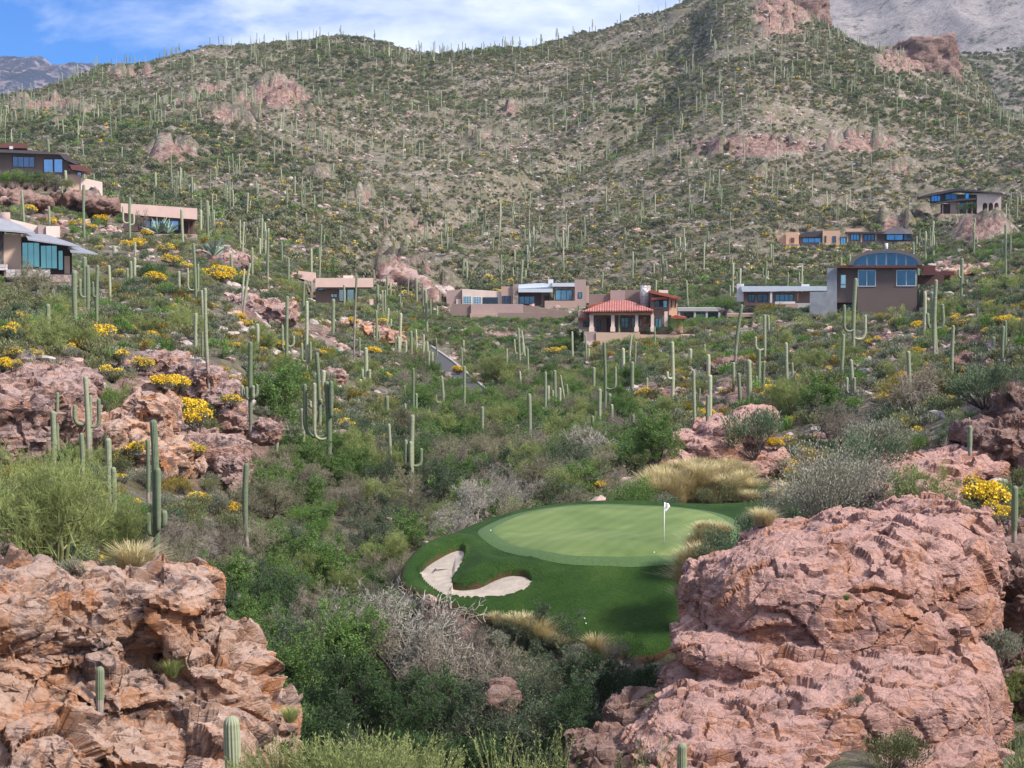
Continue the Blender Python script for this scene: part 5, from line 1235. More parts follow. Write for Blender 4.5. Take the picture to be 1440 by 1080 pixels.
h.box('balcony_rail', ST['dark'], 920, 431.5, 933, 435.5, -0.9, -0.8); h.window(943.3, 421.5, 944.7, 432, 0.2, 1, GLD); h.window(949, 423, 950.5, 432, 0.2, 1, GLD); h.window(921, 447, 931, 461, 0.4, 2, GLC); h.window(939, 443, 943.6, 461, 0.15, 1, GLD)
h.prism('roof', M_TILED, [(913, 408.5), (916, 408.2), (957, 418.6), (957, 421.5), (950, 420.2), (913, 411.8)], -1.3, 8); h.box('parapet', ST['cream'], 926, 408, 939, 413, 5, 8); h.prism('roof', M_TILED, [(916, 418.5), (937, 417.5), (940, 420.5), (915.5, 421.5)], -1, 0.3)
h.box('wall', ST['tan'], 944, 447.5, 952, 470, -1.2, 5); h.box('wall', ST['peach'], 952.2, 447.5, 960, 468, -1.2, 5); h.prism('roof', M_TILED, [(943, 445.6), (950, 443), (965, 446), (965, 448), (943, 448)], -1.8, 6)  # wing split into a shaded tan front and a sunlit peach face
h.box('wall', ST['tan'], 813, 437, 828, 463, 2.6, 8); h.prism('roof', M_TILED, [(814, 447.5), (828.5, 446.2), (828.5, 449), (813, 450.2)], 1.4, 2.6); h.window(820, 452.5, 828, 460, 2.6, 2, GLD)
# G
h = House('house', 'plain grey flat roofed house right behind the red tiled house', 'house', 984, 450, 368, 7)
h.box('roof', ST['grey'], 953, 433, 1013, 437.6, -0.6, 7); h.box('wall', ST['grey'], 953.5, 437.7, 1012.5, 456, 1.6, 7)
for a in (953.5, 975.7, 992.2, 1009.7): h.box('pier', ST['grey'], a, 437.7, a + 3.1, 452, -0.4, 1.5)
for a, b_, g_ in ((962, 975, GLD), (979, 992, GLC), (996, 1009, GLD)): h.window(a, 440.5, b_, 447.5, 1.6, 2, g_)
h = House('garden_house', 'small low grey building between the plain grey house and the grey concrete tower', 'house', 1040, 454, 352, 5)
h.box('roof', ST['tan'], 1022.5, 441, 1060, 445.5, -0.5, 5); h.box('wall', ST['tan'], 1025, 445.6, 1058, 460, 1, 5); h.box('pier', ST['grey'], 1023, 445.6, 1025, 458, -.4, .8); h.box('door', ST['dark'], 1028, 447, 1036, 457, .8, .99); h.window(1047, 446.5, 1053, 454, 1, 1, GLD)
# H
h = House('house', 'low house with pale blue grey roof left of the grey concrete tower', 'house', 1100, 428, 372, 8)
h.box('chimney', ST['pale'], 1036.5, 399, 1046, 424, 0, 3); h.prism('roof', M_SILVER, [(1042, 402.5), (1165, 402.5), (1165, 408.6), (1044, 410.2)], -1.2, 8); h.box('beam', M_MAROON, 1046, 410.3, 1163, 411.9, -0.9, 7); h.box('wall', ST['tan'], 1046.2, 412, 1163, 430, 1.6, 8)
h.window(1052, 413.5, 1062, 425, 1.6, 2, GLD); h.window(1090, 413.5, 1115.5, 424, 1.6, 4, GL); h.box('column', ST['pale'], 1083, 404, 1086, 426, -1, -0.6); h.box('column', ST['umber'], 1120.5, 411, 1122.7, 424, -1, -0.6); h.box('chimney', ST['pale'], 1126.5, 399.6, 1137.5, 408, 2, 4); h.window(1065, 413.5, 1080, 425, 1.6, 2, GLD)
h.box('terrace_wall', ST['tan'], 1104.5, 427, 1122, 446, -3, 0); h.box('terrace_wall', ST['grey'], 1118.5, 426.5, 1141, 446, -2.4, 1.4); h.box('terrace_wall', ST['pale'], 1090, 424, 1118, 428, -2, -1.6)
# I arched house
h = House('house', 'brown block house with a big arched window wall and a grey concrete tower', 'house', 1240, 425, 326, 12)
h.box('tower', M_CONC, 1163.7, 377, 1177.6, 452, -1.0, 6); h.box('wing', M_CONC, 1140, 410.6, 1163.5, 455, -1.6, 4)
h.box('wall', ST['plum'], 1177.8, 377, 1206, 425.5, 0, 10); h.box('wall', ST['plum'], 1206.2, 377, 1288, 455, -0.8, 10); h.box('wall', ST['umber'], 1178, 425.7, 1206, 450, 1.5, 10)
h.window(1183, 386.5, 1190, 400, 0, 1, GLP, M_FRAMEW); h.window(1183, 400.6, 1190, 405, 0, 2, GLP, M_FRAMEW); h.box('door', ST['dark'], 1179.5, 427, 1187, 443, 1.2, 1.49); h.window(1190, 428, 1200, 444, 1.5, 2, GLD)
h.window(1206.5, 379.5, 1231.5, 403, -0.8, 2, GLA, M_FRAMEW, 1.0); h.window(1259.5, 379.5, 1287, 402.5, -0.8, 2, GLA, M_FRAMEW, 1.0)
h.box('fascia', M_MAROON, 1177, 373.2, 1296, 376.8, -1.8, 11)
cx_, by_, rx_, ry_ = 1245.0, 373.0, 49.0, 22.0
def arch_pts(rx, ry, n=28, a0=0.0, a1=math.pi): return [(cx_ - rx * math.cos(a), by_ - ry * math.sin(a) ** 0.9) for a in np.linspace(a0, a1, n)]
h.prism('arched_roof', M_BROWNM, arch_pts(50, 22.5) + arch_pts(44.5, 17.3)[::-1], -1.9, 11)
ag = h.prism('arched_window', GLA, arch_pts(44.3, 17.3), -0.5, -0.4)
for u_ in (1219, 1232, 1245.5, 1259.5, 1272.5):
    tp = by_ - 17.5 * math.sqrt(max(0, 1 - ((u_ - cx_) / 44.5) ** 2)); h.box('mullion', M_FRAMEW, u_ - 0.9, tp, u_ + 0.9, 373, -0.75, -0.5, parent=ag)
h.cyl('chimney', ST['pale'], 1245.5, 342.5, 353, 2.3, 3); h.box('roof', M_MAROON, 1296.3, 373.5, 1313, 386, 1, 8); h.box('roof', M_MAROON, 1296, 382, 1338, 386.8, 0.3, 0.9); h.box('wall', ST['umber'], 1290, 387, 1325, 400, 2, 8)
# J
h = House('house', 'long tan house with dark roofs and a glass pavilion, high on the slope', 'house', 1190, 344, 600, 12)
h.box('wall', ST['sand'], 1094, 330, 1106, 352, 0, 10); h.box('wall', ST['peach'], 1106.2, 326.5, 1124, 343, -1, 10); h.box('terrace_wall', ST['tan'], 1098, 343.2, 1125, 353, -2, 3); h.box('door', ST['umber'], 1113, 334, 1118, 341, -1.2, -1.05)
h.prism('roof', M_DKROOF, [(1122, 331), (1134, 326), (1158, 324.5), (1158, 332.5), (1122, 333)], 0, 9); h.box('wall', ST['brown'], 1124.3, 333.1, 1157, 352, 1.5, 9); h.window(1129, 334.3, 1155, 341.5, 1.5, 3, GL)
h.box('wall', ST['peach'], 1157.3, 324.5, 1181, 352, -0.8, 9); h.window(1160, 331.5, 1162.5, 341, -.8, 1, GLD); h.window(1171, 332, 1176, 341, -.8, 1, GLD); h.box('wall', ST['tan'], 1181.2, 333, 1190, 350, 1, 8); h.window(1181.8, 334, 1189.5, 343.5, 1, 2, GLC)
h.box('parapet', ST['peach'], 1189, 321.5, 1211.5, 326, 1, 6); h.box('roof', M_DKROOF, 1188, 326.1, 1243, 328.6, -1.5, 8); h.box('wall', ST['tan'], 1190.2, 328.7, 1244, 345, 1.8, 8); h.window(1196, 329.5, 1208, 338, 1.8, 3, GL); h.window(1214, 330, 1229, 339, 1.8, 3, GLD)
for u_ in (1191, 1210, 1230): h.box('column', ST['sand'], u_, 328.7, u_ + 1.6, 341, -1, -.5)
h.mesh('pavilion_roof', M_DKROOF, [(1234, 328.5, 0), (1243, 329.3, -3.5), (1272, 329.3, -3.5), (1283, 328, 0), (1273, 327.2, 4), (1243, 327.2, 4), (1252, 320.3, 1), (1266, 320.3, 1)], [(0, 1, 6), (1, 2, 7, 6), (2, 3, 7), (3, 4, 7), (4, 5, 6, 7), (5, 0, 6), (0, 1, 2, 3, 4, 5)])
h.box('wall', ST['umber'], 1244, 329.5, 1280, 341, 0.5, 3.4); h.window(1245, 330, 1268, 338.3, .5, 2, GL); h.window(1269, 330, 1280, 338.3, .5, 2, GLD)
h.box('terrace_wall', M_STONE, 1225, 340, 1283, 352, -2, 0); h.box('chimney', ST['brown'], 1259, 311, 1262.5, 321, 1, 2)
# K
h = House('house', 'hilltop house at the upper right with a pale arcaded right wing', 'house', 1360, 298, 650, 12)
h.prism('roof', M_DKROOF, [(1291, 276.5), (1312, 271), (1345, 265.2), (1408, 272), (1408, 274), (1378, 270.6), (1345, 268.4), (1312, 274.5), (1291, 277.8)], -2, 12)
h.box('wall', ST['dark'], 1309, 273.5, 1373, 284, 0.5, 10); h.window(1310.5, 274.5, 1323.5, 283, .5, 3, GL); h.window(1330, 272.5, 1346, 281, .5, 2, GLD); h.window(1357, 271.5, 1362.5, 280, .5, 1, GLC)
h.prism('roof', M_DKROOF, [(1318, 284.2), (1350, 279.6), (1372, 278.5), (1372, 281), (1350, 282.2), (1318, 286.3)], -1.6, 2)
h.box('wall', ST['umber'], 1324, 286.4, 1373, 304, 3, 10); h.box('wall', ST['tan'], 1337, 284, 1347, 300, 0.4, 2.8); h.window(1350, 285, 1356, 296, 2.8, 1, GLD)
for u_ in (1326, 1348, 1359, 1366): h.box('column', ST['tan'], u_, 284, u_ + 1.4, 301, -0.5, 0.1)
# arcaded wing: wall with three real arched openings
def arcade():
    w0, w1, top, bot = 1373.2, 1406.0, 272.5, 299.5; xs = [(1381, 1387.3), (1389, 1395), (1396.8, 1402.6)]
    sp, tp_ = 289.5, 285.6; pts, fs = [], []
    def q(a): pts.extend(a); k = len(pts); fs.append(list(range(k - len(a), k)))
    prev = w0
    for a, b_ in xs:
        q([(prev, top, 0), (a, top, 0), (a, bot, 0), (prev, bot, 0)])
        th = np.linspace(math.pi, 0, 9); c = (a + b_) / 2; r = (b_ - a) / 2; arc = [(c + r * math.cos(t), sp - (sp - tp_) * math.sin(t), 0) for t in th]
        for i in range(8): q([(arc[i][0], top, 0), (arc[i + 1][0], top, 0), arc[i + 1], arc[i]])
        prev = b_
    q([(prev, top, 0), (w1, top, 0), (w1, bot, 0), (prev, bot, 0)])
    o = h.mesh('wing', ST['cream'], pts, fs); md = o.modifiers.new('t', 'SOLIDIFY'); md.thickness = 0.6; md.offset = -1 
    return o
arcade(); h.box('wall', ST['umber'], 1373.4, 284, 1405.8, 305, 2.5, 10); h.box('wall', ST['cream'], 1373.4, 273, 1405.8, 283.8, 0.8, 10); h.box('terrace_wall', ST['tan'], 1374, 299.7, 1406, 305, 0, 9)
for a in (1375, 1382.5, 1398): h.window(a, 274.5, a + 3, 278.5, 0, 1, GLD)
for o in (): pass
# ------------------------------------------------------------------ hand-set plants: kind, u, v of the foot, wanted height px, label, category, distance or None
def on_ground(u, v, D=None):
    if D: return np.array(P(u, v, D))
    return surface(u, v)
KH = {'olive': 1.7, 'green': 2.0, 'dark': 1.9, 'blue': 1.7, 'grey': 1.4, 'gold': 1.6, 'silver': 2.6, 'brittle': 0.95, 'brittle_half': 0.95, 'brittle_few': 0.95, 'mesquite': 3.6, 'mesquite_pale': 3.6, 'mesquite_leafy': 3.8,
      'dark_tree': 4.0, 'blue_tree': 4.0, 'green_tree': 3.8, 'palo_verde': 3.8, 'palo_fine': 3.8, 'grass': 0.95, 'grass_green': 0.6, 'creosote': 1.3, 'creosote_sparse': 1.6, 'prickly': 0.7, 'agave': 1.0}
NAME = {'olive': 'desert_shrub', 'green': 'desert_shrub', 'dark': 'desert_shrub', 'blue': 'desert_shrub', 'grey': 'desert_shrub', 'gold': 'desert_shrub', 'silver': 'desert_shrub', 'brittle': 'brittlebush', 'brittle_half': 'brittlebush', 'brittle_few': 'brittlebush',
        'mesquite': 'mesquite_tree', 'mesquite_pale': 'mesquite_tree', 'mesquite_leafy': 'mesquite_tree', 'dark_tree': 'mesquite_tree', 'blue_tree': 'mesquite_tree', 'green_tree': 'palo_verde_tree', 'palo_verde': 'palo_verde_tree', 'palo_fine': 'palo_verde_tree',
        'grass': 'grass_clump', 'grass_green': 'grass_clump', 'creosote': 'creosote_bush', 'creosote_sparse': 'creosote_bush', 'prickly': 'prickly_pear', 'agave': 'agave'}
DESC = {'olive': 'olive green shrub', 'green': 'bright green leafy shrub', 'dark': 'dark green shrub', 'blue': 'bluish green shrub', 'grey': 'pale grey green shrub', 'gold': 'golden brown shrub', 'silver': 'silvery shrub', 'brittle': 'brittlebush covered in yellow flowers', 'brittle_half': 'brittlebush yellow on one side',
        'brittle_few': 'grey brittlebush with few yellow flowers', 'mesquite': 'leafless grey brown mesquite', 'mesquite_pale': 'pale bare branched mesquite', 'mesquite_leafy': 'brown twigged mesquite with olive leaves', 'dark_tree': 'dark green leafy tree', 'blue_tree': 'bluish green leafy tree',
        'green_tree': 'bright green leafy tree', 'palo_verde': 'yellow green palo verde', 'palo_fine': 'wispy yellow green palo verde', 'grass': 'straw coloured grass clump', 'grass_green': 'yellow green grass tuft', 'creosote': 'yellow green creosote bush', 'creosote_sparse': 'spindly creosote bush', 'prickly': 'prickly pear', 'agave': 'frosty agave'}
CATS = {'desert_shrub': 'shrub', 'brittlebush': 'flowering shrub', 'mesquite_tree': 'tree', 'palo_verde_tree': 'tree', 'grass_clump': 'grass clump', 'creosote_bush': 'bush', 'prickly_pear': 'cactus', 'agave': 'succulent'}
GRP = {'desert_shrub': 'shrubs on the desert slopes', 'brittlebush': 'yellow flowering brittlebushes', 'mesquite_tree': 'trees crowding the wash', 'palo_verde_tree': 'green barked trees on the slopes', 'grass_clump': 'dry grass clumps round the putting green', 'creosote_bush': 'yellow green bushes along the bottom', 'prickly_pear': 'prickly pears', 'agave': 'agaves'}
HAND = [
 ('palo_fine', 78, 822, 215, 'large wispy yellow green palo verde growing out of the left outcrop', 47.5), ('palo_fine', 175, 800, 110, 'smaller palo verde leaning right behind the big one on the left outcrop', 52),
 ('green_tree', -6, 780, 110, 'leafy green tree cut off by the left edge beside the big palo verde', 58), ('grey', 95, 815, 30, 'small dead grey bush at the foot of the big palo verde', 46.5), ('grass', 190, 805, 50, 'dry grass tuft just behind the left outcrop top', 47.5), ('gold', 30, 690, 45, 'golden shrub at the left edge below the broad cliff', 90),
 ('grass_green', 242, 948, 26, 'small grass tuft rooted mid way down the left outcrop', 43.2), ('grass_green', 408, 1012, 24, 'small grass tuft on the right shoulder of the left outcrop', 44), ('grass_green', 18, 785, 22, 'small green tuft at the left edge on the outcrop', 48),
 ('creosote', 395, 1120, 85, None, 30), ('creosote', 455, 1125, 92, None, 29), ('creosote', 515, 1125, 100, None, 30), ('creosote', 570, 1120, 90, None, 31), ('creosote', 615, 1125, 72, None, 30), ('creosote', 350, 1120, 60, None, 31), ('creosote', 545, 1140, 90, None, 28.5), ('creosote', 485, 1140, 92, None, 28.5),
 ('creosote_sparse', 700, 1120, 115, None, 28), ('creosote_sparse', 760, 1125, 110, None, 28.5), ('creosote_sparse', 790, 1120, 100, None, 29), ('creosote_sparse', 725, 1125, 80, None, 29), ('creosote_sparse', 915, 1120, 90, None, 36), ('creosote_sparse', 880, 1110, 60, None, 37), ('creosote', 745, 1135, 70, None, 29), ('creosote_sparse', 1180, 1100, 42, None, 38), ('creosote_sparse', 1425, 1090, 60, None, 45),
 ('silver', 1165, 742, 112, 'big round silvery shrub left of the pink shelf', 90), ('silver', 1120, 745, 60, 'smaller silvery shrub at the turf edge left of the big round one', 93), ('blue', 1030, 785, 50, 'dark grey blue bush tucked behind the pink dome', 84), ('blue', 1055, 760, 40, 'low blue grey bush on the rim of the pink dome', 84), ('blue', 1000, 800, 42, 'blue grey bush at the left shoulder of the pink dome', 83),
 ('blue', 1060, 642, 68, 'grey blue bush on top of the flat topped outcrop', None), ('mesquite', 1180, 632, 82, 'dark bare twigged bush right of the flat topped outcrop', None), ('blue', 1215, 665, 60, 'blue grey bush above the silvery shrub', None), ('grey', 1235, 640, 50, 'pale grey bush beside the pink shelf', None),
 ('green_tree', 1150, 590, 70, 'bright yellow green tree on the right slope below the arched house', None), ('palo_verde', 1110, 590, 60, 'soft green palo verde above the flat topped outcrop', None), ('mesquite', 1290, 585, 92, 'golden brown thorny tree on the right slope', None), ('gold', 1265, 575, 50, 'golden shrub left of the thorny tree on the right slope', None), ('gold', 1320, 570, 50, 'golden shrub right of the thorny tree on the right slope', None),
 ('blue', 1385, 572, 62, 'big bluish grey bush near the right edge', None), ('blue', 1420, 560, 52, 'second bluish grey bush at the right edge', None), ('blue', 1350, 560, 46, 'bluish grey bush left of the big one near the right edge', None),
 ('green_tree', 925, 650, 82, 'bright green willowy tree left of the flat topped outcrop', None), ('green_tree', 885, 665, 60, 'green tree at the foot of the willowy one', None), ('palo_verde', 690, 543, 52, 'bright green palo verde beside the road end', None), ('palo_verde', 715, 545, 40, 'bright palo verde right of the one by the road', None), ('green', 667, 478, 22, 'round bright green shrub under the retaining wall', None),
 ('green_tree', 385, 590, 90, 'bright green tree right of the ring armed saguaro', None), ('green_tree', 420, 560, 60, 'bright green tree behind the small leaning saguaros', None), ('dark', 215, 398, 32, 'round dark green shrub on the mid left slope', None), ('dark', 290, 345, 20, 'green bushes above the agave', None), ('agave', 300, 361, 18, 'spiky agave on the slab edge', None),
 ('palo_verde', 60, 500, 62, 'broad olive palo verde above the left cliff', None), ('palo_verde', 110, 500, 52, 'olive palo verde right of the broad one above the left cliff', None), ('mesquite_leafy', 45, 425, 65, 'small wind shaped tree in front of the teal glass', 196), ('agave', 222, 328, 16, 'spiky palm bush under the blue windows', 308), ('agave', 236, 328, 14, 'second spiky palm bush under the blue windows', 308), ('mesquite', 196, 322, 30, 'bare tree against the pink parapet', 312),
 ('green', 955, 468, 22, None, 316), ('green', 985, 466, 26, None, 322), ('green', 1010, 468, 24, None, 325), ('dark', 912, 470, 10, None, 313), ('dark', 928, 470, 11, None, 313), ('dark', 940, 469, 10, None, 313), ('gold', 1075, 446, 20, None, 350), ('gold', 1088, 447, 22, None, 350), ('green', 1015, 440, 24, None, 345),
 ('dark', 1150, 362, 14, None, 590), ('dark', 1165, 364, 18, None, 588), ('dark', 1185, 362, 18, None, 588), ('dark', 1205, 360, 16, None, 588), ('olive', 1130, 356, 12, None, 590), ('dark', 1220, 362, 14, None, 590), ('dark', 1140, 372, 16, None, 570), ('dark', 1175, 376, 18, None, 565),('dark', 1205, 372, 16, None, 570), ('dark', 813, 484, 20, None, 322), ('dark', 808, 478, 18, None, 326), ('dark', 1350, 300, 14, None, 636), ('dark', 1362, 299, 16, None, 638),
 ('olive', 6, 264, 26, None, 325), ('green', 20, 266, 28, None, 324), ('olive', 36, 265, 26, None, 325), ('dark', 48, 266, 30, None, 323), ('olive', 64, 267, 26, None, 323), ('grey', 78, 268, 22, None, 322), ('olive', 90, 269, 20, None, 322), ('grey', -8, 264, 26, None, 325), ('dark', 30, 262, 18, None, 326), ('green', 52, 262, 20, None, 324), ('dark', 72, 262, 14, None, 328),
 ('prickly', 1242, 752, 26, 'prickly pear on top of the pink dome', 78), ('prickly', 1262, 755, 18, 'smaller prickly pear on top of the pink dome', 78), ('brittle', 1385, 720, 44, 'large yellow brittlebush on the bare pink soil near the right edge', 85), ('brittle_half', 1372, 700, 30, 'brittlebush behind the large yellow one near the right edge', 88), ('brittle_half', 1400, 735, 30, 'scraggly brittlebush in front of the large yellow one near the right edge', 82),
 ('grass_green', 1228, 742, 14, 'green tuft on the crest of the pink dome', 78), ('grass', 945, 1015, 36, 'sparse dry bush on the ledge at the left of the pink dome', 64), ('grass_green', 935, 1000, 30, 'thin green bush on the ledge at the left of the pink dome', 64.5), ('grey', 1400, 945, 60, 'grey bush hanging on the cleft right of the pink dome', 68), ('grey', 1205, 992, 16, 'tiny dark shrub on the lower part of the pink dome', 59), ('grass_green', 1190, 842, 10, 'tiny green tuft on the face of the pink dome', 64),
 ('mesquite_pale', 600, 975, 165, 'pale bare mesquite reaching up in front of the bunker', 79), ('mesquite', 668, 985, 120, 'dark branched mesquite below the bunker', 77), ('mesquite', 640, 1000, 130, 'second dark mesquite below the bunker', 74), ('mesquite_leafy', 725, 985, 95, 'half leafed mesquite below the turf bank', 77),
 ('blue_tree', 770, 1030, 125, 'bluish green tree in the hollow below the turf bank', 72), ('blue_tree', 830, 1010, 95, 'feathery blue green tree at the foot of the turf bank', 74), ('dark_tree', 868, 1000, 95, 'dark leafy tree against the pink dome foot', 72), ('dark_tree', 800, 1060, 110, 'dark rounded tree low in the wash', 68), ('blue_tree', 690, 1070, 130, 'bluish tree low in the wash in the middle', 68), ('blue_tree', 740, 960, 60, 'small bluish tree under the turf rim', 80), ('grey', 700, 915, 30, 'grey bush on the brown slope below the turf', 84), ('grey', 812, 935, 30, 'pale bush at the turf rim below the balls', 82), ('green', 880, 925, 34, 'thin green bush at the lower turf rim', 81.5),
 ('green_tree', 480, 960, 130, 'bright green tree left of the bunker in the wash', 78), ('green_tree', 420, 1000, 120, 'bright green tree right of the left outcrop', 72), ('dark_tree', 520, 1030, 130, 'dark green tree low in the wash right of the left outcrop', 68), ('dark_tree', 590, 1050, 120, 'dark green tree low in the wash below the bunker', 68), ('mesquite', 560, 950, 110, 'bare grey mesquite left of the bunker', 80), ('mesquite_pale', 520, 900, 90, 'pale bare mesquite left of the turf bank', 85),
 ('mesquite', 850, 950, 60, 'thin bare mesquite at the lower corner of the turf', 80), ('mesquite_pale', 705, 712, 44, 'white limbed dead tree at the far turf edge', 114), ('mesquite_pale', 740, 706, 40, 'white limbed dead tree behind the putting green', 116), ('mesquite_pale', 640, 750, 55, 'white limbed dead tree at the left turf edge', 104), ('mesquite_pale', 670, 728, 60, 'white limbed dead tree with arching limbs at the left turf edge', 108),
 ('grass_green', 650, 826, 20, 'small green bush on the tongue of turf between the sand lobes', None), ('grass_green', 662, 824, 14, 'smaller green bush on the tongue of turf between the sand lobes', None),
 ('agave', 482, 846, 26, 'pale agave among the bare trees left of the bunker', None),
]
OCC = []           # (u, v mid, kind, object, px height)
IND = []           # everything needing a label: [obj, kind name, desc, u, v, preset label]
def put(kind, q, rz, sc, label=None, squash=1.0):
    nm = NAME[kind]
    o = plant(kind, nm, tuple(q), rz, sc, label, CATS[nm], GRP[nm], squash=squash)
    u, v = proj(q[0], q[1], q[2] + KH[kind] * sc * 0.5)
    IND.append([o, nm, DESC[kind], float(u), float(v), label, kind]); return o
COUNT = {}
for k, u, v, hp, lab, D in HAND:
    q = on_ground(u, v, D); sc = hp * q[1] / F / KH[k]
    put(k, q - np.array([0, 0, 0.03]), rg.uniform(0, 6.28), sc, lab); COUNT[NAME[k]] = COUNT.get(NAME[k], 0) + 1
# grass clumps on the banks
GR = [(905,700,30),(918,690,34),(930,700,36),(925,676,26),(940,684,32),(950,700,34),(948,668,24),(962,690,34),(975,702,34),(968,668,28),(985,676,30),(995,690,30),(1000,664,24),(1015,675,30),(1022,690,28),(1012,702,30),(1035,668,26),(1045,682,26),(1052,672,22),(1040,700,24),(1060,690,22),(985,705,26),(955,708,24),(900,710,22),(1025,658,20),(1005,706,26),
      (938,672,24),(978,658,20),(1058,704,20),(1072,735,26),(1080,735,18),(1105,695,22),(1092,700,18),(1100,655,16),(1085,670,14),(1120,650,14),
      (980,775,34),(992,760,34),(1005,752,28),(970,800,40),(985,790,38),(968,825,44),(978,815,40),(1000,775,34),(1018,752,24),(965,845,34),(990,745,20),(972,860,24),
      (735,888,32),(748,893,34),(762,899,30),(725,882,24),(775,905,24),(838,914,28),(848,918,22),(700,876,20),(790,910,20)]
for u, v, hp in GR:
    D = None
    if 960 < u < 1025 and v > 740: D = 84.5 if v > 780 else 88
    if v > 870: D = None
    q = on_ground(u, v + 3, D)
    if v < 730 and not 108 < q[1] < 140: q = np.array(P(u, v + 3, 116.5 + (700 - v) * 0.13))
    put('grass', q, rg.uniform(0, 6.28), hp * q[1] / F / 0.95 * (0.9 if 960 < u < 1025 and v > 740 else 1.05))
BRT = [(148,480,24,1),(135,470,16,.5),(155,535,20,.5),(172,510,18,.5),(205,520,20,.5),(230,548,22,1),(250,552,24,1),(265,590,30,1),(280,602,28,1),(290,590,20,1),(272,578,18,1),(325,570,18,.5),(300,598,14,.5),(190,650,26,.5),(195,632,14,.5),(275,640,18,.5),(40,476,14,.5),(10,505,18,.5),(3,520,18,1),(15,475,20,.5),(30,458,20,.5),(20,520,14,.5),(45,480,12,1),
       (285,715,20,.5),(322,725,20,1),(265,735,16,.2),(310,400,24,1),(318,392,18,1),(300,392,18,.5),(340,398,16,.5),(245,372,16,.5),(262,380,12,.5),(218,402,20,1),(182,350,14,.5),(198,350,16,1),(205,335,14,.5),(140,315,16,1),(126,325,12,.5),(105,320,14,.5),(75,316,12,1),(14,254,12,1),(8,258,10,.5),(40,300,14,.5),(55,290,10,.5),(95,345,12,.5),
       (385,495,18,1),(418,480,14,1),(345,460,14,.5),(335,450,12,1),(423,540,18,1),(495,455,10,.5),(535,455,10,.5),(522,500,14,1),(545,535,12,.5),(450,500,10,.5),(490,605,18,1),(500,655,20,.5),(440,625,14,.5),(575,590,14,.2),(645,525,12,1),(775,500,14,.5),(790,496,10,.5),(910,560,16,1),(960,530,12,.5),(845,688,14,1),(855,684,12,.5),(840,692,10,.5),
       (1085,560,20,1),(1100,565,16,.5),(1075,565,14,.5),(1110,600,14,.5),(1140,560,10,.5),(1135,510,12,.5),(1150,508,10,.5),(1180,495,12,1),(1195,495,10,.5),(1230,485,12,.5),(1285,500,14,1),(1290,462,12,1),(1330,470,12,.5),(1345,455,12,.5),(1360,460,14,.5),(1415,458,16,1),(1405,455,12,1),(1430,460,14,1),(1385,470,10,.5),(1395,433,12,1),(1250,440,14,.5),(1260,455,12,.5),
       (1090,630,16,1),(1120,632,14,.5),(1135,640,14,.5),(1105,665,20,1),(1110,672,16,.5),(1345,620,10,.2),(1270,540,18,1),(1300,560,20,.5),(1315,545,18,.5),(1245,565,14,.5),(1405,735,16,.5),(185,298,10,.5),(230,355,14,.5),(170,388,12,.5),(95,440,12,.5)]
for u, v, hp, a in BRT:
    k = 'brittle' if a == 1 else ('brittle_half' if a == .5 else 'brittle_few')
    q = on_ground(u, v + 3); sc = min(hp * q[1] / F / 0.95 * 1.15, 2.2); put(k, q, rg.uniform(0, 6.28), sc)

# ------------------------------------------------------------------ scattered plants
HBOX = []
for h_ in HOUSES:
    us = [u for u in h_.us]; HBOX.append((min(us) - 1, max(us) + 1, h_.D - 5, h_.D + h_.dep + 1))
ROCKF = np.array(ROCK_FOOT)
def blocked(x, y, u, margin=0.0):
    b = pip(x, y, TURF_XY) | (pdist(x, y, TURF_XY) < 0.5)
    for a, c, d0, d1 in HBOX: b |= (u > a) & (u < c) & (y > d0) & (y < d1)
    for rx, ry, ra, rd in ROCKF:
        b |= (((x - rx) / (ra * 1.0)) ** 2 + ((y - ry) / (rd * 1.0)) ** 2) < 0.9
    uu_, vv_ = proj(x, y, height(x, y, False)); b |= pip(uu_, vv_, [(606, 488), (630, 492), (704, 556), (690, 572), (655, 566), (610, 512)])
    c, n, W = ROAD
    dr = pdist(x, y, np.r_[c[:, :2], (c + n * W)[::-1, :2]]); b |= pip(x, y, np.r_[c[:, :2], (c + n * W)[::-1, :2]]) | (dr < 0.5)
    return b
def scatter(n, D0, D1, u0=-60, u1=1500):
    """even over the ground area seen between two distances"""
    y = np.sqrt(rg.uniform(D0 ** 2, D1 ** 2, n)); u = rg.uniform(u0, u1, n); x = (u - 720) / F * y
    z = height(x, y, False); return x, y, z
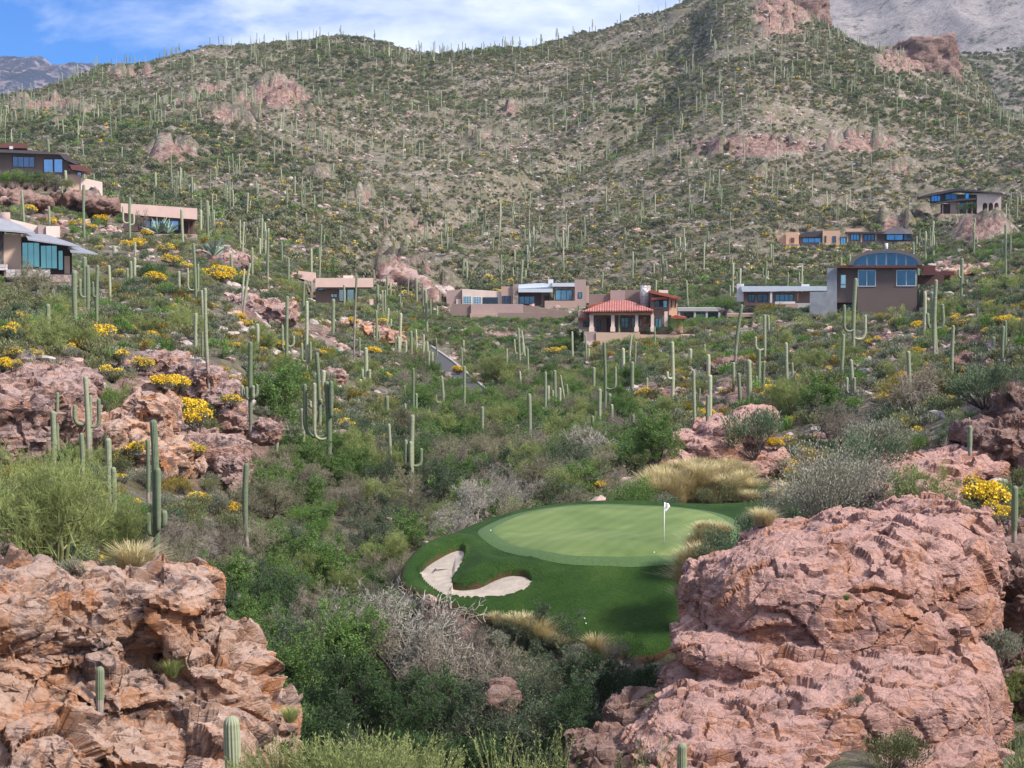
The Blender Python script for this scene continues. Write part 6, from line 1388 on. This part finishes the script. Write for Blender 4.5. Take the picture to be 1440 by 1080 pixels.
def zone_kind(u, v, y):
    """which plants grow where, read off the photograph"""
    r = rg.random()
    def ch(opts):
        t = sum(w for _, w in opts); a = r * t
        for k, w in opts:
            a -= w
            if a <= 0: return k
        return opts[-1][0]
    if y < 88 and 380 < u < 930:
        return ch([('mesquite', .2), ('blue_tree', .34), ('dark_tree', .3), ('mesquite_leafy', .16)]) if v > 930 else ch([('mesquite', .3), ('mesquite_leafy', .25), ('blue_tree', .2), ('green_tree', .25)])
    if y < 100 and u <= 600 and u > 200:
        if v > 860: return ch([('green_tree', .5), ('dark_tree', .3), ('mesquite', .2)])
        return ch([('mesquite', .36), ('mesquite_leafy', .40), ('blue_tree', .12), ('green_tree', .12)])
    if y < 150 and 330 < u < 880 and v > 640:
        return ch([('mesquite', .1), ('mesquite_leafy', .28), ('mesquite_pale', .10 if 560 < u < 720 and v > 690 else .02), ('olive', .1), ('green_tree', .2), ('blue_tree', .1), ('green', .14), ('palo_verde', .1)])
    if y < 260 and 560 < u < 900:
        return ch([('blue', .2), ('dark', .14), ('mesquite', .1), ('mesquite_leafy', .15), ('green_tree', .17), ('green', .14), ('palo_verde', .1)])
    if y < 330 and u > 820:
        return ch([('olive', .32), ('grey', .28), ('blue', .22), ('brittle_few', .07), ('brittle_half', .08), ('brittle', .03), ('gold', .06), ('palo_verde', .04), ('green', .05)])
    if u <= 600: return ch([('olive', .36), ('grey', .24), ('green', .06), ('brittle_half', .06), ('brittle_few', .07), ('gold', .05), ('palo_verde', .035), ('blue', .13)])
    return ch([('olive', .4), ('blue', .2), ('grey', .2), ('dark', .1), ('green', .1)])
# near ones, individually built, up to the number wanted per kind
x, y, z = scatter(2600, 52, 178)
u, v = proj(x, y, z); pk = near_patch(u, v, y)
bl = blocked(x, y, u); vis = seen(x, y, z + 2.0)
ok = ~bl & vis & (rg.random(len(x)) > np.clip(pk, 0, 1) * 0.86) & (v < 1150)
# the outcrops' own sight shadow
keep = np.where(ok)[0]; keep = keep[np.argsort(y[keep])]
LIM = {'desert_shrub': 275, 'brittlebush': 200, 'mesquite_tree': 230, 'palo_verde_tree': 90}
hx, hy = [], []; REST = []
cell_ = {}
for i in keep:
    k = zone_kind(u[i], v[i], y[i]); nm = NAME[k]
    tree = KH[k] > 3; rad = 1.9 if tree else 1.05
    cx_i, cy_i = int(x[i] // 2), int(y[i] // 2); bad = False
    for a in (-1, 0, 1):
        for b_ in (-1, 0, 1):
            for (px_, py_, pr_) in cell_.get((cx_i + a, cy_i + b_), ()):
                if math.hypot(px_ - x[i], py_ - y[i]) < (pr_ + rad) * 0.5: bad = True
    if bad: continue
    cell_.setdefault((cx_i, cy_i), []).append((x[i], y[i], rad))
    sc = rg.uniform(0.65, 1.05) * (0.9 if tree else 1.0)
    if tree and y[i] < 90: sc *= 1.0
    if COUNT.get(nm, 0) >= LIM.get(nm, 0): REST.append((x[i], y[i], z[i], k, sc)); continue
    COUNT[nm] = COUNT.get(nm, 0) + 1
    put(k, (x[i], y[i], z[i] - 0.05), rg.uniform(0, 6.28), sc, squash=rg.uniform(0.85, 1.1))
print('individual', COUNT, 'rest', len(REST))

# ------------------------------------------------------------------ the uncountable rest: one mass of scrub, one of cacti, one of stones
def instances(name, label, protos, pts, idx, rot, scl):
    col = bpy.data.collections.new(name + '_kinds')
    for k, me in enumerate(protos):
        o = bpy.data.objects.new('%s_kind_%02d' % (name, k), me); col.objects.link(o)
    me = np_mesh(name, pts, [])
    a = me.attributes.new('pick', 'INT', 'POINT'); a.data.foreach_set('value', np.asarray(idx, np.int32))
    a = me.attributes.new('turn', 'FLOAT_VECTOR', 'POINT'); a.data.foreach_set('vector', np.asarray(rot, np.float32).ravel())
    a = me.attributes.new('size', 'FLOAT_VECTOR', 'POINT'); a.data.foreach_set('vector', np.asarray(scl, np.float32).ravel())
    o = link(name, me); tag(o, label, kind='stuff')
    g = bpy.data.node_groups.new(name, 'GeometryNodeTree')
    g.interface.new_socket('Geometry', in_out='INPUT', socket_type='NodeSocketGeometry'); g.interface.new_socket('Geometry', in_out='OUTPUT', socket_type='NodeSocketGeometry')
    gi = g.nodes.new('NodeGroupInput'); go = g.nodes.new('NodeGroupOutput'); ip = g.nodes.new('GeometryNodeInstanceOnPoints'); ci = g.nodes.new('GeometryNodeCollectionInfo')
    ci.inputs['Collection'].default_value = col; ci.inputs['Separate Children'].default_value = True; ci.inputs['Reset Children'].default_value = True
    def na(nm, t):
        n = g.nodes.new('GeometryNodeInputNamedAttribute'); n.data_type = t; n.inputs[0].default_value = nm; return n.outputs[0]
    g.links.new(gi.outputs[0], ip.inputs['Points']); g.links.new(ci.outputs[0], ip.inputs['Instance']); ip.inputs['Pick Instance'].default_value = True
    g.links.new(na('pick', 'INT'), ip.inputs['Instance Index']); g.links.new(na('turn', 'FLOAT_VECTOR'), ip.inputs['Rotation']); g.links.new(na('size', 'FLOAT_VECTOR'), ip.inputs['Scale'])
    g.links.new(ip.outputs[0], go.inputs[0])
    md = o.modifiers.new('spread', 'NODES'); md.node_group = g
    return o
# lighter versions for the middle distance and the mountain
LOD, LODK = [], {}
def lod(kind, me): LODK.setdefault(kind, []).append(len(LOD)); LOD.append(me)
for kk, (hh, rr) in {'olive': (1.6, 1.45), 'green': (1.9, 1.6), 'dark': (1.8, 1.6), 'blue': (1.6, 1.6), 'grey': (1.3, 1.25), 'gold': (1.5, 1.4), 'verde': (2.8, 2.0)}.items():
    for t in range(3): lod('m_' + kk, bush_mesh(np.random.default_rng(t + 50), 'mid_' + kk, hh, rr, LEAF[kk], 620, 0.24, 0.10, clumps=8, nst=16)[0])
    for t in range(3): lod('f_' + kk, bush_mesh(np.random.default_rng(t + 90), 'far_' + kk, hh, rr, LEAF['f' + kk], 210, 0.38, 0.20, clumps=6, nst=4, strad=0.02)[0])
for kk in ('bare',):
    for t in range(2): lod('m_bare', bush_mesh(np.random.default_rng(t + 150), 'mid_bare', 2.4, 2.0, LEAF['bare'], 800, 0.45, 0.03, clumps=8, nst=60, upbias=0.9)[0])
def joined(me, fl, nm):
    V = np.concatenate([co_of(me), co_of(fl)]); 
    f1, f2 = faces_of(me), faces_of(fl) + len(co_of(me))
    mi = np.r_[np.array([p.material_index for p in me.polygons]), np.full(len(f2), 2)]
    return np_mesh(nm, V, [np.concatenate([f1, f2])], [M_BARK, LEAF['grey'], LEAF['yellow']], midx=mi, attrs={'tint': ('FACE', np.random.default_rng(3).random(len(mi)))})
def co_of(me):
    a = np.zeros(len(me.vertices) * 3, np.float32); me.vertices.foreach_get('co', a); return a.reshape(-1, 3)
def faces_of(me):
    a = np.zeros(len(me.loops), np.int32); me.loops.foreach_get('vertex_index', a); return a.reshape(-1, 4)
for t in range(2):
    r_ = np.random.default_rng(t + 200)
    me, (cc, cr) = bush_mesh(r_, 'b', 0.9, 0.95, LEAF['grey'], 260, 0.22, 0.11, clumps=6, nst=8); lod('m_brittle', joined(me, flower_mesh(r_, 'fl', cc, cr, 190, 0.12, 0.7), 'mid_brittle'))
    me, (cc, cr) = bush_mesh(r_, 'b', 1.0, 1.1, LEAF['grey'], 90, 0.42, 0.22, clumps=5, nst=4); lod('f_brittle', joined(me, flower_mesh(r_, 'fl', cc, cr, 45, 0.36, 0.8), 'far_brittle'))
NEARP = {}
for k in ('mesquite', 'mesquite_leafy', 'mesquite_pale', 'blue_tree', 'dark_tree', 'green_tree', 'palo_verde'):
    pl = PROTO[k][0][0]; lod('n_' + k, pl[1][1])
pts, idx, rot, scl = [], [], [], []
def add_st(q, kind, s, sq=1.0):
    o = LODK[kind]; pts.append(q); idx.append(o[rg.integers(0, len(o))]); rot.append((0, 0, rg.uniform(0, 6.28))); scl.append((s, s, s * sq))
MID = {'olive': 'm_olive', 'green': 'm_green', 'dark': 'm_dark', 'blue': 'm_blue', 'grey': 'm_grey', 'gold': 'm_gold', 'brittle': 'm_brittle', 'brittle_half': 'm_brittle', 'brittle_few': 'm_grey'}
for (a, b_, c_, k, sc) in REST: add_st((a, b_, c_ - 0.05), MID.get(k) or 'n_' + k, sc)
x, y, z = scatter(11500, 170, 470); u, v = proj(x, y, z); pk = near_patch(u, v, y)
ok = ~blocked(x, y, u) & seen(x, y, z + 1.8, 0.003) & (rg.random(len(x)) > np.clip(pk, 0, 1) * 0.8)
patch = fbm(np.stack([x, y, z * 0], -1) / 14, 3, 77)
for i in np.where(ok & (patch > -0.25))[0]:
    k = zone_kind(u[i], v[i], y[i]); 
    s = rg.uniform(0.5, 1.05)
    if y[i] > 260 or KH[k] < 3:
        m = MID.get(k) or {'mesquite': 'm_bare', 'mesquite_leafy': 'm_olive', 'mesquite_pale': 'm_bare', 'blue_tree': 'm_blue', 'dark_tree': 'm_dark', 'green_tree': 'm_green', 'palo_verde': 'm_verde'}[k]
        if KH[k] > 3: s *= 1.1
    else: m = 'n_' + k; s *= 0.8
    add_st((x[i], y[i], z[i] - 0.1), m, s)
n_mid = len(pts)
for ua, ub in ((-760, -60), (1500, 2200)):          # the slopes go on beyond the picture
    x, y, z = scatter(5200, 48, 470, ua, ub); ok = ~blocked(x, y, 720 + F * x / y)
    for i in np.where(ok)[0]: add_st((x[i], y[i], z[i] - 0.1), ('m_olive', 'm_blue', 'm_grey', 'm_green', 'm_brittle', 'm_verde')[rg.choice(6, p=[.32, .2, .24, .08, .08, .08])], rg.uniform(0.6, 1.2))
x, y, z = scatter(125000, 450, 1430); u, v = proj(x, y, z); pk = near_patch(u, v, y)
pp = np.stack([x, y, z * 0], -1); patch = fbm(pp / 30, 4, 78); gully = fbm(pp / 90, 2, 5)
p_keep = np.clip(1.0 + patch * 1.1 - gully * 0.6, 0.15, 1) * (1 - np.clip(pk, 0, 1) * 0.85)
wsh = np.exp(-(wash(u, v) / 16.0) ** 2) + 0.6 * np.clip(-gully * 2 - 0.3, 0, 1)
ok = ~blocked(x, y, u) & seen(x, y, z + 2, 0.004) & (rg.random(len(x)) < p_keep + wsh)
lush = fbm(pp / 60, 3, 79)
for i in np.where(ok)[0]:
    r = rg.random() + lush[i] * 0.25; yel = 0.16 if 420 < v[i] or y[i] < 900 else 0.06
    if rg.random() < wsh[i] * 0.75: k = ('f_dark', 'f_blue', 'f_green')[rg.choice(3, p=[.5, .35, .15])]
    elif rg.random() < yel * (0.55 + max(0, patch[i])): k = 'f_brittle'
    elif r < 0.16: k = 'f_grey'
    elif r < 0.68: k = 'f_olive'
    elif r < 0.84: k = 'f_blue'
    elif r < 0.93: k = 'f_dark'
    elif r < 0.96: k = 'f_gold'
    else: k = 'f_green'
    add_st((x[i], y[i], z[i] - 0.15), k, (0.42 + rg.random() ** 2 * 0.9) * (1.0 + 0.3 * (gully[i] < 0)), rg.uniform(0.8, 1.1))
hp_ = HILL_PTS[(HILL_PTS[:, 1] < 1760)]
for q_ in hp_[rg.integers(0, len(hp_), 5000)]: add_st(tuple(q_ + rg.normal(0, 5, 3) * np.array([1, 1, 0])), ('f_blue', 'f_dark', 'f_olive')[rg.integers(0, 3)], rg.uniform(1.2, 2.4))
instances('desert_scrub', 'mixed olive grey and yellow scrub covering the slopes', LOD, np.array(pts), idx, rot, scl)
print('scrub', n_mid, len(pts))

# stones strewn over the slopes
def stone_proto(seed, mat):
    bm = bmesh.new(); bmesh.ops.create_icosphere(bm, subdivisions=2, radius=0.5); r = np.random.default_rng(seed)
    c = np.array([v_.co[:] for v_ in bm.verts]); f1, f2, va, fa = cells(c * 1.6 + seed, seed, True); c = c * (1 + (va * 0.5 + fa * 0.8)[:, None]) * np.array([1.2, 0.9, 0.65])
    for v_, q in zip(bm.verts, c): v_.co = q
    me = bpy.data.meshes.new('stone'); bm.to_mesh(me); bm.free(); me.materials.append(mat); return me
M_ST1 = plain('pale_stone_loose', (0.35, 0.295, 0.27), 0.9, var=0.35, scale=1.2); M_ST2 = plain('pink_stone_loose', (0.40, 0.27, 0.235), 0.9, var=0.35, scale=1.2); M_ST3 = plain('dark_stone_loose', (0.19, 0.14, 0.13), 0.9, var=0.35, scale=1.2)
STP = [stone_proto(k, m) for k, m in enumerate((M_ST1, M_ST2, M_ST3, M_ST1, M_ST2))]
x1, y1, z1 = scatter(6500, 60, 300); x2, y2, z2 = scatter(60000, 300, 1400); x = np.r_[x1, x2]; y = np.r_[y1, y2]; z = np.r_[z1, z2]
u, v = proj(x, y, z); pk = near_patch(u, v, y); pt = fbm(np.stack([x, y, z * 0], -1) / 22, 4, 178)
ok = ~(pip(x, y, TURF_XY)) & seen(x, y, z + 1, 0.003) & (rg.random(len(x)) < np.clip(0.35 + pt * 1.2 + pk * 0.7, 0.04, 1))
c, n, W = ROAD; ok &= ~pip(x, y, np.r_[c[:, :2], (c + n * W)[::-1, :2]])
I = np.where(ok)[0]; s = rg.uniform(0.3, 1.0, len(I)) ** 2 * np.where(y[I] < 300, 1.2, 1.7) + 0.15
instances('loose_stones', 'pinkish grey stones strewn over the slopes', STP, np.stack([x[I], y[I], z[I]], 1), rg.integers(0, 5, len(I)), np.stack([rg.uniform(-.4, .4, len(I)), rg.uniform(-.4, .4, len(I)), rg.uniform(0, 6.28, len(I))], 1), np.stack([s, s, s], 1))

# saguaros of the mountain: nearest ones single, the rest as one stand
PSAG = []
def psag(seed, h, arms, lowpoly):
    rng = np.random.default_rng(seed); r = 0.24; V0, F0, B0, G0 = [], [], [], []; off = 0
    n = 8 if lowpoly else 10
    pts_ = np.stack([rng.uniform(-.02, .02) * np.linspace(0, h, 5), np.zeros(5), np.linspace(-0.3, h, 5)], 1)
    parts = [(pts_, r, 0.0)]
    for k in range(arms):
        sd = 1 if (k + seed) % 2 else -1; zj = h * rng.uniform(0.35, 0.5); parts.append((curve_smooth(arm_path(0, zj, sd * rng.uniform(0.5, 0.8), h * rng.uniform(0.62, 0.92), rng.uniform(-.4, .4), 0.17), 3), 0.17, 0))
    out = []
    for p_, r_, _ in parts:
        V, Fc, b, g_ = sag_limb(p_, r_, n, 5, 0.8 if _ == 0 and p_ is pts_ else 0, 0, rng); out.append((V, Fc, b, g_))
    return out
sagp = [psag(k, h, a, True) for k, (h, a) in enumerate([(7, 0), (6, 0), (5, 0), (8, 2), (7.5, 3), (6.5, 1), (4, 0), (8.5, 0)])]
def limbs_mesh(nm, limbs):
    V = []; quads = []; caps = []; b = []; g_ = []; o = 0
    for (v_, f_, bb, gg) in limbs: V.append(v_); quads.append(f_[0] + o); caps.append(f_[1] + o); b.append(bb); g_.append(gg); o += len(v_)
    return np_mesh(nm, np.concatenate(V), [np.concatenate(quads), np.concatenate(caps)], [M_SAG], smooth=True, attrs={'bark': ('POINT', np.concatenate(b)), 'groove': ('POINT', np.concatenate(g_))})
SAGFULL = [limbs_mesh('far_saguaro', l) for l in sagp]
SAGPARTS = [(limbs_mesh('saguaro_trunk', l[:1]), [limbs_mesh('saguaro_arm', [a]) for a in l[1:]]) for l in sagp]
x, y, z = scatter(2800, 150, 1420); u, v = proj(x, y, z); pk = near_patch(u, v, y)
pd = np.where(y < 480, 0.55, 1.0) * np.clip(0.75 + fbm(np.stack([x, y, z * 0], -1) / 80, 3, 44), 0.1, 1)
pd = pd * np.where(y < 330, 0.8, 1.0) * np.where((u < 900) & (y < 300), 0.35, 1)
sg = np.array([(o[0].location.x, o[0].location.y) for o in SAG_OBJS]); 
dmin = np.min(np.hypot(x[:, None] - sg[None, :, 0], y[:, None] - sg[None, :, 1]), axis=1)
hidden = np.zeros(len(x), bool)
for h_ in HOUSES: hidden |= (u > min(h_.us) - 4) & (u < max(h_.us) + 4) & (y < h_.D + 15) & (y > h_.D * 0.6) & (v < max(h_.vs) + 40)
ok = ~hidden & ~blocked(x, y, u) & seen(x, y, z + 5, 0.002) & (rg.random(len(x)) < pd) & (dmin > 4) & (u > -10) & (u < 1450)
I = np.where(ok)[0]; I = I[np.argsort(y[I])]
room = 300 - len(SAG_OBJS); near, rest = I[:room], I[room:]
print('saguaros', len(SAG_OBJS), len(near), len(rest))
for i in near:
    k = rg.integers(0, 8); me, arms = SAGPARTS[k]; hk = [7, 6, 5, 8, 7.5, 6.5, 4, 8.5][k]; s = rg.uniform(0.75, 1.15) * (0.72 if y[i] < 270 else 1.0)
    o = link('saguaro_cactus', me, (x[i], y[i], z[i]), None, rg.uniform(-0.6, 0.6), s)
    o.rotation_euler = (rg.normal(0, .03), rg.normal(0, .03), o.rotation_euler[2]); gw = rg.uniform(0.75, 1.35); o.scale = (s * gw, s * gw, s)
    for am in arms: link('arm', am, parent=o)
    hp = hk * s * F / y[i]; SAG_OBJS.append([o, u[i], v[i] - hp / 2, v[i], len(arms), hk * s, y[i], '', hp])
k = rg.integers(0, 8, len(rest)); s = rg.uniform(0.75, 1.2, len(rest)) * np.where(y[rest] > 800, 1.12, 1.0)
instances('saguaro_stand', 'hundreds of slender saguaros standing over the mountain slope', SAGFULL, np.stack([x[rest], y[rest], z[rest]], 1), k, np.stack([rg.normal(0, .045, len(rest)), rg.normal(0, .045, len(rest)), rg.uniform(0, 6.28, len(rest))], 1), np.stack([s * 0.82, s * 0.82, s], 1))
# ------------------------------------------------------------------ labels that single things out by neighbouring landmarks
ORD = ['closest', 'second closest', 'third closest', 'fourth closest', 'fifth closest', 'sixth closest', 'seventh closest', 'eighth closest', 'ninth closest', 'tenth closest', 'eleventh closest', 'twelfth closest', 'thirteenth closest', 'fourteenth closest', 'fifteenth closest', 'sixteenth closest', 'seventeenth closest', 'eighteenth closest', 'nineteenth closest', 'twentieth closest']
LM = [('the golf flag', 934, 737), ('the bunker', 665, 810), ('the stone chimney', 907, 416), ('the arched window', 1245, 365), ('the concrete tower', 1171, 415), ('the hilltop arcade', 1390, 290), ('the glass pavilion', 1258, 333), ('the teal glass wall', 55, 360),
      ('the four blue windows', 225, 315), ('the big pale window', 488, 415), ('the garage doors', 665, 421), ('the candelabra saguaro', 455, 600), ('the ring armed saguaro', 354, 545), ('the road', 650, 530), ('the left cliff', 50, 575), ('the pink dome', 1150, 850), ('the flat topped outcrop', 1030, 620),
      ('the straw grass bank', 980, 680), ('the silvery shrub', 1165, 690), ('the left outcrop', 150, 880), ('the big palo verde', 90, 700), ('the agave', 300, 350), ('the retaining wall', 700, 445), ('the skyline cliff', 1120, 20), ('the mountain cliff patch', 395, 130), ('the three armed saguaro', 580, 640), ('the five stemmed saguaro', 781, 560),
      ('the rusty boulder stack', 1365, 505), ('the thorny tree', 1290, 550), ('the road kerb end', 690, 565), ('the dead looking trunk', 500, 440), ('the pink fascia', 240, 297), ('the putting green', 840, 750), ('the lower left corner', 0, 1080), ('the bottom centre', 720, 1080), ('the upper left corner', 0, 0), ('the lower right corner', 1440, 1080), ('the left roofs', 60, 215)]
def assign(items):
    """items: (obj, noun, u, v, relation word) -> the nearest free rank at the nearest landmark"""
    from collections import defaultdict
    by = defaultdict(list)
    for it in items: by[it[1]].append(it)
    for noun, lst in by.items():
        near = []
        for j, (nm, a, b) in enumerate(LM):
            ds = sorted(range(len(lst)), key=lambda i: math.hypot(lst[i][2] - a, lst[i][3] - b))
            for rk, i in enumerate(ds[:len(ORD)]): near.append((rk + math.hypot(lst[i][2] - a, lst[i][3] - b) / 60, i, nm, rk))
        near.sort(); done = {}
        for _, i, nm, rk in near:
            if i not in done: done[i] = (nm, rk)
        rest_ = []
        for i, it in enumerate(lst):
            if len(lst) == 1: it[0]['label'] = noun + ', the only one, near ' + min(LM, key=lambda m: math.hypot(m[1] - it[2], m[2] - it[3]))[0]
            elif i in done: it[0]['label'] = '%s, %s of its kind to %s' % (noun, ORD[done[i][1]], done[i][0])
            else: rest_.append(it)
        for it in rest_:
            it[0]['label'] = '%s among many alike on the slope' % noun
items = []
for o, nm, ds, u_, v_, lab, kd in IND:
    if lab: continue
    items.append((o, ds, u_, v_))
assign(items)
WORDS = ['no arms', 'one arm', 'two arms', 'three arms', 'four arms']
items = []
SPEC = {(460, 535): 'many armed candelabra saguaro rising in the wash, brown at its foot', (353, 480): 'tall saguaro with a ring of short arms halfway up', (580, 582): 'saguaro with three stubby arms standing alone behind the bare trees', (326, 1004): 'fat ribbed saguaro top poking up at the bottom edge before the left outcrop',
        (959, 1043): 'ribbed cactus tip at the bottom edge before the pink dome', (141, 936): 'short dark cactus clinging to the face of the left outcrop', (1426, 682): 'single saguaro on bare soil near the right edge above the pink dome', (218, 588): 'thick saguaro with twin trunks and low arms behind the left outcrop',
        (347.5, 650): 'lone armless saguaro right of the grey pink bluff', (1203, 391): 'tall saguaro with wide arms in front of the brown block house', (1315, 393): 'tall brown based saguaro with a dark hole, right of the arched house', (1043, 428): 'leaning saguaro with a brown foot below the small grey building', (122, 528): 'old brown trunked saguaro with two raised arms before the orange streaked cliff',
        (502, 388): 'tall bare brown saguaro skeleton before the pink fascia house', (780, 520): 'clustered five stemmed saguaro in the middle of the wash', (945, 480): 'tall saguaro with a tiny left arm below the hedge of the red tiled house', (871, 434): 'slim saguaro standing before the columned porch', (106, 380): 'pale thick armless saguaro beside the lower left house'}
for o, u_, vm, vb, na, hgt, D, opt, hp in SAG_OBJS:
    o['category'] = 'cactus'; o['group'] = 'saguaro cacti on the desert slopes'
    hit = [t for k, t in SPEC.items() if abs(k[0] - u_) < 9 and abs((k[1]) - (vb - hp)) < 2 and na == next((len(s[5]) for s in SAG_LIST if s[0] == k[0] and s[1] == k[1]), -1)]
    if hit: o['label'] = hit[0]; continue
    size = 'tall' if hp > 62 else ('middling' if hp > 36 else 'small')
    col = 'dark ' if opt == 'dark' else ('brown footed ' if opt.startswith('b') else '')
    items.append((o, '%s %ssaguaro with %s' % (size, col, WORDS[min(na, 4)]), u_, vb))
assign(items)
# trim labels to sixteen words
for o in bpy.data.objects:
    if 'label' in o and len(o['label'].split()) > 16: o['label'] = ' '.join(o['label'].split()[:16])
# ------------------------------------------------------------------ camera, sun, sky
S = bpy.context.scene
cam = bpy.data.cameras.new('camera'); co = bpy.data.objects.new('camera', cam); C.objects.link(co)
cam.sensor_width = 36; cam.lens = 36 * F / 1440; cam.clip_start = 0.5; cam.clip_end = 30000
co.rotation_euler = (math.pi / 2 - PITCH, 0, 0); S.camera = co
S.render.resolution_x, S.render.resolution_y = 1024, 768
SUN_EL, SUN_AZ = math.radians(42), math.radians(118)      # azimuth clockwise from the view direction
sd = Vector((math.sin(SUN_AZ) * math.cos(SUN_EL), math.cos(SUN_AZ) * math.cos(SUN_EL), math.sin(SUN_EL)))
L = bpy.data.lights.new('sun', 'SUN'); L.energy = 3.7; L.angle = math.radians(9); L.color = (1.0, 0.95, 0.88)
lo = bpy.data.objects.new('sun', L); C.objects.link(lo); lo.rotation_euler = sd.to_track_quat('Z', 'Y').to_euler()
w = bpy.data.worlds.new('World'); S.world = w; w.use_nodes = True
nt = w.node_tree; bg = nt.nodes['Background']; bg.inputs['Strength'].default_value = 0.078
sky = nt.nodes.new('ShaderNodeTexSky'); sky.sky_type = 'NISHITA'; sky.sun_disc = False
sky.sun_elevation = SUN_EL; sky.sun_rotation = SUN_AZ; sky.altitude = 2500; sky.dust_density = 0.1; sky.ozone_density = 5.0
tc = nt.nodes.new('ShaderNodeTexCoord')
mp = nt.nodes.new('ShaderNodeMapping'); mp.inputs['Scale'].default_value = (2.6, 1.0, 6.0); mp.inputs['Rotation'].default_value = (0, math.radians(-14), 0)
nt.links.new(tc.outputs['Generated'], mp.inputs[0])
n1 = noise(nt, mp.outputs[0], 1.6, 9, 0.55, 0.4); n2 = noise(nt, mp.outputs[0], 7, 8, 0.6, 0.3)
sep = nt.nodes.new('ShaderNodeSeparateXYZ'); nt.links.new(tc.outputs['Generated'], sep.inputs[0])
# the cloud bank lies over the mountain, its edge running down to the right
edge = mathn(nt, 'ADD', mathn(nt, 'MULTIPLY', sep.outputs[0], 1.5), mathn(nt, 'MULTIPLY', sep.outputs[2], 3.2))
den = mathn(nt, 'ADD', mathn(nt, 'ADD', mathn(nt, 'MULTIPLY', n1, 0.9), mathn(nt, 'MULTIPLY', n2, 0.28)), mathn(nt, 'MULTIPLY', edge, 1.0))
cl = ramp(nt, den, [(0.68, (0,)), (0.84, (0.7,)), (1.1, (0.92,))])
hs = nt.nodes.new('ShaderNodeHueSaturation'); hs.inputs['Saturation'].default_value = 2.0; hs.inputs['Value'].default_value = 0.8
nt.links.new(sky.outputs[0], hs.inputs['Color'])
tint = mixc(nt, 1.0, hs.outputs[0], (0.72, 0.90, 1.22), 'MULTIPLY')
cloudc = mixc(nt, ramp(nt, n2, [(0.35, (0,)), (0.6, (1,))]), (4.0, 5.0, 7.8), (7.4, 8.0, 9.8))
nt.links.new(mixc(nt, cl, tint, cloudc), bg.inputs['Color'])
S.view_settings.view_transform = 'Standard'; S.view_settings.look = 'None'; S.view_settings.gamma = 1
S.view_settings.exposure = 0.86
S.cycles.max_bounces = 5; S.cycles.diffuse_bounces = 3; S.cycles.glossy_bounces = 2; S.cycles.transmission_bounces = 3
S.cycles.use_denoising = True

# the air between: pale and even, thick enough to soften the far slopes
def haze():
    m = bpy.data.materials.new('air'); m.use_nodes = True; nt = m.node_tree; nt.nodes.remove(nt.nodes['Principled BSDF'])
    pv = nt.nodes.new('ShaderNodeVolumePrincipled'); pv.inputs['Color'].default_value = (0.80, 0.88, 1.0, 1); pv.inputs['Density'].default_value = HAZE; pv.inputs['Anisotropy'].default_value = 0.0
    nt.links.new(pv.outputs[0], nt.nodes['Material Output'].inputs['Volume'])
    x0, x1, y0, y1, z0, z1 = -4500, 4500, -60, 7200, -900, 950
    V = [(x, y, z) for z in (z0, z1) for x, y in ((x0, y0), (x1, y0), (x1, y1), (x0, y1))]
    me = np_mesh('haze', V, np.array([(3, 2, 1, 0), (4, 5, 6, 7), (0, 1, 5, 4), (1, 2, 6, 5), (2, 3, 7, 6), (3, 0, 4, 7)]), [m])
    tag(link('haze', me), 'thin bluish air over the valley', kind='stuff')
HAZE = 0.000035
haze()
S.cycles.volume_bounces = 0
